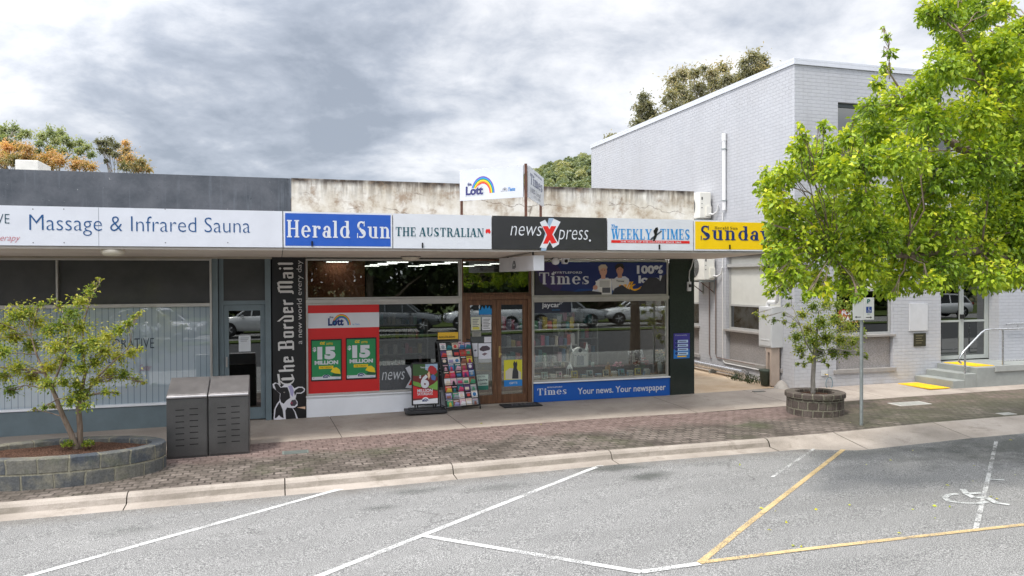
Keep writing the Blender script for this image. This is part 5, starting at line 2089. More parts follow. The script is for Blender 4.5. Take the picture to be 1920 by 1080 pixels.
def bay(P, u0, u1, zsill, ztop, zbot, depth, zblind=None, label=None):
    """recessed bay: pebble panel below, sill, frame, pane, pale panel above"""
    fr = MB()
    n0 = -depth
    fw = .055
    for a, b, c, d in ((u0, zsill + .06, u1, zsill + .06 + fw), (u0, ztop - fw, u1, ztop), (u0, zsill + .06 + fw, u0 + fw, ztop - fw), (u1 - fw, zsill + .06 + fw, u1, ztop - fw)):
        fr.add([P.at(x, z, n) for n in (n0, n0 + .05) for x, z in ((a, c * 0 + b), (c, b), (c, d), (a, d))], [(3, 2, 1, 0), (4, 5, 6, 7), (0, 1, 5, 4), (1, 2, 6, 5), (2, 3, 7, 6), (3, 0, 4, 7)], FRAME_G)
    if zblind:
        fr.add([P.at(x, z, n) for n in (n0 + .001, n0 + .06) for x, z in ((u0 + fw, zblind), (u1 - fw, zblind), (u1 - fw, zblind + .05), (u0 + fw, zblind + .05))], [(3, 2, 1, 0), (4, 5, 6, 7), (0, 1, 5, 4), (1, 2, 6, 5), (2, 3, 7, 6), (3, 0, 4, 7)], FRAME_G)
    f = fr.build("window", OB)
    gl = MB()
    zt = zblind if zblind else ztop - fw
    gl.panel(Plane(P.at(0, 0, n0 + .015), P.u, P.w), u0 + fw, zsill + .06 + fw, u1 - fw, zt, .006, m['dark_glass'])
    gl.build("pane", f)
    if zblind:
        gl = MB()
        gl.panel(Plane(P.at(0, 0, n0 + .012), P.u, P.w), u0 + fw, zblind + .05, u1 - fw, ztop - fw, .008, BLINDP)
        gl.build("blind_panel", f)
    bk = MB()
    bk.panel(Plane(P.at(0, 0, n0 - .35), P.u, P.w), u0 - .05, zsill, u1 + .05, ztop + .3, .01, M("office_dark", (.03, .032, .034), .8))
    bk.build("inner_screen", f)
    mb = MB()
    mb.panel(Plane(P.at(0, 0, n0), P.u, P.w), u0, zbot, u1, zsill - .002, .03, GREYR)
    mb.build("render_panel", OB)
    mb = MB()
    mb.panel(Plane(P.at(0, 0, n0), P.u, P.w), u0 - .07, zsill, u1 + .07, zsill + .059, depth + .05, SILL)
    mb.panel(Plane(P.at(0, 0, n0), P.u, P.w), u0 - .09, zbot - .10, u1 + .09, zbot - .002, depth + .04, SILL)
    mb.build("sill", OB, bevel=.006)


bay(FO, wl0 + .01, wl1 + .21, wz_s, 2.985, .40, .12, 2.33)
bay(SO, -2.61, -.19, 1.20, 3.27, .42, .15, 1.90)
bay(SO, -6.59, -4.06, 1.20, 3.27, .42, .15, 1.90)
bay(SO, -10.39, -7.91, 1.20, 3.27, .42, .15, 1.90)
bay(FO, dr_ + 2.21, dr_ + 4.39, 1.31, 2.985, 1.305, .12)
mb = MB()
mb.panel(Plane(SO.at(0, 0, -.148), SO.u, SO.w), -2.61, 2.97, -.19, 3.05, .12, FRAME_G)
mb.panel(Plane(SO.at(0, 0, -.148), SO.u, SO.w), -6.59, 2.97, -4.06, 3.05, .12, FRAME_G)
mb.build("lintel", OB)
# upper floor windows
for k, u in enumerate((ul, ul + 5.2)):
    fr = MB()
    P2 = Plane(FO.at(0, 0, -.13), FO.u, FO.w)
    DG = M("dark_frame", (.05, .065, .07), .4, .1)
    fr.panel(P2, u + .001, 6.88, u + 3.599, 6.979, .05, DG)
    fr.panel(P2, u + .001, 5.551, u + 3.599, 5.63, .05, DG)
    for q in (0.001, 1.16, 2.36, 3.55):
        fr.panel(P2, u + q, 5.631, u + q + .049, 6.879, .045, DG)
    f = fr.build("window", OB)
    gl = MB()
    gl.panel(Plane(FO.at(0, 0, -.12), FO.u, FO.w), u + .045, 5.625, u + 3.555, 6.885, .008, m['dark_glass'])
    gl.build("pane", f)
    bl = MB()
    for i in range(26):
        z = 5.66 + i * .047
        bl.obox(FO.at(u + 1.8, z, -.30), FO.u * 1.74, FO.n * .018 + FO.w * .014, FO.w * .002, M("venetian", (.16, .17, .17), .5))
    bl.build("venetian_blind", f)
    bk = MB()
    bk.panel(Plane(FO.at(0, 0, -.6), FO.u, FO.w), u - .1, 5.4, u + 3.7, 7.1, .01, M("office_dark", (.03, .03, .03)))
    bk.build("inner_screen", f)
# entrance doors in their reveal
dp = -.36
mb = MB()
PD = Plane(FO.at(0, 0, dp), FO.u, FO.w)
dz0, dz1 = LZ + .03, 2.96
d0, d1 = dl + .25, dr_ - .06
dm = on_y(1800, 600, OY + .36)[0]
ALW = M("door_alu", lin(176, 180, 176), .4, .06)
for a, b, c, d in ((dl, dz0, d0, dz1), (d1, dz0, dr_, dz1), (d0, dz1 - .08, d1, dz1)):
    mb.panel(PD, a, b, c, d, .05, ALW)
mb.build("door_frame", OB)
for a, b in ((d0 + .004, dm - .003), (dm + .003, d1 - .004)):
    mb = MB()
    PD2 = Plane(FO.at(0, 0, dp + .002), FO.u, FO.w)
    st = .07
    mb.panel(PD2, a, dz0, a + st, dz1 - .083, .044, ALW)
    mb.panel(PD2, b - st, dz0, b, dz1 - .083, .044, ALW)
    mb.panel(PD2, a + st, dz0, b - st, dz0 + .10, .043, ALW)
    mb.panel(PD2, a + st, dz1 - .18, b - st, dz1 - .083, .043, ALW)
    mb.panel(PD2, a + st, LZ + 1.02, b - st, LZ + 1.07, .043, ALW)
    d = mb.build("door", OB)
    gl = MB()
    gl.panel(Plane(FO.at(0, 0, dp + .02), FO.u, FO.w), a + st - .004, dz0 + .095, b - st + .004, dz1 - .175, .006, m['dark_glass'])
    gl.build("pane", d)
    h = MB()
    hx_ = (b - .035) if a < dm - .1 else (a + .035)
    h.panel(Plane(FO.at(0, 0, dp + .05), FO.u, FO.w), hx_ - .02, LZ + 1.1, hx_ + .02, LZ + 1.22, .05, BLACK)
    h.build("handle", d)
bk = MB()
bk.panel(Plane(FO.at(0, 0, -1.6), FO.u, FO.w), dl - .5, 0, dr_ + .5, 3.2, .01, M("lobby_dark", (.04, .055, .045), .8))
bk.build("inner_screen", OB)

# things fixed to the office front
a = Art(OY - .001)
e = a.ext(1704, 569, 1738, 620)
a.mb.panel(a.P, *e, .03, M("board_paint", lin(196, 197, 200), .6, .06))
for u in (e[0] + .03, e[2] - .03):
    for z in (e[1] + .03, e[3] - .03):
        a.mb.disc(a.P, u, z, .01, .01, GALV, .031, k=10)
tag(a.build("blank_board", None, (e[0], OY, e[1])), "blank pale board screwed to the brick left of office doors", "board")
e = a.ext(1713, 624.5, 1735, 649)
a.mb.panel(a.P, *e, .02, M("bronze_plaque", (.055, .052, .03), .4, .3, 20, metal=.5))
a2 = Art(OY - .021)
a2.mb = a.mb
for i in range(4):
    a2.R(1717, 629 + i * 4.5, 1731 - (i % 2) * 3, 630.2 + i * 4.5, M("plaque_letter", (.25, .22, .13), .4, metal=.5), .001)
tag(a.build("wall_plaque", None, (e[0], OY, e[1])), "small dark bronze plaque below the blank board", "plaque")
FL = Art(OY + .095)
e = FL.ext(1572, 580, 1608, 605)
FL.mb.panel(FL.P, *e, .003, vinyl(168, 66, 50))
FLL = Art(OY + .092)
FLL.mb = FL.mb
FLL.T("FOR", 1578, 582, 1602, 591, WHT, .04, 0, .001)
FLL.T("LEASE", 1573.5, 593.5, 1606, 603, WHT, .04, 0, .001)
tag(FL.build("lease_notice", None, (e[0], OY + .095, e[1])), "red FOR LEASE notice in the office window behind the small tree", "notice")
hx0, hz0 = ox(1548, 706)
R_ = thing("hose_tap", "wall tap with a looped blue-grey hose low on the office front", "tap", (hx0, OY, hz0 - .3))
mb = MB()
mb.panel(Plane(FO.at(0, 0, .001), FO.u, FO.w), hx0 - .13, hz0 + .02, hx0 + .05, hz0 + .16, .015, GREYBOX)
mb.build("back_plate", R_)
mb = MB()
mb.tube([(hx0 - .03, OY - .015, hz0 + .06), (hx0 - .03, OY - .12, hz0 + .06), (hx0 - .03, OY - .13, hz0)], .015, M("brass", (1, 1, 1)), 8)
mb.build("tap", R_)
mb = MB()
t_ = np.linspace(.4, 6.6, 26)
mb.tube([(hx0 + .04 + .11 * math.sin(q), OY - .05 - .01 * q, hz0 - .15 + .15 * math.cos(q)) for q in t_], .011, M("hose_blue", (.16, .22, .25), .5), 8)
mb.build("hose", R_)

# things fixed to the office side wall
def aircon(y0, z0, label):
    """split-system outdoor unit standing off the wall, fan to the alley"""
    root = thing("air_conditioner", label, "air conditioner", (OX - .25, y0, z0), "air conditioners in the alley")
    mb = MB()
    x0, x1, w_, h_ = OX - .44, OX - .08, .92, .74
    mb.box(x0, x1, y0, y0 + w_, z0, z0 + h_, M("ac_enamel", lin(224, 222, 214), .45, .05))
    b = mb.build("casing", root, bevel=.018)
    mb = MB()
    cy, cz = y0 + .56, z0 + .37
    mb.tube([(x0 - .002, cy, cz), (x0 - .004, cy, cz)], .31, M("fan_dark", (.05, .05, .05), .6), 26)
    for k in range(7):
        rr = .06 + k * .042
        t = np.linspace(0, 2 * math.pi, 25)
        mb.tube([(x0 - .014, cy + rr * math.cos(q), cz + rr * math.sin(q)) for q in t], .004, M("fan_wire", lin(170, 170, 166), .5), 4, False)
    for k in range(6):
        q = k * math.pi / 3
        mb.tube([(x0 - .014, cy, cz), (x0 - .014, cy + .31 * math.cos(q), cz + .31 * math.sin(q))], .004, M("fan_wire", (1, 1, 1)), 4)
    mb.build("fan_grille", root)
    mb = MB()
    mb.box(x0 + .18, x1 - .02, y0 - .055, y0 - .002, z0 + .06, z0 + .34, M("ac_enamel", (1, 1, 1)))
    mb.box(x0 + .05, x0 + .09, y0 - .006, y0 - .002, z0 + .52, z0 + .60, PLAST)
    mb.box(x0 + .05, x0 + .08, y0 - .006, y0 - .002, z0 + .40, z0 + .42, PLAST)
    mb.box(x0 + .05, x0 + .08, y0 - .006, y0 - .002, z0 + .28, z0 + .31, PLAST)
    mb.build("service_cover", root, bevel=.008)
    mb = MB()
    for y in (y0 + .14, y0 + .76):
        mb.box(OX - .5, OX - .002, y - .02, y + .02, z0 - .06, z0 - .012, GALV)
        mb.box(OX - .03, OX - .002, y - .02, y + .02, z0 - .4, z0 - .061, GALV)
        mb.tube([(OX - .45, y, z0 - .06), (OX - .02, y, z0 - .36)], .012, RUST, 6)
    mb.build("bracket", root)
    mb = MB()
    mb.tube([(x1 - .08, y0 - .03, z0 + .12), (OX - .1, y0 - .15, z0 + .10), (OX - .05, y0 - .28, z0 + .18), (OX - .06, y0 - .34, z0 + .35)], .022, PVC, 8)
    mb.build("pipe", root)
    return root


aircon(3.25, 4.38, "upper air conditioner on the alley wall, above the yellow sign")
aircon(3.05, 2.62, "lower air conditioner on the alley wall, below the yellow sign")
vy, vz1 = on_x(1358, 250, OX - .06)
_, vz0 = on_x(1358, 394, OX - .06)
R_ = thing("vent_pipe", "thick white plastic pipe with a socket top on alley wall", "pipe", (OX - .06, vy, vz0))
mb = MB()
mb.tube([(OX - .065, vy, vz0), (OX - .065, vy, vz1 - .2)], .052, PVC, 16)
mb.tube([(OX - .065, vy, vz1 - .21), (OX - .065, vy, vz1)], [.066, .066], PVC, 16)
mb.build("tube", R_)
mb = MB()
for z in (vz0 + .25, vz1 - .45):
    mb.box(OX - .13, OX - .001, vy - .06, vy + .06, z, z + .025, GALV)
mb.build("clamp", R_)
# slender conduit that bends along the foot of the wall
cy_ = on_x(1355, 600, OX - .03)[0]
cz_ = on_x(1357, 680, OX - .03)[1]
mb = MB()
cend = on_x(1448, 698, OX - .03)[0]
mb.tube([(OX - .03, cy_, 4.5), (OX - .03, cy_, cz_ + .14), (OX - .03, cy_ - .04, cz_ + .05), (OX - .03, cy_ - .14, cz_), (OX - .03, cend, cz_ - .02)], .017, PVC, 8)
tag(mb.build("conduit", None, (OX - .03, cy_, cz_)), "thin white conduit running down the pier and along wall foot", "pipe")
for k, px in enumerate((1330, 1342)):
    yy = on_x(px, 600, OX - .03)[0]
    mb = MB()
    zz = cz_ + .08 + .03 * k
    mb.tube([(OX - .03, yy, 2.62), (OX - .03, yy, zz + .1), (OX - .03, yy - .05, zz), (OX - .03, yy - (.1 if k == 0 else 1.9), zz - .02)], .015, M("pipe_brownish", lin(120, 104, 98), .6), 8)
    tag(mb.build("drain_pipe", None, (OX - .03, yy, zz)), ["thin brown pipe on the pier nearer the black pillar", "thin brown pipe on the pier beside the white conduit"][k], "pipe")
# fat silver duct lying along the foot of the wall
p0y, p0z = on_x(1290, 688, OX - .22)
p1y, p1z = on_x(1394, 694, OX - .22)
R_ = thing("silver_duct", "fat silver duct along the alley wall foot ending in an elbow", "duct", (OX - .22, (p0y + p1y) / 2, .02))
mb = MB()
dz_ = .17
SILV = M("duct_silver", (.62, .62, .64), .25, .12, 8, metal=.85)
mb.tube([(OX - .22, 9.5, dz_ + .05), (OX - .22, p1y + .05, dz_)], .095, SILV, 18)
mb.build("tube", R_)
mb = MB()
mb.tube([(OX - .22, p1y + .04, dz_), (OX - .25, p1y - .12, dz_ - .02), (OX - .40, p1y - .2, dz_ - .05)], .105, SILV, 16)
mb.build("elbow", R_)
mb = MB()
for y in np.arange(p1y + .3, 9.3, 1.2):
    mb.box(OX - .33, OX - .11, y - .03, y + .03, 0.01, dz_ - .09, GALV)
mb.build("support", R_)
# meter cabinet with its white elbow pipe and stand
my0, mz1 = on_x(1436, 574, OX - .3)
by0, bz0 = on_x(1450, 652, OX - .02)
cx0 = OX - .34
ym0 = on_x(1446.5, 620, cx0)[0]
ym1 = on_x(1422.5, 620, cx0)[0]
zc0, zc1 = on_x(1435, 651, cx0)[1], on_x(1435, 575, cx0)[1]
R_ = thing("meter_cabinet", "pale grey enamel cabinet on the office side wall near corner", "cabinet", ((cx0 + OX) / 2, (ym0 + ym1) / 2, zc0))
mb = MB()
mb.box(cx0, OX - .001, ym0, ym1, zc0, zc1, GREYBOX)
mb.build("casing", R_, bevel=.012)
mb = MB()
mb.box(cx0 - .012, cx0 - .001, ym0 + .03, ym1 - .03, zc0 + .04, zc1 - .04, GREYBOX)
mb.box(cx0 - .02, cx0 - .0125, (ym0 + ym1) / 2 - .2, (ym0 + ym1) / 2 + .15, zc0 + .17, zc0 + .2, M("badge_pale", lin(200, 202, 204), .4))
mb.build("door", R_, bevel=.006)
mb = MB()
yc_ = ym1 - .15
mb.tube([(OX - .18, yc_, zc1 - .01), (OX - .18, yc_, zc1 + .07), (OX - .18, yc_ - .04, zc1 + .11), (OX - .18, ym0 + .05, zc1 + .11), (OX - .18, ym0, zc1 + .15), (OX - .18, ym0, zc1 + 1.3)], .05, PVC, 12)
mb.build("elbow_pipe", R_)
mb = MB()
TANP = M("stand_tan", lin(176, 160, 148), .6, .1)
mb.box(cx0 + .02, cx0 + .26, ym0 + .04, ym0 + .10, .0, zc0 - .001, TANP)
mb.box(cx0 + .02, cx0 + .26, ym1 - .34, ym1 - .27, .0, zc0 - .001, TANP)
mb.box(cx0 + .02, cx0 + .26, ym0 + .101, ym1 - .341, zc0 - .12, zc0 - .002, TANP)
mb.build("stand", R_)
mb = MB()
mb.tube([(cx0 + .1, ym1 - .2, zc0), (cx0 + .1, ym1 - .2, zc0 - .09)], .035, PVC, 10)
mb.build("spigot", R_)
# little green bin and rubble by the corner
gx, gy = OX - .34, .33
R_ = thing("small_bin", "small dark green lidded bin tucked below the meter cabinet", "bin", (gx, gy, .0))
mb = MB()
GB = M("bin_green", (.045, .06, .045), .55, .2, 10)
mb.lathe((gx, gy, .0), [(0, .005), (.11, .005), (.14, .34), (.15, .35)], GB, 16)
mb.build("body", R_)
mb = MB()
mb.lathe((gx, gy, .0), [(.155, .345), (.165, .38), (.12, .40), (0, .415)], GB, 16)
mb.build("lid", R_)
mb = MB()
rr = random.Random(4)
mb.lathe((OX - .16, -.06, .0), [(.0, .17), (.06, .14), (.13, .06), (.19, -.03)], M("mortar_lump", lin(160, 154, 148), .8, .15, 9), 12)
tag(mb.build("mortar_haunch", None, (OX - .16, -.06, 0)), "pale mortar haunch at the foot of the office corner", "mortar haunch")

# entrance steps, landing and rails
SC_ = M("step_concrete", (.29, .305, .29), .85, .16, 3.0, .3, 70)
ST = thing("entrance_steps", "grey concrete steps and landing at the office entrance", "steps", (16.2, -1.0, base_z(16)))
yf = -1.52
s0 = hitg(1730, 721)[0]
for i, (xa_, xb_, z) in enumerate(((15.62, 15.98, .17), (15.981, 16.34, .32))):
    mb = MB()
    mb.box(xa_, xb_, yf, OY - .002, -.15, z, SC_)
    mb.build("step", ST, bevel=.012)
mb = MB()
mb.box(16.341, dr_ - .001, OY - .001, OY + .5, -.15, LZ - .002, SC_)
mb.box(16.341, 34, yf - .01, OY - .002, -.15, LZ, SC_)
mb.build("landing", ST, bevel=.012)
mb = MB()
mb.box(16.9, 34, yf - .04, yf - .011, LZ - .12, LZ + .03, M("step_edge", (.36, .37, .35), .8, .1))
mb.build("kerb_edge", ST, bevel=.008)


def handrail(label, y, x0, sloped):
    root = thing("handrail", label, "handrail", (x0, y, base_z(x0)))
    mb = MB()
    zt = LZ + .92
    if sloped:
        mb.tube([(15.93, y, .58), (15.86, y, .62), (15.87, y, .70), (16.0, y, .86), (16.55, y, zt - .08), (16.68, y, zt - .01), (16.85, y, zt), (34, y, zt)], .024, STEEL, 10)
    else:
        mb.tube([(x0, y, zt + .03), (x0 + .15, y, zt + .05), (34, y, zt)], .022, STEEL, 10)
    mb.build("rail", root)
    if sloped:
        mb = MB()
        mb.tube([(17.25, y, LZ + .13), (34, y, LZ + .13)], .014, STEEL, 8)
        mb.build("lower_rail", root)
        for x, z0 in [(16.05, base_z(16) - .02)] + [(q, LZ) for q in np.arange(17.25, 30, 1.05)]:
            mb = MB()
            mb.tube([(x, y, z0), (x, y, zt - .01 if x > 16.5 else .87)], .023, STEEL, 10)
            if x > 16.5:
                mb.lathe((x, y, z0), [(.055, 0), (.055, .012), (.02, .015)], STEEL, 12)
            mb.build("post", root)
    else:
        mb = MB()
        for x in np.arange(x0 + .4, 30, 1.5):
            mb.tube([(x, OY, zt - .1), (x, y, zt - .1), (x, y, zt)], .012, STEEL, 6)
        mb.build("bracket", root)


handrail("stainless handrail with posts bending down at the entrance steps", yf + .06, 15.9, True)
handrail("short wall handrail fixed to brick right of office doors", OY - .09, dr_ + .15, False)
TAC = M("tactile_yellow", lin(236, 186, 20), .6, .12, 12)


def tactile(label, x0, x1, y0, y1, z):
    mb = MB()
    mb.box(x0, x1, y0, y1, z - .01, z + .006, TAC)
    v, f = [], []
    nx, ny = int((x1 - x0) / .05), int((y1 - y0) / .05)
    for i in range(nx):
        for j in range(ny):
            x, y = x0 + (i + .5) * .05, y0 + (j + .5) * .05
            k = len(v)
            v += [(x - .016, y - .016, z + .006), (x + .016, y - .016, z + .006), (x + .016, y + .016, z + .006), (x - .016, y + .016, z + .006),
                  (x - .009, y - .009, z + .011), (x + .009, y - .009, z + .011), (x + .009, y + .009, z + .011), (x - .009, y + .009, z + .011)]
            f += [(k + 4, k + 5, k + 6, k + 7), (k, k + 1, k + 5, k + 4), (k + 1, k + 2, k + 6, k + 5), (k + 2, k + 3, k + 7, k + 6), (k + 3, k, k + 4, k + 7)]
    mb.add(v, f, TAC)
    tag(mb.build("tactile_pad", None, ((x0 + x1) / 2, (y0 + y1) / 2, z)), label, "tactile pad")


tactile("yellow studded pad on the footpath before the entrance steps", 14.95, 15.55, -1.5, OY - .15, max(zg(15.55, OY - .15), zg(15.5, -1.5)) + .002)
tactile("yellow studded pad on the landing by the office doors", 16.5, 17.1, -1.35, OY - .05, LZ + .004)


# ================================================================== STREET FURNITURE
def ring_planter(root, c, rx, ry, h0, h1, thick, mat_wall, cap=None, blocks=26):
    """oval planter wall of blocks; 'ring' carries the distance round the wall for the block pattern"""
    cx, cy, cz = c
    n = 96
    t = np.linspace(0, 2 * math.pi, n + 1)
    px, py = cx + rx * np.cos(t), cy + ry * np.sin(t)
    s = np.concatenate([[0], np.cumsum(np.hypot(np.diff(px), np.diff(py)))])

    def wall(z0, z1, g0, g1, mat, name):
        mb = MB()
        ringv, v, f = [], [], []
        wob = lambda i, k: .006 * math.sin(i * 1.7 + k) + (.016 * math.sin(int(s[i] / .4) * 12.9) if k < 3 else 0)
        prof = [(g0, z0), (g0, z1 - .012), (g0 - .012, z1), (g1 + .012, z1), (g1, z1 - .012), (g1, z0 + .02)]
        for i in range(n + 1):
            ii = i % n
            for k, (g, z) in enumerate(prof):
                q = 1 + 0
                v.append((cx + (rx + g + wob(ii, k)) * math.cos(t[i]), cy + (ry + g + wob(ii, k)) * math.sin(t[i]), z))
                ringv.append((s[i], (z - z0) if k in (0, 1, 5, 4) else (z - z0) + abs(g) * .0, 0))
        m_ = len(prof)
        f = [(i * m_ + k, (i + 1) * m_ + k, (i + 1) * m_ + k + 1, i * m_ + k + 1) for i in range(n) for k in range(m_ - 1)]
        mb.add(v, f, mat, False)
        mb.ring = ringv
        return mb.build(name, root)
    wall(h0, h1, 0, -thick, mat_wall, "block_wall")
    if cap:
        wall(h1 + .001, h1 + .095, .035, -thick - .02, mat_wall, "capping")
        h1 += .09
    mb = MB()
    rr = random.Random(3)
    v = [(cx, cy, h1 - .03)]
    f = []
    rings = 7
    for j in range(1, rings + 1):
        q = j / rings
        for i in range(40):
            a = i / 40 * 2 * math.pi
            v.append((cx + (rx - thick + .01) * q * math.cos(a), cy + (ry - thick + .01) * q * math.sin(a), h1 - .03 - .04 * q + rr.uniform(-.018, .018)))
    for i in range(40):
        f.append((0, 1 + i, 1 + (i + 1) % 40))
    for j in range(rings - 1):
        for i in range(40):
            a, b = 1 + j * 40 + i, 1 + j * 40 + (i + 1) % 40
            f.append((a, a + 40, b + 40, b))
    mb.add(v, f, m['mulch'], True)
    mb.build("mulch", root)
    return h1


def leaves(name, parent, centers, normals, sizes, tints, mat, droop=.35, aspect=.46, label=None, loc=(0, 0, 0), spread=1.0):
    """one mesh of many small pointed, folded leaves"""
    n = len(centers)
    d = normals / (np.linalg.norm(normals, axis=1, keepdims=True) + 1e-9)
    d = d + RNG.normal(0, .55 * spread, (n, 3))
    d[:, 2] -= droop
    d /= np.linalg.norm(d, axis=1, keepdims=True) + 1e-9
    a = np.cross(d, RNG.normal(0, 1, (n, 3)) + (0, 0, 1.6))
    a /= np.linalg.norm(a, axis=1, keepdims=True) + 1e-9
    nn = np.cross(a, d)
    L = sizes[:, None]
    p0 = centers - d * L * .5
    tip = centers + d * L * .5 - nn * L * .10
    lf = centers - d * L * .05 + a * L * aspect * .5 + nn * L * .07
    rt = centers - d * L * .05 - a * L * aspect * .5 + nn * L * .07
    V = np.stack([p0, lf, tip, rt], 1).reshape(-1, 3)
    off = np.array(loc, float)
    if parent is not None:
        root = parent
        while root.parent:
            root = root.parent
        off = np.array(root.location)
    V = V - off
    me = bpy.data.meshes.new(name)
    me.vertices.add(4 * n)
    me.vertices.foreach_set("co", V.ravel().astype(np.float32))
    tri = (np.arange(n)[:, None] * 4 + np.array([0, 2, 1, 0, 3, 2])[None]).ravel()
    me.loops.add(len(tri))
    me.loops.foreach_set("vertex_index", tri.astype(np.int32))
    me.polygons.add(2 * n)
    me.polygons.foreach_set("loop_start", np.arange(0, 6 * n, 3, dtype=np.int32))
    me.polygons.foreach_set("loop_total", np.full(2 * n, 3, dtype=np.int32))
    me.update(calc_edges=True)
    at = me.attributes.new("tint", 'FLOAT', 'FACE')
    at.data.foreach_set("value", np.repeat(np.clip(tints, 0, 1), 2).astype(np.float32))
    me.materials.append(mat)
    o = bpy.data.objects.new(name, me)
    COL.objects.link(o)
    if parent is not None:
        o.parent = parent
    else:
        o.location = loc
    return o


def wander(p, q, n, amp, seed, sag=0.0):
    """a slightly crooked path from p to q"""
    r = np.random.default_rng(seed)
    p, q = np.array(p, float), np.array(q, float)
    out = []
    w = np.cumsum(r.normal(0, amp, (n + 1, 3)), 0)
    w -= np.linspace(0, 1, n + 1)[:, None] * w[-1]
    for i in range(n + 1):
        k = i / n
        o = p + (q - p) * k + w[i] * (1 if 0 < i < n else 0)
        o[2] += sag * math.sin(k * math.pi)
        out.append(o)
    return out


def branch_tree(root, trunk_paths, clusters, leaf_mat, bark, nleaf, leaf_size, limb_r=.02, seed=1, droop=.35, flat=1.0, tint_mu=.45, tint_sd=.18, tipglow=.0, twigs=True, shell=.5, aspect=.46, minz=-9.0):
    """trunk_paths: list of (points, radii). clusters: (x, y, z, r). Limbs reach from the nearest trunk joint to every cluster."""
    r = np.random.default_rng(seed)
    tr = MB()
    joints = []
    for pts, rad in trunk_paths:
        tr.tube(pts, rad, bark, 10)
        joints += [(np.array(p), rr) for p, rr in zip(pts, rad)]
    tr.build("trunk", root)
    lm = MB()
    C, N, S, T = [], [], [], []
    tot = sum(c[3] ** 2 for c in clusters)
    for ci, (x, y, z, rad) in enumerate(clusters):
        c = np.array((x, y, z))
        best = min([j for j in joints if j[0][2] > minz], key=lambda j: np.linalg.norm(j[0] - c) + (2.0 if j[0][2] > c[2] + .1 else 0))
        path = wander(best[0], c, 5, np.linalg.norm(c - best[0]) * .035, seed * 100 + ci, np.linalg.norm(c - best[0]) * .06)
        r0 = min(best[1] * .6, limb_r * (1 + rad))
        lm.tube(path, list(np.linspace(r0, max(.004, r0 * .3), 6)), bark, 6)
        if twigs:
            for k in range(5):
                d = r.normal(0, 1, 3)
                d /= np.linalg.norm(d)
                d[2] = abs(d[2]) * .6
                lm.tube([path[3 + k % 3], c + d * rad * .75], [max(.004, r0 * .3), .003], bark, 4)
        k = max(8, int(nleaf * rad ** 2 / tot))
        d = r.normal(0, 1, (k, 3))
        d /= np.linalg.norm(d, axis=1, keepdims=True)
        q = r.random(k) ** shell if shell > 0 else np.abs(r.normal(0, .58, k))
        lump = 1 + .22 * np.sin(d[:, 0] * 5 + ci) * np.cos(d[:, 1] * 4 + ci * 2) + .15 * np.sin(d[:, 2] * 7 + ci)
        P = c + d * (rad * q * lump)[:, None] * np.array((1, 1, flat))
        C.append(P)
        N.append(d)
        S.append(leaf_size * r.uniform(.65, 1.25, k))
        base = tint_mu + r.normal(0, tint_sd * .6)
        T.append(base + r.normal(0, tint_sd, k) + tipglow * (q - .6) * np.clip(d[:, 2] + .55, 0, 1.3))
    if lm.v:
        lm.build("limbs", root)
    leaves("crown", root, np.concatenate(C), np.concatenate(N), np.concatenate(S), np.concatenate(T), leaf_mat, droop, aspect)


# ---- oval planter with the twin-stemmed tree
PC = np.array((-3.05, -3.2))
pz = zg(*PC)
R_ = thing("block_planter", "oval planter of grey concrete blocks beside the slotted bins", "planter", (PC[0], PC[1], pz))
h1 = ring_planter(R_, (PC[0], PC[1], pz), 1.42, .78, pz - .06, pz + .41, .2, m['planter_block'])


def at_y(x, y, Y):
    X, Z = on_y(x, y, Y)
    return (X, Y, Z)


TY = -3.22
TR_ = thing("young_tree", "young twin-stemmed tree with airy yellow-green leaves in oval planter", "tree", (at_y(145, 838, TY)[0], TY, h1 - .05))
b0 = at_y(143, 842, TY)
tp = [([b0, at_y(133, 812, TY), at_y(118, 780, TY - .03), at_y(106, 748, TY - .05), at_y(97, 727, TY - .06), at_y(84, 700, TY - .05), at_y(68, 664, TY), at_y(58, 630, TY + .05)], [.045, .04, .035, .031, .027, .02, .013, .007]),
      ([at_y(150, 842, TY + .06), at_y(150, 800, TY + .05), at_y(147, 765, TY + .05), at_y(152, 735, TY + .03), at_y(160, 700, TY), at_y(154, 650, TY - .03), at_y(158, 600, TY - .04), at_y(170, 560, TY), at_y(186, 532, TY)], [.045, .04, .037, .03, .022, .016, .012, .008, .004]),
      ([at_y(160, 742, TY + .03), at_y(176, 715, TY + .1), at_y(200, 690, TY + .15), at_y(238, 655, TY + .18)], [.022, .018, .012, .005]),
      ([at_y(97, 727, TY - .06), at_y(112, 690, TY - .12), at_y(126, 650, TY - .15), at_y(130, 610, TY - .14)], [.02, .014, .01, .005])]
clp = []
rr = random.Random(5)
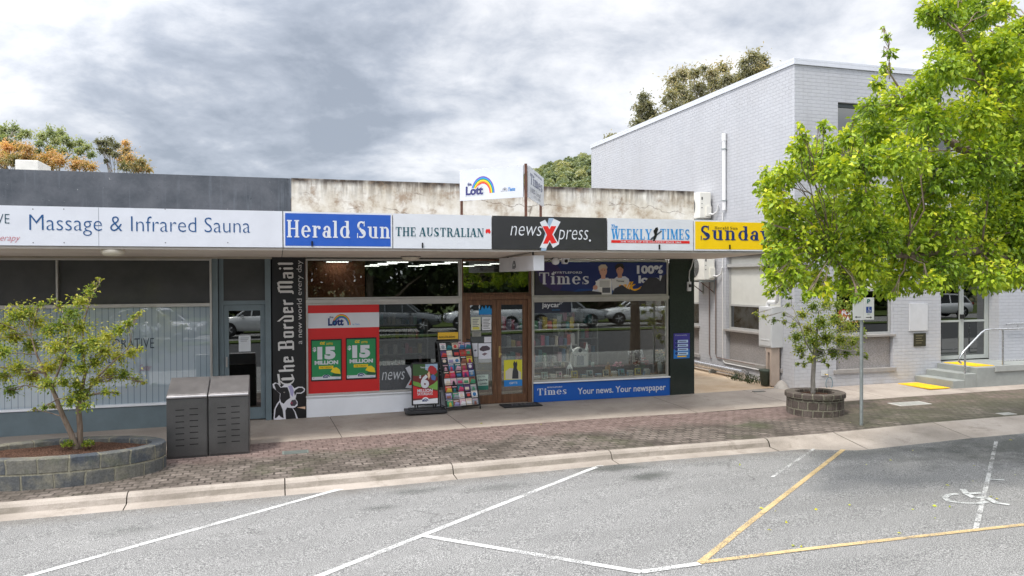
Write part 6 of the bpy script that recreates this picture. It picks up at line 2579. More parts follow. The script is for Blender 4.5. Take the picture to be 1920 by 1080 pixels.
for (x, y, r_) in ((8, 612, 20), (30, 592, 24), (52, 586, 22), (70, 604, 24), (28, 632, 26), (58, 648, 26), (8, 660, 22), (34, 690, 25), (6, 705, 20), (20, 732, 18), (60, 708, 24), (88, 720, 20), (94, 690, 22), (104, 650, 24), (92, 620, 22), (118, 610, 22), (134, 588, 20), (150, 566, 18), (166, 548, 14), (176, 536, 10), (186, 524, 6), (148, 614, 24), (128, 640, 24), (150, 655, 24), (118, 676, 22), (150, 690, 22), (176, 642, 22), (200, 632, 22), (222, 620, 18), (240, 606, 14), (252, 595, 10), (262, 588, 8), (196, 660, 24), (222, 668, 18), (246, 662, 16), (262, 655, 10), (178, 680, 20), (206, 700, 22), (232, 702, 20), (256, 712, 12), (268, 718, 7), (178, 716, 16), (150, 740, 22), (132, 752, 18), (160, 760, 14), (200, 735, 12), (220, 738, 7), (64, 768, 7), (84, 764, 9), (100, 762, 8), (142, 720, 18), (120, 715, 16), (-20, 640, 26), (-30, 690, 24), (-25, 600, 20), (78, 570, 10), (112, 576, 12), (96, 562, 6)):
    clp.append((*at_y(x, y, TY + rr.uniform(-.42, .38)), r_ * .0094 * .88))
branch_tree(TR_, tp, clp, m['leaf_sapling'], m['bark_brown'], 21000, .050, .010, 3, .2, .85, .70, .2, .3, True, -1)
for k, (x, y, r_) in enumerate(((128, 832, 11), (165, 832, 11))):
    P = at_y(x, y, TY - .05)
    q = RNG.normal(0, 1, (150, 3))
    q /= np.linalg.norm(q, axis=1, keepdims=True)
    q[:, 2] = np.abs(q[:, 2])
    c = np.array(P) + q * .10 * RNG.random((150, 1)) ** .5
    c[:, 2] -= .03
    o = leaves("weed_tuft", None, c, q, RNG.uniform(.03, .055, 150), RNG.uniform(.3, .9, 150), m['leaf_sapling'], -.2, .5, None, P)
    tag(o, ["green weed tuft left of the twin stems in oval planter", "green weed tuft right of the twin stems in oval planter"][k], "weed", "weed tufts in the planter")

# ---- round planter with the small tree
QC = np.array(hitg(1527, 772)[:2])
QC = np.array((10.62, -2.83))
qz = zg(*QC)
R_ = thing("round_planter", "round dark weathered block planter with a thick capping by signpost", "planter", (QC[0], QC[1], qz))
h2 = ring_planter(R_, (QC[0], QC[1], qz), .54, .54, qz - .05, qz + .34, .15, m['round_block'], True)
y0 = QC[1]
R_ = thing("small_tree", "small leafy tree with a straight pale stem in round planter", "tree", (QC[0], y0, h2 - .05))
tp = [([at_y(1525, 745, y0), at_y(1524, 712, y0), at_y(1526, 680, y0), at_y(1528, 650, y0), at_y(1532, 620, y0), at_y(1535, 585, y0)], [.052, .046, .042, .034, .024, .01]),
      ([at_y(1526, 668, y0), at_y(1510, 640, y0 - .1), at_y(1500, 610, y0 - .1), at_y(1488, 580, y0 - .1)], [.02, .015, .01, .005]),
      ([at_y(1528, 655, y0), at_y(1555, 630, y0 + .1), at_y(1580, 610, y0 + .1)], [.02, .013, .006])]
clp = []
for (x, y, r_) in ((1418, 588, 7), (1432, 594, 8), (1452, 600, 8), (1470, 604, 8), (1488, 610, 10), (1505, 590, 16), (1525, 575, 16), (1548, 572, 18), (1572, 570, 18), (1596, 576, 14), (1494, 632, 18), (1516, 618, 22), (1540, 606, 24), (1566, 600, 22), (1590, 612, 20), (1500, 655, 18), (1524, 640, 22), (1550, 634, 24), (1576, 638, 22), (1600, 640, 18), (1618, 622, 10), (1536, 660, 18), (1562, 662, 18), (1586, 660, 16), (1612, 660, 10), (1624, 668, 8), (1520, 672, 12), (1508, 684, 7), (1496, 682, 6), (1504, 668, 8), (1545, 676, 8), (1552, 684, 6), (1470, 590, 6), (1478, 572, 8), (1510, 562, 8), (1600, 596, 14), (1482, 558, 6)):
    clp.append((*at_y(x, y, y0 + rr.uniform(-.38, .38)), r_ * .0098 * 1.0))
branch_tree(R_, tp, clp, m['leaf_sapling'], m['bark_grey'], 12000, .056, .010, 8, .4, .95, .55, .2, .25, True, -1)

# ---- pair of slotted bin housings
def bin_house(x0, x1, label):
    zb_ = zg((x0 + x1) / 2, -2.7)
    yF, yB = -2.74, -2.08
    zf = on_y(390, 741, yF)[1]
    zbk = on_y(392, 704, yB + .12)[1]
    root = thing("bin_housing", label, "bin", ((x0 + x1) / 2, (yF + yB) / 2, zb_), "slotted steel bin housings")
    BS = m['bin_steel']
    mb = MB()
    mb.box(x0, x1, yF + .012, yB, zb_ - .03, zf - .03, BS)
    mb.build("body", root, bevel=.006)
    mb = MB()
    P = FACE(yF + .012)
    mb.panel(P, x0 + .012, zb_ + .03, x1 - .012, zf - .05, .014, BS)
    d = mb.build("door", root, bevel=.004)
    mb = MB()
    P = FACE(yF - .0025)
    w_ = x1 - x0
    for i in range(7):
        zz = zb_ + .20 + i * .096
        for q in (.22, .56):
            dz = .0
            mb.panel(P, x0 + w_ * q, zz + dz + (.012 if q > .4 else 0), x0 + w_ * (q + .21), zz + .014 + dz + (.012 if q > .4 else 0), .0012, M("slot_black", (.008, .008, .008), .9))
    mb.build("slot", d)
    mb = MB()
    prof = [(yF - .015, zf - .035), (yF - .015, zf), (yF + .03, zf + .03), (yB - .02, zbk), (yB + .015, zbk - .02), (yB + .015, zf - .035)]
    v = [(x, y, z) for x in (x0 + .002, x1 - .002) for y, z in prof]
    n = len(prof)
    mb.add(v, [(i, (i + 1) % n, n + (i + 1) % n, n + i) for i in range(n)] + [list(range(n))[::-1], list(range(n, 2 * n))], M("bin_lid_steel", (.40, .385, .39), .36, .12, 5, metal=.75))
    mb.build("lid", root, bevel=.012)
    return root


xa_ = on_y(312, 800, -2.74)[0]
xb_ = on_y(390, 800, -2.74)[0]
xc_ = on_y(467, 800, -2.74)[0]
bin_house(xa_, xb_ - .006, "grey slotted steel bin housing next to the oval planter")
bin_house(xb_ + .006, xc_, "grey slotted steel bin housing nearer the pillar sign")

# ---- parking sign on its pole
sx0, sy0, sz0 = hitg(1615, 797)
R_ = thing("parking_sign", "two white parking plates on one galvanised pole by the round planter", "sign", (sx0, sy0, sz0))
ztop = on_y(1616, 563, sy0)[1]
mb = MB()
mb.tube([(sx0, sy0, sz0 - .05), (sx0, sy0, ztop - .02)], .032, GALV, 12)
mb.build("pole", R_)
A = Art(sy0 - .045)
for (x0, x1, yt, yb) in ((1599, 1618.5, 561, 600), (1619, 1638.5, 558, 599.5)):
    A.mb.panel(A.P, *A.ext(x0, yt, x1, yb), .004, vinyl(226, 228, 230))
    A.build("plate", R_)
A = Art(sy0 - .0492)
A.T("2P", 1602, 562.5, 1614, 568.5, vinyl(30, 100, 60), .02)
A.G([(1603, 594.5), (1606, 592.3), (1606, 593.9), (1614, 593.9), (1614, 595.2), (1606, 595.2), (1606, 596.8)], BLK, .001)
A.T("P", 1625.5, 561, 1631.5, 569, vinyl(30, 110, 96), .03)
A.R(1624, 575, 1634.5, 586.5, vinyl(30, 70, 150), .001)
A.O(1629, 577, .9, .9, WHT, .002)
A.G([(1628, 578.3), (1629.4, 578.3), (1629.8, 581), (1632, 581), (1633, 584), (1632, 584.3), (1631.2, 582), (1628.4, 582)], WHT, .002)
u, z = A.xz(1629, 583)
A.mb.arc(A.P, u, z, .028, .02, WHT, .002, 150, 350, 14)
A.T("ONLY", 1626, 588, 1632, 590, vinyl(30, 110, 96), .0)
A.G([(1635, 595), (1632, 592.8), (1632, 594.4), (1624, 594.4), (1624, 595.7), (1632, 595.7), (1632, 597.3)], BLK, .001)
A.build("lettering", R_)

# ---- service covers let into the paving
def cover(label, px, w_, d_, mat, rot=0.0):
    x, y, z = hitg(*px)
    mb = MB()
    zz = zg(x, y)
    sl = (zg(x, y + .2) - zg(x, y - .2)) / .4
    pts = [(-w_ / 2, -d_ / 2), (w_ / 2, -d_ / 2), (w_ / 2, d_ / 2), (-w_ / 2, d_ / 2)]
    v = [(x + a, y + b, zz + sl * b + .006) for a, b in pts] + [(x + a, y + b, zz + sl * b - .03) for a, b in pts]
    mb.add(v, [(0, 1, 2, 3), (7, 6, 5, 4), (0, 4, 5, 1), (1, 5, 6, 2), (2, 6, 7, 3), (3, 7, 4, 0)], mat)
    pts2 = [(a * .86, b * .86) for a, b in pts]
    v = [(x + a, y + b, zz + sl * b + .0085) for a, b in pts2]
    mb.add(v, [(0, 1, 2, 3)], M("cover_face_" + mat.name, tuple(c * .9 for c in (.36, .36, .33)) if "pale" in mat.name else (.12, .14, .13), .7, .2, 14))
    tag(mb.build("service_cover", None, (x, y, zz)), label, "service cover")


cover("greenish metal service cover in the pavers by the bins", (554, 848), .42, .22, M("cover_green", (.17, .2, .18), .6, .2, 10))
cover("pale concrete service cover in the pavers behind the signpost", (1706, 757), .85, .36, M("cover_pale", (.52, .5, .46), .8, .1, 8))
cover("tiny pale service cover in the mossy pavers at far right", (1887, 776), .34, .2, M("cover_pale", (1, 1, 1)))
cover("dark slot cover in the orange concrete of the alley mouth", (1423, 734), .32, .1, M("cover_dark", (.08, .07, .06), .8))

# ================================================================== DISPLAY IN THE RIGHT WINDOW
SHZ = zb2 + .02
WD = thing("display_bench", "long dark display bench behind the right shop window", "bench", (7.1, .55, -.05))
mb = MB()
mb.box(W2[0] + .03, W2[1] - .03, .13, .86, SHZ - .05, SHZ, M("bench_top", (.10, .045, .035), .6, .2, 6))
mb.build("bench_top", WD)
mb = MB()
for x in (W2[0] + .1, 7.1, W2[1] - .1):
    mb.box(x - .03, x + .03, .2, .8, -.03, SHZ - .051, BLACK)
mb.build("leg", WD)
mb = MB()
mb.box(W2[0] + .03, W2[1] - .03, .55, .86, SHZ + .001, SHZ + .20, M("bench_step", (.085, .035, .03), .7, .2, 6))
mb.build("step", WD)

BOOKC = {"white": (214, 216, 218), "pink": (226, 206, 206), "yellow": (222, 206, 96), "mint": (186, 206, 200), "blue": (120, 158, 196), "cream": (214, 200, 170), "tan": (206, 170, 110), "slate": (128, 160, 184), "lilac": (196, 184, 204)}
BI = 0


def book_frame(px, col, where):
    """an upright boxed card with a picture"""
    X, _ = on_y(px, 696, .22)
    root = thing("boxed_calendar", "upright %s boxed calendar %s in the right window" % (col, where), "calendar", (X, .24, SHZ), "boxed calendars along the window foot")
    pl = Plane((X, .22, SHZ), (1, 0, 0), (0, .22, 1))
    mb = MB()
    mb.panel(Plane(pl.at(0, 0, -.03), pl.u, pl.w), -.075, .0, .075, .17, .03, vinyl(*BOOKC[col]))
    mb.build("box", root)
    mb = MB()
    r2 = random.Random(int(px))
    mb.rect(pl, -.05, .03, -.012, .14, vinyl(50, 64, 70), .001)
    mb.rect(pl, -.005, .085, .05, .14, vinyl(r2.randrange(60, 200), r2.randrange(90, 180), 150), .001)
    mb.rect(pl, -.005, .03, .05, .07, vinyl(90, 84, 80), .001)
    mb.build("cover_picture", root)


def book_stack(px, cols, where):
    X, _ = on_y(px, 696, .24)
    z = SHZ
    r2 = random.Random(int(px) + 5)
    for i, c in enumerate(cols):
        mb = MB()
        t = r2.uniform(.035, .05)
        w_ = .068 - .003 * i
        o = r2.uniform(-.008, .008)
        mb.box(X - w_ + o, X + w_ + o, .18, .28, z + .0005, z + t, vinyl(*BOOKC[c]))
        mb.box(X - w_ + o + .003, X + w_ + o - .012, .1785, .1799, z + .006, z + t - .006, vinyl(226, 222, 212))
        lv = ["bottom", "middle", "top"][i] if len(cols) == 3 else ["bottom", "upper"][i]
        tag(mb.build("boxed_book", None, (X, .23, z)), "%s boxed book, %s of the stack %s" % (c, lv, where), "book", "small boxed books in the window")
        z += t


slots = [(1007, 's', ("pink", "white"), "against the timber door post"), (1022, 'f', "mint", "second thing from the door post"),
         (1036, 's', ("pink", "lilac", "white"), "between the mint and pink calendars"), (1049, 'f', "pink", "right of the lilac stack"),
         (1062, 's', ("pink", "white"), "just left of the first yellow calendar"), (1078, 'f', "yellow", "left of the window middle"),
         (1093, 's', ("slate", "slate"), "just right of the first yellow calendar"), (1107, 'f', "white", "below the white toy house"),
         (1122, 's', ("lilac", "slate"), "at the middle of the window"), (1137, 'f', "cream", "left of the tan stack"),
         (1151, 's', ("tan", "cream", "white"), "right of the cream calendar"), (1166, 'f', "slate", "below the patterned cushion"),
         (1181, 's', ("slate", "blue", "white"), "left of the second yellow calendar"), (1197, 'f', "yellow", "below the red flowers"),
         (1212, 's', ("blue", "slate", "white"), "right of the second yellow calendar")]
for px, kind, c, where in slots:
    (book_frame if kind == 'f' else book_stack)(px, c, where)

# white toy house, lantern, vase of flowers, cushion and gifts on the bench
SH2 = SHZ + .201
hx_ = on_y(1088, 670, .6)[0]
R_ = thing("toy_house", "white wooden toy house with two spires in the right window", "ornament", (hx_, .66, SH2))
mb = MB()
mb.box(hx_ - .16, hx_ + .16, .6, .76, SH2, SH2 + .30, WHITE)
mb.build("wall", R_)
mb = MB()
mb.box(hx_ - .19, hx_ + .19, .58, .78, SH2 + .301, SH2 + .34, WHITE)
v = [(hx_ - .18, .6, SH2 + .341), (hx_ + .18, .6, SH2 + .341), (hx_ + .12, .6, SH2 + .42), (hx_, .6, SH2 + .46), (hx_ - .12, .6, SH2 + .42)]
v += [(x, .76, z) for x, _, z in v]
mb.add(v, [(0, 1, 2, 3, 4), (9, 8, 7, 6, 5)] + [(i, 5 + i, 5 + (i + 1) % 5, (i + 1) % 5) for i in range(5)], WHITE)
mb.build("gable", R_)
for s in (-1, 1):
    mb = MB()
    mb.lathe((hx_ + s * .20, .68, SH2), [(.035, 0), (.035, .36), (.05, .37), (.028, .45), (.0, .58)], WHITE, 12)
    mb.build("spire", R_)
mb = MB()
P = FACE(.599)
mb.rect(P, hx_ - .09, SH2 + .04, hx_ + .09, SH2 + .26, vinyl(150, 160, 176), .001)
mb.disc(P, hx_, SH2 + .385, .045, .045, vinyl(60, 66, 74), .001)
for i in range(4):
    mb.rect(P, hx_ - .14 + i * .08, SH2 + .27, hx_ - .10 + i * .08, SH2 + .285, vinyl(120, 126, 140), .0015)
mb.build("window", R_)
lx_ = on_y(1068, 680, .42)[0]
R_ = thing("lantern", "small white lantern with a pointed lid before the toy house", "lantern", (lx_, .42, SHZ))
mb = MB()
for a in (-1, 1):
    for b in (-1, 1):
        mb.box(lx_ + a * .05 - .008, lx_ + a * .05 + .008, .42 + b * .05 - .008, .42 + b * .05 + .008, SHZ + .02, SHZ + .2, WHITE)
mb.box(lx_ - .065, lx_ + .065, .355, .485, SHZ, SHZ + .02, WHITE)
mb.build("frame", R_)
mb = MB()
mb.lathe((lx_, .42, SHZ + .2), [(.085, 0), (.05, .06), (.018, .09), (.018, .13), (0, .14)], WHITE, 4, False)
mb.build("lid", R_)
vx = on_y(1239, 690, .3)[0]
R_ = thing("flower_vase", "tall pale vase of cream roses at the right window edge", "vase", (vx, .3, SHZ))
mb = MB()
mb.lathe((vx, .3, SHZ), [(.0, .002), (.06, .004), (.075, .1), (.085, .27), (.065, .31), (.06, .30)], M("vase_pale", lin(170, 186, 196), .25, .05), 18)
mb.build("vase_body", R_)
for i in range(16):
    r2 = random.Random(i)
    a, q = r2.uniform(0, 6.28), r2.uniform(.02, .16)
    c = (vx + q * math.cos(a), .3 + q * .8 * math.sin(a), SHZ + .42 + r2.uniform(0, .17) - q * .4)
    mb = MB()
    rad = r2.uniform(.026, .042)
    for k in range(4):
        mb.lathe((c[0], c[1], c[2]), [(0, -.01 + k * .006), (rad * (1 - k * .22), .005 + k * .004), (rad * (1 - k * .22) * .9, .024 + k * .004)], vinyl(*[(232, 216, 170), (238, 226, 196), (226, 190, 150)][i % 3]), 8)
    mb.tube([(vx, .3, SHZ + .26), c], .004, M("stem_green", (.06, .11, .03), .6), 5)
    mb.build("flower", R_)
k = 160
q = RNG.normal(0, 1, (k, 3))
leaves("foliage", R_, np.array((vx, .3, SHZ + .38)) + q * (.09, .07, .06), q, RNG.uniform(.05, .09, k), RNG.uniform(.1, .8, k), m['leaf_dark'], .1, .5)


def bunch(label, px, py, Y, cols, n=26, rad=.13):
    X, Z = on_y(px, py, Y)
    root = thing("flower_bunch", label, "flowers", (X, Y, SHZ))
    mb = MB()
    mb.lathe((X, Y, SHZ), [(0, .002), (.05, .004), (.07, .12), (.075, .13)], vinyl(70, 40, 44), 12)
    mb.build("pot", root)
    for i in range(n):
        r2 = random.Random(i + int(px))
        d = np.array((r2.gauss(0, 1), r2.gauss(0, .8), abs(r2.gauss(0, .9))))
        d /= np.linalg.norm(d)
        c = np.array((X, Y, SHZ + .2)) + d * rad * r2.uniform(.5, 1.1)
        mb = MB()
        q = r2.uniform(.018, .034)
        mb.lathe(tuple(c), [(0, -q * .5), (q, 0), (q * .7, q * .6), (0, q * .75)], vinyl(*r2.choice(cols)), 7)
        mb.tube([(X, Y, SHZ + .1), tuple(c)], .003, M("stem_green", (1, 1, 1)), 4)
        mb.build("flower", root)


bunch("bunch of red and white flowers behind the second yellow calendar", 1202, 690, .38, [(150, 36, 48), (170, 50, 60), (224, 214, 214), (120, 24, 36)], 34, .19)
bunch("pink speckled flower bunch near the middle of right window", 1160, 680, .40, [(196, 120, 140), (214, 170, 180), (150, 70, 90)], 22, .12)
cxu, czu = on_y(1197, 664, .62)
R_ = thing("patterned_cushion", "square pale patterned cushion leaning in the right window", "cushion", (cxu, .66, SH2))
mb = MB()
P = Plane((cxu, .62, SH2), (1, -.1, .12), (-.1, .35, 1))
n = 9
v = []
for s_ in (1, -1):
    for i in range(n):
        for j in range(n):
            a, b = i / (n - 1) * 2 - 1, j / (n - 1) * 2 - 1
            t_ = s_ * .07 * max(0, (1 - a * a) * (1 - b * b)) ** .5
            v.append(P.at(a * .19, .19 + b * .17, t_))
f = [(s_ * n * n + i * n + j, s_ * n * n + (i + 1) * n + j, s_ * n * n + (i + 1) * n + j + 1, s_ * n * n + i * n + j + 1) for s_ in (0, 1) for i in range(n - 1) for j in range(n - 1)]
t = NT("cushion_cloth")
vv = t.N.new("ShaderNodeTexVoronoi")
vv.inputs["Scale"].default_value = 22
t.L.new(t.pos(), vv.inputs[0])
cc = t.ramp(vv.outputs["Distance"], ((.25, lin(196, 196, 200)), (.5, lin(120, 122, 132))))
mb.add(v, f, t.done(cc, .9, 0, .1), True)
mb.build("cover", R_)
gxx = on_y(1141, 680, .45)[0]
R_ = thing("gift_bag", "mustard yellow gift bag standing in the right window", "bag", (gxx, .46, SHZ))
mb = MB()
mb.add([(gxx - .05, .42, SHZ), (gxx + .06, .42, SHZ), (gxx + .06, .50, SHZ), (gxx - .05, .50, SHZ), (gxx - .07, .44, SHZ + .22), (gxx + .03, .44, SHZ + .24), (gxx + .03, .48, SHZ + .24), (gxx - .07, .48, SHZ + .22)],
       [(0, 1, 5, 4), (1, 2, 6, 5), (2, 3, 7, 6), (3, 0, 4, 7), (3, 2, 1, 0)], vinyl(206, 150, 40))
mb.build("bag_body", R_)
mb = MB()
mb.tube([(gxx - .05, .44, SHZ + .22), (gxx - .03, .44, SHZ + .3), (gxx + .0, .44, SHZ + .3), (gxx + .02, .44, SHZ + .235)], .004, vinyl(180, 130, 40), 5)
mb.build("handle", R_)
for k, (px, h_, lab, col) in enumerate(((1022, .30, "slim white angel figure left in the right window", (216, 216, 216)), (1035, .22, "brown bear-like figurine in the right window", (120, 100, 84)), (1112, .11, "pale tea-light cup right of the toy house", (196, 214, 214)), (1056, .12, "tiny cream bottle left of the lantern", (206, 196, 176)), (1189, .34, "slender white spire ornament behind the cushion", (200, 206, 210)))):
    X = on_y(px, 680, .58)[0]
    mb = MB()
    if k in (2, 3):
        prof = [(0, 0), (.035, .002), (.04, h_ * .7), (.03, h_ * .9), (.028, h_)]
    else:
        prof = [(0, 0), (.05, .003), (.04, h_ * .3), (.022, h_ * .6), (.030, h_ * .72), (.012, h_ * .8), (.026, h_ * .9), (.0, h_)]
    mb.lathe((X, .6, SH2), prof, vinyl(*col), 14)
    tag(mb.build("figurine" if k not in (2, 3) else "ornament", None, (X, .6, SH2)), lab, "ornament")

# shelving units deeper in the shop
for k, (x, y, w_) in enumerate(((1.6, 3.0, 1.6), (6.4, 2.6, 2.2), (8.3, 4.6, 1.2), (3.2, 6.0, 2.0))):
    R_ = thing("shop_shelf", ["shelving unit deep behind the red lottery panel", "shelving unit behind the display bench", "shelving unit in the right back corner of the shop", "shelving unit deep behind the magazine rack"][k], "shelf", (x, y, -.03))
    mb = MB()
    for s in (-1, 1):
        mb.box(x + s * w_ / 2 - .02, x + s * w_ / 2 + .02, y - .2, y + .2, -.03, 1.5, M("shelf_grey", (.25, .25, .25), .6))
    mb.build("frame", R_)
    for i in range(4):
        mb = MB()
        z = .1 + i * .42
        mb.box(x - w_ / 2 + .021, x + w_ / 2 - .021, y - .2, y + .2, z, z + .025, M("shelf_grey", (1, 1, 1)))
        mb.build("shelf", R_)
        r2 = random.Random(k * 9 + i)
        mb = MB()
        xx = x - w_ / 2 + .05
        while xx < x + w_ / 2 - .16:
            q = r2.uniform(.07, .13)
            mb.box(xx, xx + q, y - .16, y + .1, z + .026, z + .026 + r2.uniform(.12, .33), vinyl(*[int(c_ * .55 + 30) for c_ in COLS[r2.choice(list(COLS))]]))
            xx += q + r2.uniform(.006, .04)
        stuff(mb.build("goods", R_))

# tinsel trees behind the left window
for k, (px, h_) in enumerate(((722, .38), (740, .5), (757, .44))):
    X, Z = on_y(px, 690, .35 + .06 * (k % 2))
    zb_ = on_y(px, 712, .35)[1]
    R_ = thing("tinsel_tree", ["silver tinsel tree nearest the red lottery panel", "tallest silver tinsel tree in the left window", "silver tinsel tree nearest the 6 MILLION board"][k], "ornament", (X, .35, zb_), "silver tinsel trees")
    mb = MB()
    mb.tube([(X, .36, zb_ - .02), (X, .36, zb_ + h_ * .9)], .008, GALV, 6)
    mb.lathe((X, .36, zb_ - .2), [(0, 0), (.06, .002), (.075, .16), (.07, .18), (0, .17)], PLAST, 14)
    mb.build("pot", R_)
    n = 420
    tt = RNG.random(n) ** .7
    ang = RNG.random(n) * 6.28
    rad = (1 - tt) * .16 * RNG.uniform(.5, 1, n)
    c = np.stack([X + rad * np.cos(ang), .36 + rad * np.sin(ang), zb_ + tt * h_], 1)
    nm = np.stack([np.cos(ang), np.sin(ang), RNG.uniform(-.2, .6, n)], 1)
    leaves("needles", R_, c, nm, RNG.uniform(.04, .075, n), RNG.random(n), m['leaf_silver'], 0, .22)
WS = thing("window_ledge", "low dark ledge carrying the tinsel trees in left window", "ledge", (2.2, .4, -.03))
mb = MB()
zb_ = on_y(740, 712, .35)[1] - .2
mb.box(1.95, 3.75, .12, .6, zb_ - .04, zb_ - .001, M("bench_step", (1, 1, 1)))
mb.build("top", WS)
mb = MB()
mb.box(1.98, 3.72, .16, .58, -.03, zb_ - .041, M("bench_step", (1, 1, 1)))
mb.build("cabinet", WS)


# ================================================================== TREES
# big street tree whose trunk stands just outside the picture on the right
BTX, BTY = 11.6, -7.4
bz = zg(BTX, BTY)
R_ = thing("street_tree", "large bright yellow-green street tree overhanging the parking bays", "tree", (BTX, BTY, bz))


def bt(x, y, Y):
    return at_y(x, y, Y)


trunk = [(BTX, BTY, bz - .1), (BTX + .03, BTY, 1.2), (BTX - .02, BTY + .02, 2.6), (BTX - .1, BTY + .05, 4.2), (BTX - .25, BTY, 6.0), (BTX - .2, BTY, 8.0)]
tp = [(trunk, [.20, .165, .145, .115, .075, .03]),
      ([trunk[2], bt(1760, 430, -7.1), bt(1640, 400, -6.9), bt(1540, 380, -6.8)], [.09, .06, .04, .015]),
      ([trunk[2], bt(1840, 470, -8.0), bt(1700, 480, -8.1), bt(1560, 470, -7.8)], [.08, .055, .035, .012]),
      ([trunk[3], bt(1800, 280, -7.2), bt(1720, 220, -7.2), bt(1670, 140, -7.2)], [.08, .055, .03, .01]),
      ([trunk[3], bt(1860, 180, -8.0), bt(1800, 60, -8.0)], [.07, .04, .015]),
      ([trunk[2], (BTX + 1.5, BTY + .5, 3.6), (BTX + 3, BTY + .8, 4.4)], [.09, .06, .02])]
cl = []
rr = random.Random(21)
# clusters on the sight lines that bound the crown, spread in depth about the trunk
outline = [(1456, 440, 24), (1450, 385, 30), (1440, 350, 24), (1470, 330, 30), (1496, 280, 22), (1506, 256, 14), (1520, 310, 36), (1550, 285, 30), (1545, 240, 16), (1570, 325, 42),
           (1480, 410, 40), (1500, 460, 40), (1460, 480, 28), (1450, 520, 20), (1490, 515, 30), (1530, 530, 28), (1540, 400, 46), (1560, 460, 48), (1588, 530, 30), (1600, 555, 14), (1606, 560, 10),
           (1610, 380, 50), (1620, 310, 44), (1640, 250, 40), (1630, 205, 24), (1645, 160, 18), (1660, 130, 15), (1668, 100, 12), (1662, 70, 10), (1655, 55, 6), (1680, 200, 40), (1620, 500, 44), (1640, 440, 54), (1660, 540, 24), (1655, 570, 0),
           (1690, 300, 52), (1700, 380, 56), (1700, 460, 54), (1690, 520, 36), (1740, 230, 50), (1735, 170, 36), (1770, 130, 44), (1760, 330, 58), (1780, 420, 58), (1770, 500, 46), (1750, 530, 24),
           (1740, 30, 22), (1735, 12, 14), (1770, 30, 34), (1800, 70, 42), (1800, -10, 40), (1845, 20, 36), (1840, 120, 52), (1830, 220, 56), (1850, 310, 58), (1850, 400, 60), (1840, 480, 50), (1850, 520, 34),
           (1880, 90, 40), (1905, 160, 50), (1910, 250, 56), (1920, 340, 60), (1915, 430, 56), (1905, 500, 40), (1896, 530, 18), (1880, 20, 24), (1910, 60, 30), (1950, 120, 50), (1960, 220, 56), (1970, 330, 60), (1965, 430, 56), (1960, 510, 40),
           (1935, 505, 34), (1900, 515, 26), (1940, 470, 44), (1890, 470, 40), (1870, 525, 20), (1815, 525, 18), (1725, 545, 12), (1675, 555, 10), (1610, 545, 14), (1550, 548, 18), (1515, 552, 14), (1470, 545, 14), (1445, 548, 12), (1436, 500, 12), (1438, 455, 10), (1440, 420, 10), (1434, 325, 12), (1500, 236, 8), (1590, 260, 22), (1600, 225, 10)]
for (x, y, r_) in outline:
    if r_ <= 0:
        continue
    t_ = (1920 - x) / 500.0
    span = 1.75 * math.sqrt(max(.05, 1 - ((x - 1900) / 520.0) ** 2))
    reps = 1 if r_ < 20 else 2
    for k in range(reps):
        off = rr.uniform(-1, 1) * span if reps == 1 else (rr.uniform(.15, 1) if k == 0 else rr.uniform(-1, -.1)) * span
        Y = BTY + .35 - .35 * t_ + off * .9
        dist = (Y - CAM[1])
        X, Z = on_y(x, y, Y)
        depth = abs((np.array((X, Y, Z)) - CAM) @ _fw)
        cl.append((X, Y, Z, r_ * depth / F * 1.02))
for k in range(26):
    a = rr.uniform(-.6, 2.2)
    q = rr.uniform(1.5, 4.2)
    cl.append((BTX + q * math.cos(a) * .9 + .4, BTY + q * math.sin(a) * .5 - .6, rr.uniform(3.2, 7.5), rr.uniform(.4, .7)))
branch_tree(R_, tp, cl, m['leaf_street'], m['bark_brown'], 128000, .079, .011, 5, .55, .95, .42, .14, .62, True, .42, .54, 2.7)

# trees beyond the shops


def far_tree(name, label, base, h, clusters, mat, bark, nleaf, ls, seed, mu=.45, sd=.2, glow=.2, tr=.22, group=None):
    root = thing(name, label, "tree", base, group)
    b = np.array(base, float)
    top = b + (0, 0, h)
    pts = [tuple(p) for p in wander(b - (0, 0, .2), top, 6, h * .012, seed)]
    branch_tree(root, [(pts, list(np.linspace(tr, tr * .25, 7)))], [(a, b_, c, q * 1.25) for a, b_, c, q in clusters], mat, bark, int(nleaf * 1.9), ls * .68, .05, seed, .45, .85, mu, sd, glow, True, -1, .42)
    return root


def px_clusters(Y, items, jitter, seed):
    r2 = random.Random(seed)
    out = []
    for x, y, r_ in items:
        yy = Y + r2.uniform(-jitter, jitter)
        X, Z = on_y(x, y, yy)
        dep = (np.array((X, yy, Z)) - CAM) @ _fw
        out.append((X, yy, Z, r_ * dep / F))
    return out


YG = 29.0
c1 = px_clusters(YG, [(1262, 152, 14), (1280, 140, 16), (1302, 138, 14), (1258, 178, 14), (1275, 170, 18), (1290, 190, 20), (1264, 204, 20), (1310, 165, 18), (1334, 138, 16), (1355, 128, 14), (1340, 160, 18), (1362, 150, 16), (1326, 185, 18), (1300, 210, 22), (1350, 180, 18), (1280, 235, 20), (1380, 152, 14), (1376, 175, 16), (1254, 225, 14), (1330, 215, 24), (1320, 128, 8), (1246, 190, 7)], 1.8, 2)
xb = on_y(1305, 300, YG)[0]
far_tree("gum_tree", "broad olive-brown gum tree rising behind the brick office", (xb, YG, .0), 11.5, c1, m['leaf_gum'], m['bark_grey'], 9500, .34, 31, .52, .22, .3)
c2 = px_clusters(YG + 2, [(1206, 182, 10), (1212, 198, 13), (1200, 205, 11), (1206, 225, 15), (1222, 214, 12), (1196, 232, 11), (1230, 228, 12), (1215, 240, 14), (1190, 246, 9), (1238, 240, 9)], 1.2, 3)
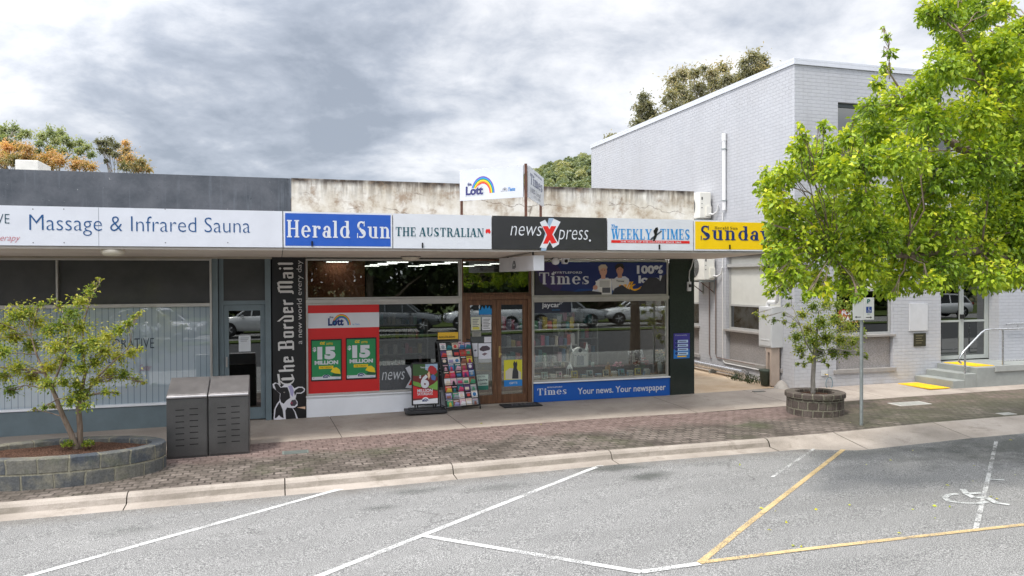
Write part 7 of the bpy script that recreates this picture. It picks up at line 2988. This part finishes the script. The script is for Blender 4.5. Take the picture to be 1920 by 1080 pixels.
far_tree("gum_tree", "narrow grey-green gum tree left of the broad gum", (on_y(1210, 300, YG + 2)[0], YG + 2, 0), 11.0, c2, m['leaf_gum'], m['bark_grey'], 4200, .32, 32, .36, .18, .25)
c3 = px_clusters(YG - 2, [(1395, 118, 10), (1412, 108, 14), (1428, 112, 12), (1402, 135, 14), (1420, 132, 14), (1436, 126, 9), (1388, 150, 14), (1410, 152, 14)], 1.2, 4)
far_tree("gum_tree", "round-topped gum tree right of the broad gum by the roof edge", (on_y(1408, 300, YG - 2)[0], YG - 2, 0), 12.0, c3, m['leaf_gum'], m['bark_grey'], 3600, .32, 33, .44, .18, .3)
c4 = px_clusters(YG + 8, [(1146, 259, 8), (1152, 256, 6), (1138, 264, 7), (1150, 268, 8)], .8, 5)
far_tree("gum_tree", "small treetop peeping over the far end of office wall", (on_y(1147, 300, YG + 8)[0], YG + 8, 0), 9.0, c4, m['leaf_gum'], m['bark_grey'], 900, .32, 34, .36, .15, .2)
YL = 22.0
c5 = px_clusters(YL, [(10, 245, 12), (28, 242, 10), (6, 262, 12), (36, 256, 8), (48, 250, 9), (-12, 252, 14), (-20, 280, 18), (20, 270, 9)], 1.4, 6)
far_tree("pale_green_tree", "airy pale green tree at the far left above the parapet", (on_y(10, 330, YL)[0], YL, 0), 8.5, c5, m['leaf_olive'], m['bark_grey'], 2600, .21, 41, .38, .2, .2)
c6 = px_clusters(YL + 1.5, [(80, 256, 10), (95, 250, 11), (112, 250, 9), (74, 270, 8), (105, 265, 10), (122, 262, 9), (92, 278, 8), (132, 272, 9), (118, 282, 8), (150, 268, 8), (162, 276, 8), (148, 284, 8), (172, 290, 7), (140, 298, 6), (70, 285, 7)], 1.4, 7)
far_tree("pale_green_tree", "umbrella-topped pale green tree behind the rooftop cooler", (on_y(112, 330, YL + 1.5)[0], YL + 1.5, 0), 8.0, c6, m['leaf_olive'], m['bark_grey'], 3400, .20, 42, .42, .2, .2, .14)
c7 = px_clusters(YL - 1, [(14, 276, 13), (34, 276, 12), (52, 280, 12), (8, 296, 14), (24, 300, 14), (46, 296, 13), (62, 296, 9), (-10, 300, 14)], 1.2, 8)
far_tree("russet_tree", "orange-leaved tree at far left, behind the rooftop cooler", (on_y(28, 330, YL - 1)[0], YL - 1, 0), 6.6, c7, m['leaf_autumn'], m['bark_brown'], 3600, .17, 43, .52, .2, .15, .14)
c8 = px_clusters(YL - .5, [(84, 298, 12), (100, 294, 13), (112, 302, 12), (92, 312, 12), (74, 306, 8)], 1.0, 9)
far_tree("russet_tree", "orange-leaved bush crown right of the rooftop cooler", (on_y(94, 330, YL - .5)[0], YL - .5, 0), 6.2, c8, m['leaf_autumn'], m['bark_brown'], 2300, .17, 44, .55, .2, .12, .12)
c9 = px_clusters(YL, [(150, 306, 10), (162, 310, 10), (140, 312, 9), (172, 314, 8)], 1.0, 10)
far_tree("russet_tree", "low tan-leaved crown beneath the umbrella-topped tree", (on_y(155, 330, YL)[0], YL, 0), 5.6, c9, m['leaf_autumn'], m['bark_brown'], 1500, .16, 45, .5, .2, .1, .1)
c10 = px_clusters(YL - 2, [(184, 266, 6), (196, 268, 8), (206, 266, 8), (190, 280, 7), (218, 274, 7), (205, 284, 9), (216, 290, 7), (200, 302, 5)], .9, 11)
far_tree("thin_tree", "dark thin-leaved tree with a visible stem above parapet", (on_y(214, 330, YL - 2)[0], YL - 2, 0), 6.4, c10, m['leaf_gum'], m['bark_brown'], 1500, .18, 46, .2, .15, .1, .11)
c11 = px_clusters(YL - 2.5, [(236, 268, 7), (236, 282, 10), (230, 298, 11), (242, 296, 10), (248, 310, 9), (234, 312, 11), (264, 304, 10), (270, 314, 10), (256, 316, 10), (278, 318, 6)], .9, 12)
far_tree("russet_tree", "brown and orange tree nearest the parapet colour change", (on_y(248, 330, YL - 2.5)[0], YL - 2.5, 0), 6.0, c11, m['leaf_autumn'], m['bark_brown'], 3000, .16, 47, .36, .28, .2, .12)

# forested hill far behind
HC = np.array((215.0, 430.0))


def hill_z(x, y):
    d = math.hypot((x - HC[0]) / 150, (y - HC[1]) / 150)
    return 79 * math.exp(-d * d * 1.05) - 4


mb = MB()
n = 34
v = [(HC[0] + (i / n * 2 - 1) * 330, HC[1] + (j / n * 2 - 1) * 330, hill_z(HC[0] + (i / n * 2 - 1) * 330, HC[1] + (j / n * 2 - 1) * 330)) for i in range(n + 1) for j in range(n + 1)]
mb.add(v, [(i * (n + 1) + j, (i + 1) * (n + 1) + j, (i + 1) * (n + 1) + j + 1, i * (n + 1) + j + 1) for i in range(n) for j in range(n)], m['earth'], True)
struct(mb.build("hill"))
C, N, S, T = [], [], [], []
cnt = 0
while cnt < 620:
    x, y = RNG.uniform(60, 290), RNG.uniform(250, 450)
    px_ = None
    d = np.array((x, y, hill_z(x, y) + 4)) - CAM
    zz = d @ _fw
    u = 960 + F * (d @ _r) / zz
    if not (860 < u < 1190):
        continue
    cnt += 1
    h, r_ = RNG.uniform(5, 9), RNG.uniform(2.6, 4.6)
    k = 110
    q = RNG.normal(0, 1, (k, 3))
    q /= np.linalg.norm(q, axis=1, keepdims=True)
    q[:, 2] = np.abs(q[:, 2]) * 1.1 - .25
    C.append(np.array((x, y, hill_z(x, y) + h * .55)) + q * np.array((r_, r_, h * .5)))
    N.append(q)
    S.append(RNG.uniform(1.0, 2.2, k))
    T.append(np.clip(RNG.normal(.42, .22), 0, 1) + RNG.normal(0, .12, k) + .15 * q[:, 2])
o = leaves("forest", None, np.concatenate(C), np.concatenate(N), np.concatenate(S), np.concatenate(T), m['leaf_forest'], .1, .75)
stuff(o, "dense olive green forest covering the far hill", "forest")

# yellowed leaves lying about
k = 30
pts = []
for i in range(k):
    x, y, z = hitg(RNG.uniform(1380, 1915), RNG.uniform(842, 1030)) if i < 24 else hitg(RNG.uniform(900, 1900), RNG.uniform(790, 830))
    pts.append((x, y, z + .014))
o = leaves("leaf_litter", None, np.array(pts), np.tile((1.0, 0, 0), (k, 1)) + RNG.normal(0, 1, (k, 3)) * (1, 1, 0), RNG.uniform(.035, .065, k), RNG.uniform(.75, 1, k), m['leaf_street'], 0.0, .6, spread=.0)
stuff(o, "scattered small yellow leaves on the asphalt and paving", "leaf litter")
# weeds along the alley wall
k = 420
base = np.stack([OX - RNG.uniform(.15, .55, k), RNG.uniform(.55, 1.75, k), np.full(k, .02)], 1)
base[:, 2] += RNG.random(k) ** 2 * .16
o = leaves("weeds", None, base, RNG.normal(0, .5, (k, 3)) + (0, 0, 1), RNG.uniform(.04, .11, k), RNG.uniform(0, .6, k), m['leaf_dark'], -.4, .28)
stuff(o, "straggly weeds at the foot of the alley wall", "weeds")

# ================================================================== ACROSS THE STREET (mirrored in the shop glass)
for i, (x, y, h, r_) in enumerate(((-17, -37, 8.5, 4.2), (-9.5, -36, 9.5, 4.6), (-1.5, -37.5, 9.0, 4.6), (6.0, -36, 10.0, 4.8), (14, -37, 9.0, 4.6), (22, -36.5, 9.5, 4.8), (30, -37, 9.0, 4.6), (38, -37, 9.0, 4.6), (46, -36.5, 9.0, 4.8))):
    r2 = random.Random(i)
    cs = []
    for k in range(34):
        a, q = r2.uniform(0, 6.28), r2.random() ** .5
        zz = r2.uniform(.6, h)
        w_ = math.sin(min(1, (zz + 1.2) / (h + 1.6)) * math.pi) ** .5
        cs.append((x + r_ * q * w_ * math.cos(a), y + r_ * .6 * q * w_ * math.sin(a), zz, r2.uniform(1.0, 1.7)))
    rt = thing("park_tree", "dark green park tree across the street mirrored in the shop glass", "tree", (x, y, .1), "trees across the street")
    branch_tree(rt, [([(x, y, 0), (x + .2, y, h * .5), (x, y, h * .9)], [.3, .2, .06])], cs, m['leaf_hedge'], m['bark_brown'], 9000, .46, .05, 70 + i, .3, .9, .4, .2, .2, False, .4, .7)

# a long clipped hedge and thicket closing the park beyond the trees
k = 26000
hx = RNG.uniform(-45, 62, k)
hy = -41 + RNG.normal(0, .7, k)
hz = RNG.random(k) ** .8 * (5.0 + 1.2 * np.sin(hx * .5) + .7 * np.sin(hx * 1.7))
o = leaves("thicket", None, np.stack([hx, hy, hz], 1), RNG.normal(0, 1, (k, 3)), RNG.uniform(.4, .75, k), np.clip(RNG.normal(.35, .2, k), 0, 1), m['leaf_hedge'], .2, .7)
stuff(o, "dark thicket across the street closing the view in the shop glass", "thicket")


def car(label, x, y, heading, col, suv=True):
    """parked hatch / SUV lofted from cross-sections, nose towards local +x"""
    L, W_, H_ = (4.6, 1.84, 1.68) if suv else (4.3, 1.78, 1.46)
    root = thing("parked_car", label, "car", (x, y, zg(x, -14) + .12), "cars parked across the street")
    ca, sa = math.cos(heading), math.sin(heading)
    z0 = root.location[2]
    tf = lambda p: (x + p[0] * ca - p[1] * sa, y + p[0] * sa + p[1] * ca, z0 + p[2])
    paint = M("car_paint_%d_%d_%d" % col, lin(*col), .25, .03, 2)
    paint.node_tree.nodes["Principled BSDF"].inputs["Coat Weight"].default_value = 1.0
    k = H_ / 1.68
    # stations: x, half width low, half width high, sill z, belt z
    st = [(-2.28, .70, .62, .45, .86), (-2.2, .82, .80, .34, .98), (-1.9, .90, .86, .30, 1.04), (-1.0, .92, .88, .26, 1.03), (0, .92, .88, .25, 1.00), (.9, .92, .88, .26, .98), (1.2, .91, .86, .28, .96), (1.7, .88, .82, .32, .90), (2.1, .80, .72, .36, .82), (2.28, .62, .52, .44, .70)]
    mb = MB()
    v = []
    for (sx, wl, wh, zs_, zb2_) in st:
        sx *= L / 4.6
        for (yy, zz) in ((-wl * .9, zs_), (-wl, zs_ + .18), (-wl, zb2_ * k - .25), (-wh, zb2_ * k), (-wh * .5, zb2_ * k + .03), (wh * .5, zb2_ * k + .03), (wh, zb2_ * k), (wl, zb2_ * k - .25), (wl, zs_ + .18), (wl * .9, zs_)):
            v.append(tf((sx, yy, zz)))
    n = 10
    f = [(i * n + j, i * n + (j + 1) % n, (i + 1) * n + (j + 1) % n, (i + 1) * n + j) for i in range(len(st) - 1) for j in range(n)]
    f += [list(range(n)), list(range((len(st) - 1) * n, len(st) * n))[::-1]]
    mb.add(v, f, paint, True)
    body = mb.build("body", root)
    # cabin: roof and pillars in paint, glass set in
    rt = [(-2.2, .99, .80), (-2.0, 1.50, .68), (-1.5, 1.66, .64), (-.2, 1.71, .63), (.25, 1.65, .63), (1.05, 1.01, .78)] if suv else [(-2.1, .98, .80), (-1.75, 1.50, .66), (-1.2, 1.64, .63), (-.2, 1.68, .62), (.35, 1.62, .62), (1.05, 1.00, .78)]
    mb = MB()
    gl = MB()
    v = []
    for (sx, zz, hw) in rt:
        sx *= L / 4.6
        v += [tf((sx, -hw, zz * k)), tf((sx, hw, zz * k))]
    belt = [tf((-2.0 * L / 4.6, -.84, .98 * k)), tf((-2.0 * L / 4.6, .84, .98 * k)), tf((1.1 * L / 4.6, -.84, .95 * k)), tf((1.1 * L / 4.6, .84, .95 * k))]
    m_ = len(rt)
    mb.add(v, [(2 * i, 2 * i + 2, 2 * i + 3, 2 * i + 1) for i in (1, 2, 3)], paint, True)
    mb.tube([v[0], v[2], v[4], v[6], v[8], v[10]], .05, paint, 6)
    mb.tube([v[1], v[3], v[5], v[7], v[9], v[11]], .05, paint, 6)
    for q in (-.55, .35):
        for s in (-1, 1):
            mb.tube([tf((q * L / 4.6, s * .85, .98 * k)), tf((q * L / 4.6 - .05, s * .64, 1.62 * k))], .04, paint, 6)
    mb.build("roof", root)
    GLS = M("car_glass", (.02, .024, .026), .06, .05)
    gl.add(v, [(0, 2, 3, 1), (8, 10, 11, 9)], GLS)
    side = [v[0], v[2], v[4], v[6], v[8], v[10]]
    gl.add(side, [(0, 1, 2, 3, 4, 5)], GLS)
    gl.add([v[1], v[3], v[5], v[7], v[9], v[11]], [(5, 4, 3, 2, 1, 0)], GLS)
    gl.build("window", root)
    for sx in (-1.38, 1.42):
        for s in (-1, 1):
            mb = MB()
            c0 = (sx * L / 4.6, s * (.93 - .11), .34)
            t_ = np.linspace(0, 2 * math.pi, 22, endpoint=False)
            mb.tube([tf((c0[0], s * .70, .34)), tf((c0[0], s * .945, .34))], .365, M("tyre", (.02, .02, .02), .9), 22)
            wq = mb.build("wheel", root)
            mb = MB()
            mb.tube([tf((c0[0], s * .90, .34)), tf((c0[0], s * .952, .34))], .235, M("rim", (.10, .10, .105), .4, metal=.7), 18)
            for a in range(5):
                a_ = a * 2 * math.pi / 5
                mb.tube([tf((c0[0], s * .958, .34)), tf((c0[0] + .22 * math.cos(a_), s * .955, .34 + .22 * math.sin(a_)))], .026, M("spoke", (.6, .6, .62), .3, metal=.8), 6)
            mb.build("rim", wq)
    for s in (-1, 1):
        mb = MB()
        mb.obox(tf((2.12 * L / 4.6, s * .60, .74)), np.array((ca, sa, 0)) * .12, np.array((-sa, ca, 0)) * .17, np.array((0, 0, .07)), M("headlamp", (.5, .52, .55), .1, .05))
        mb.build("headlight", root)
        mb = MB()
        mb.obox(tf((-2.16 * L / 4.6, s * .66, .88)), np.array((ca, sa, 0)) * .08, np.array((-sa, ca, 0)) * .16, np.array((0, 0, .07)), M("taillamp", (.3, .02, .02), .2, .05))
        mb.build("taillight", root)
        mb = MB()
        mb.obox(tf((.75 * L / 4.6, s * 1.0, 1.02 * k)), np.array((ca, sa, 0)) * .06, np.array((-sa, ca, 0)) * .1, np.array((0, 0, .06)), paint)
        mb.build("mirror", root)


car("dark grey parked car mirrored in the left news window", 6.2, -24.4, .28, (92, 96, 102))
car("white parked car mirrored behind the timber doors", 11.0, -24.6, math.pi + .2, (222, 224, 228))
car("silver-grey parked car mirrored in the right shop window", 15.6, -24.4, .30, (150, 153, 158))
car("white parked car at the right of the mirrored row", 20.3, -24.4, math.pi + .25, (232, 233, 235))
car("white parked car mirrored in the massage shop window", -5.4, -24.2, .30, (228, 229, 232), False)
car("pale silver parked car mirrored in the massage shop door", -.6, -24.6, math.pi + .2, (206, 208, 210))
car("white hatchback mirrored in the office entrance doors", 41.0, -23.8, math.pi + .2, (228, 229, 232), False)
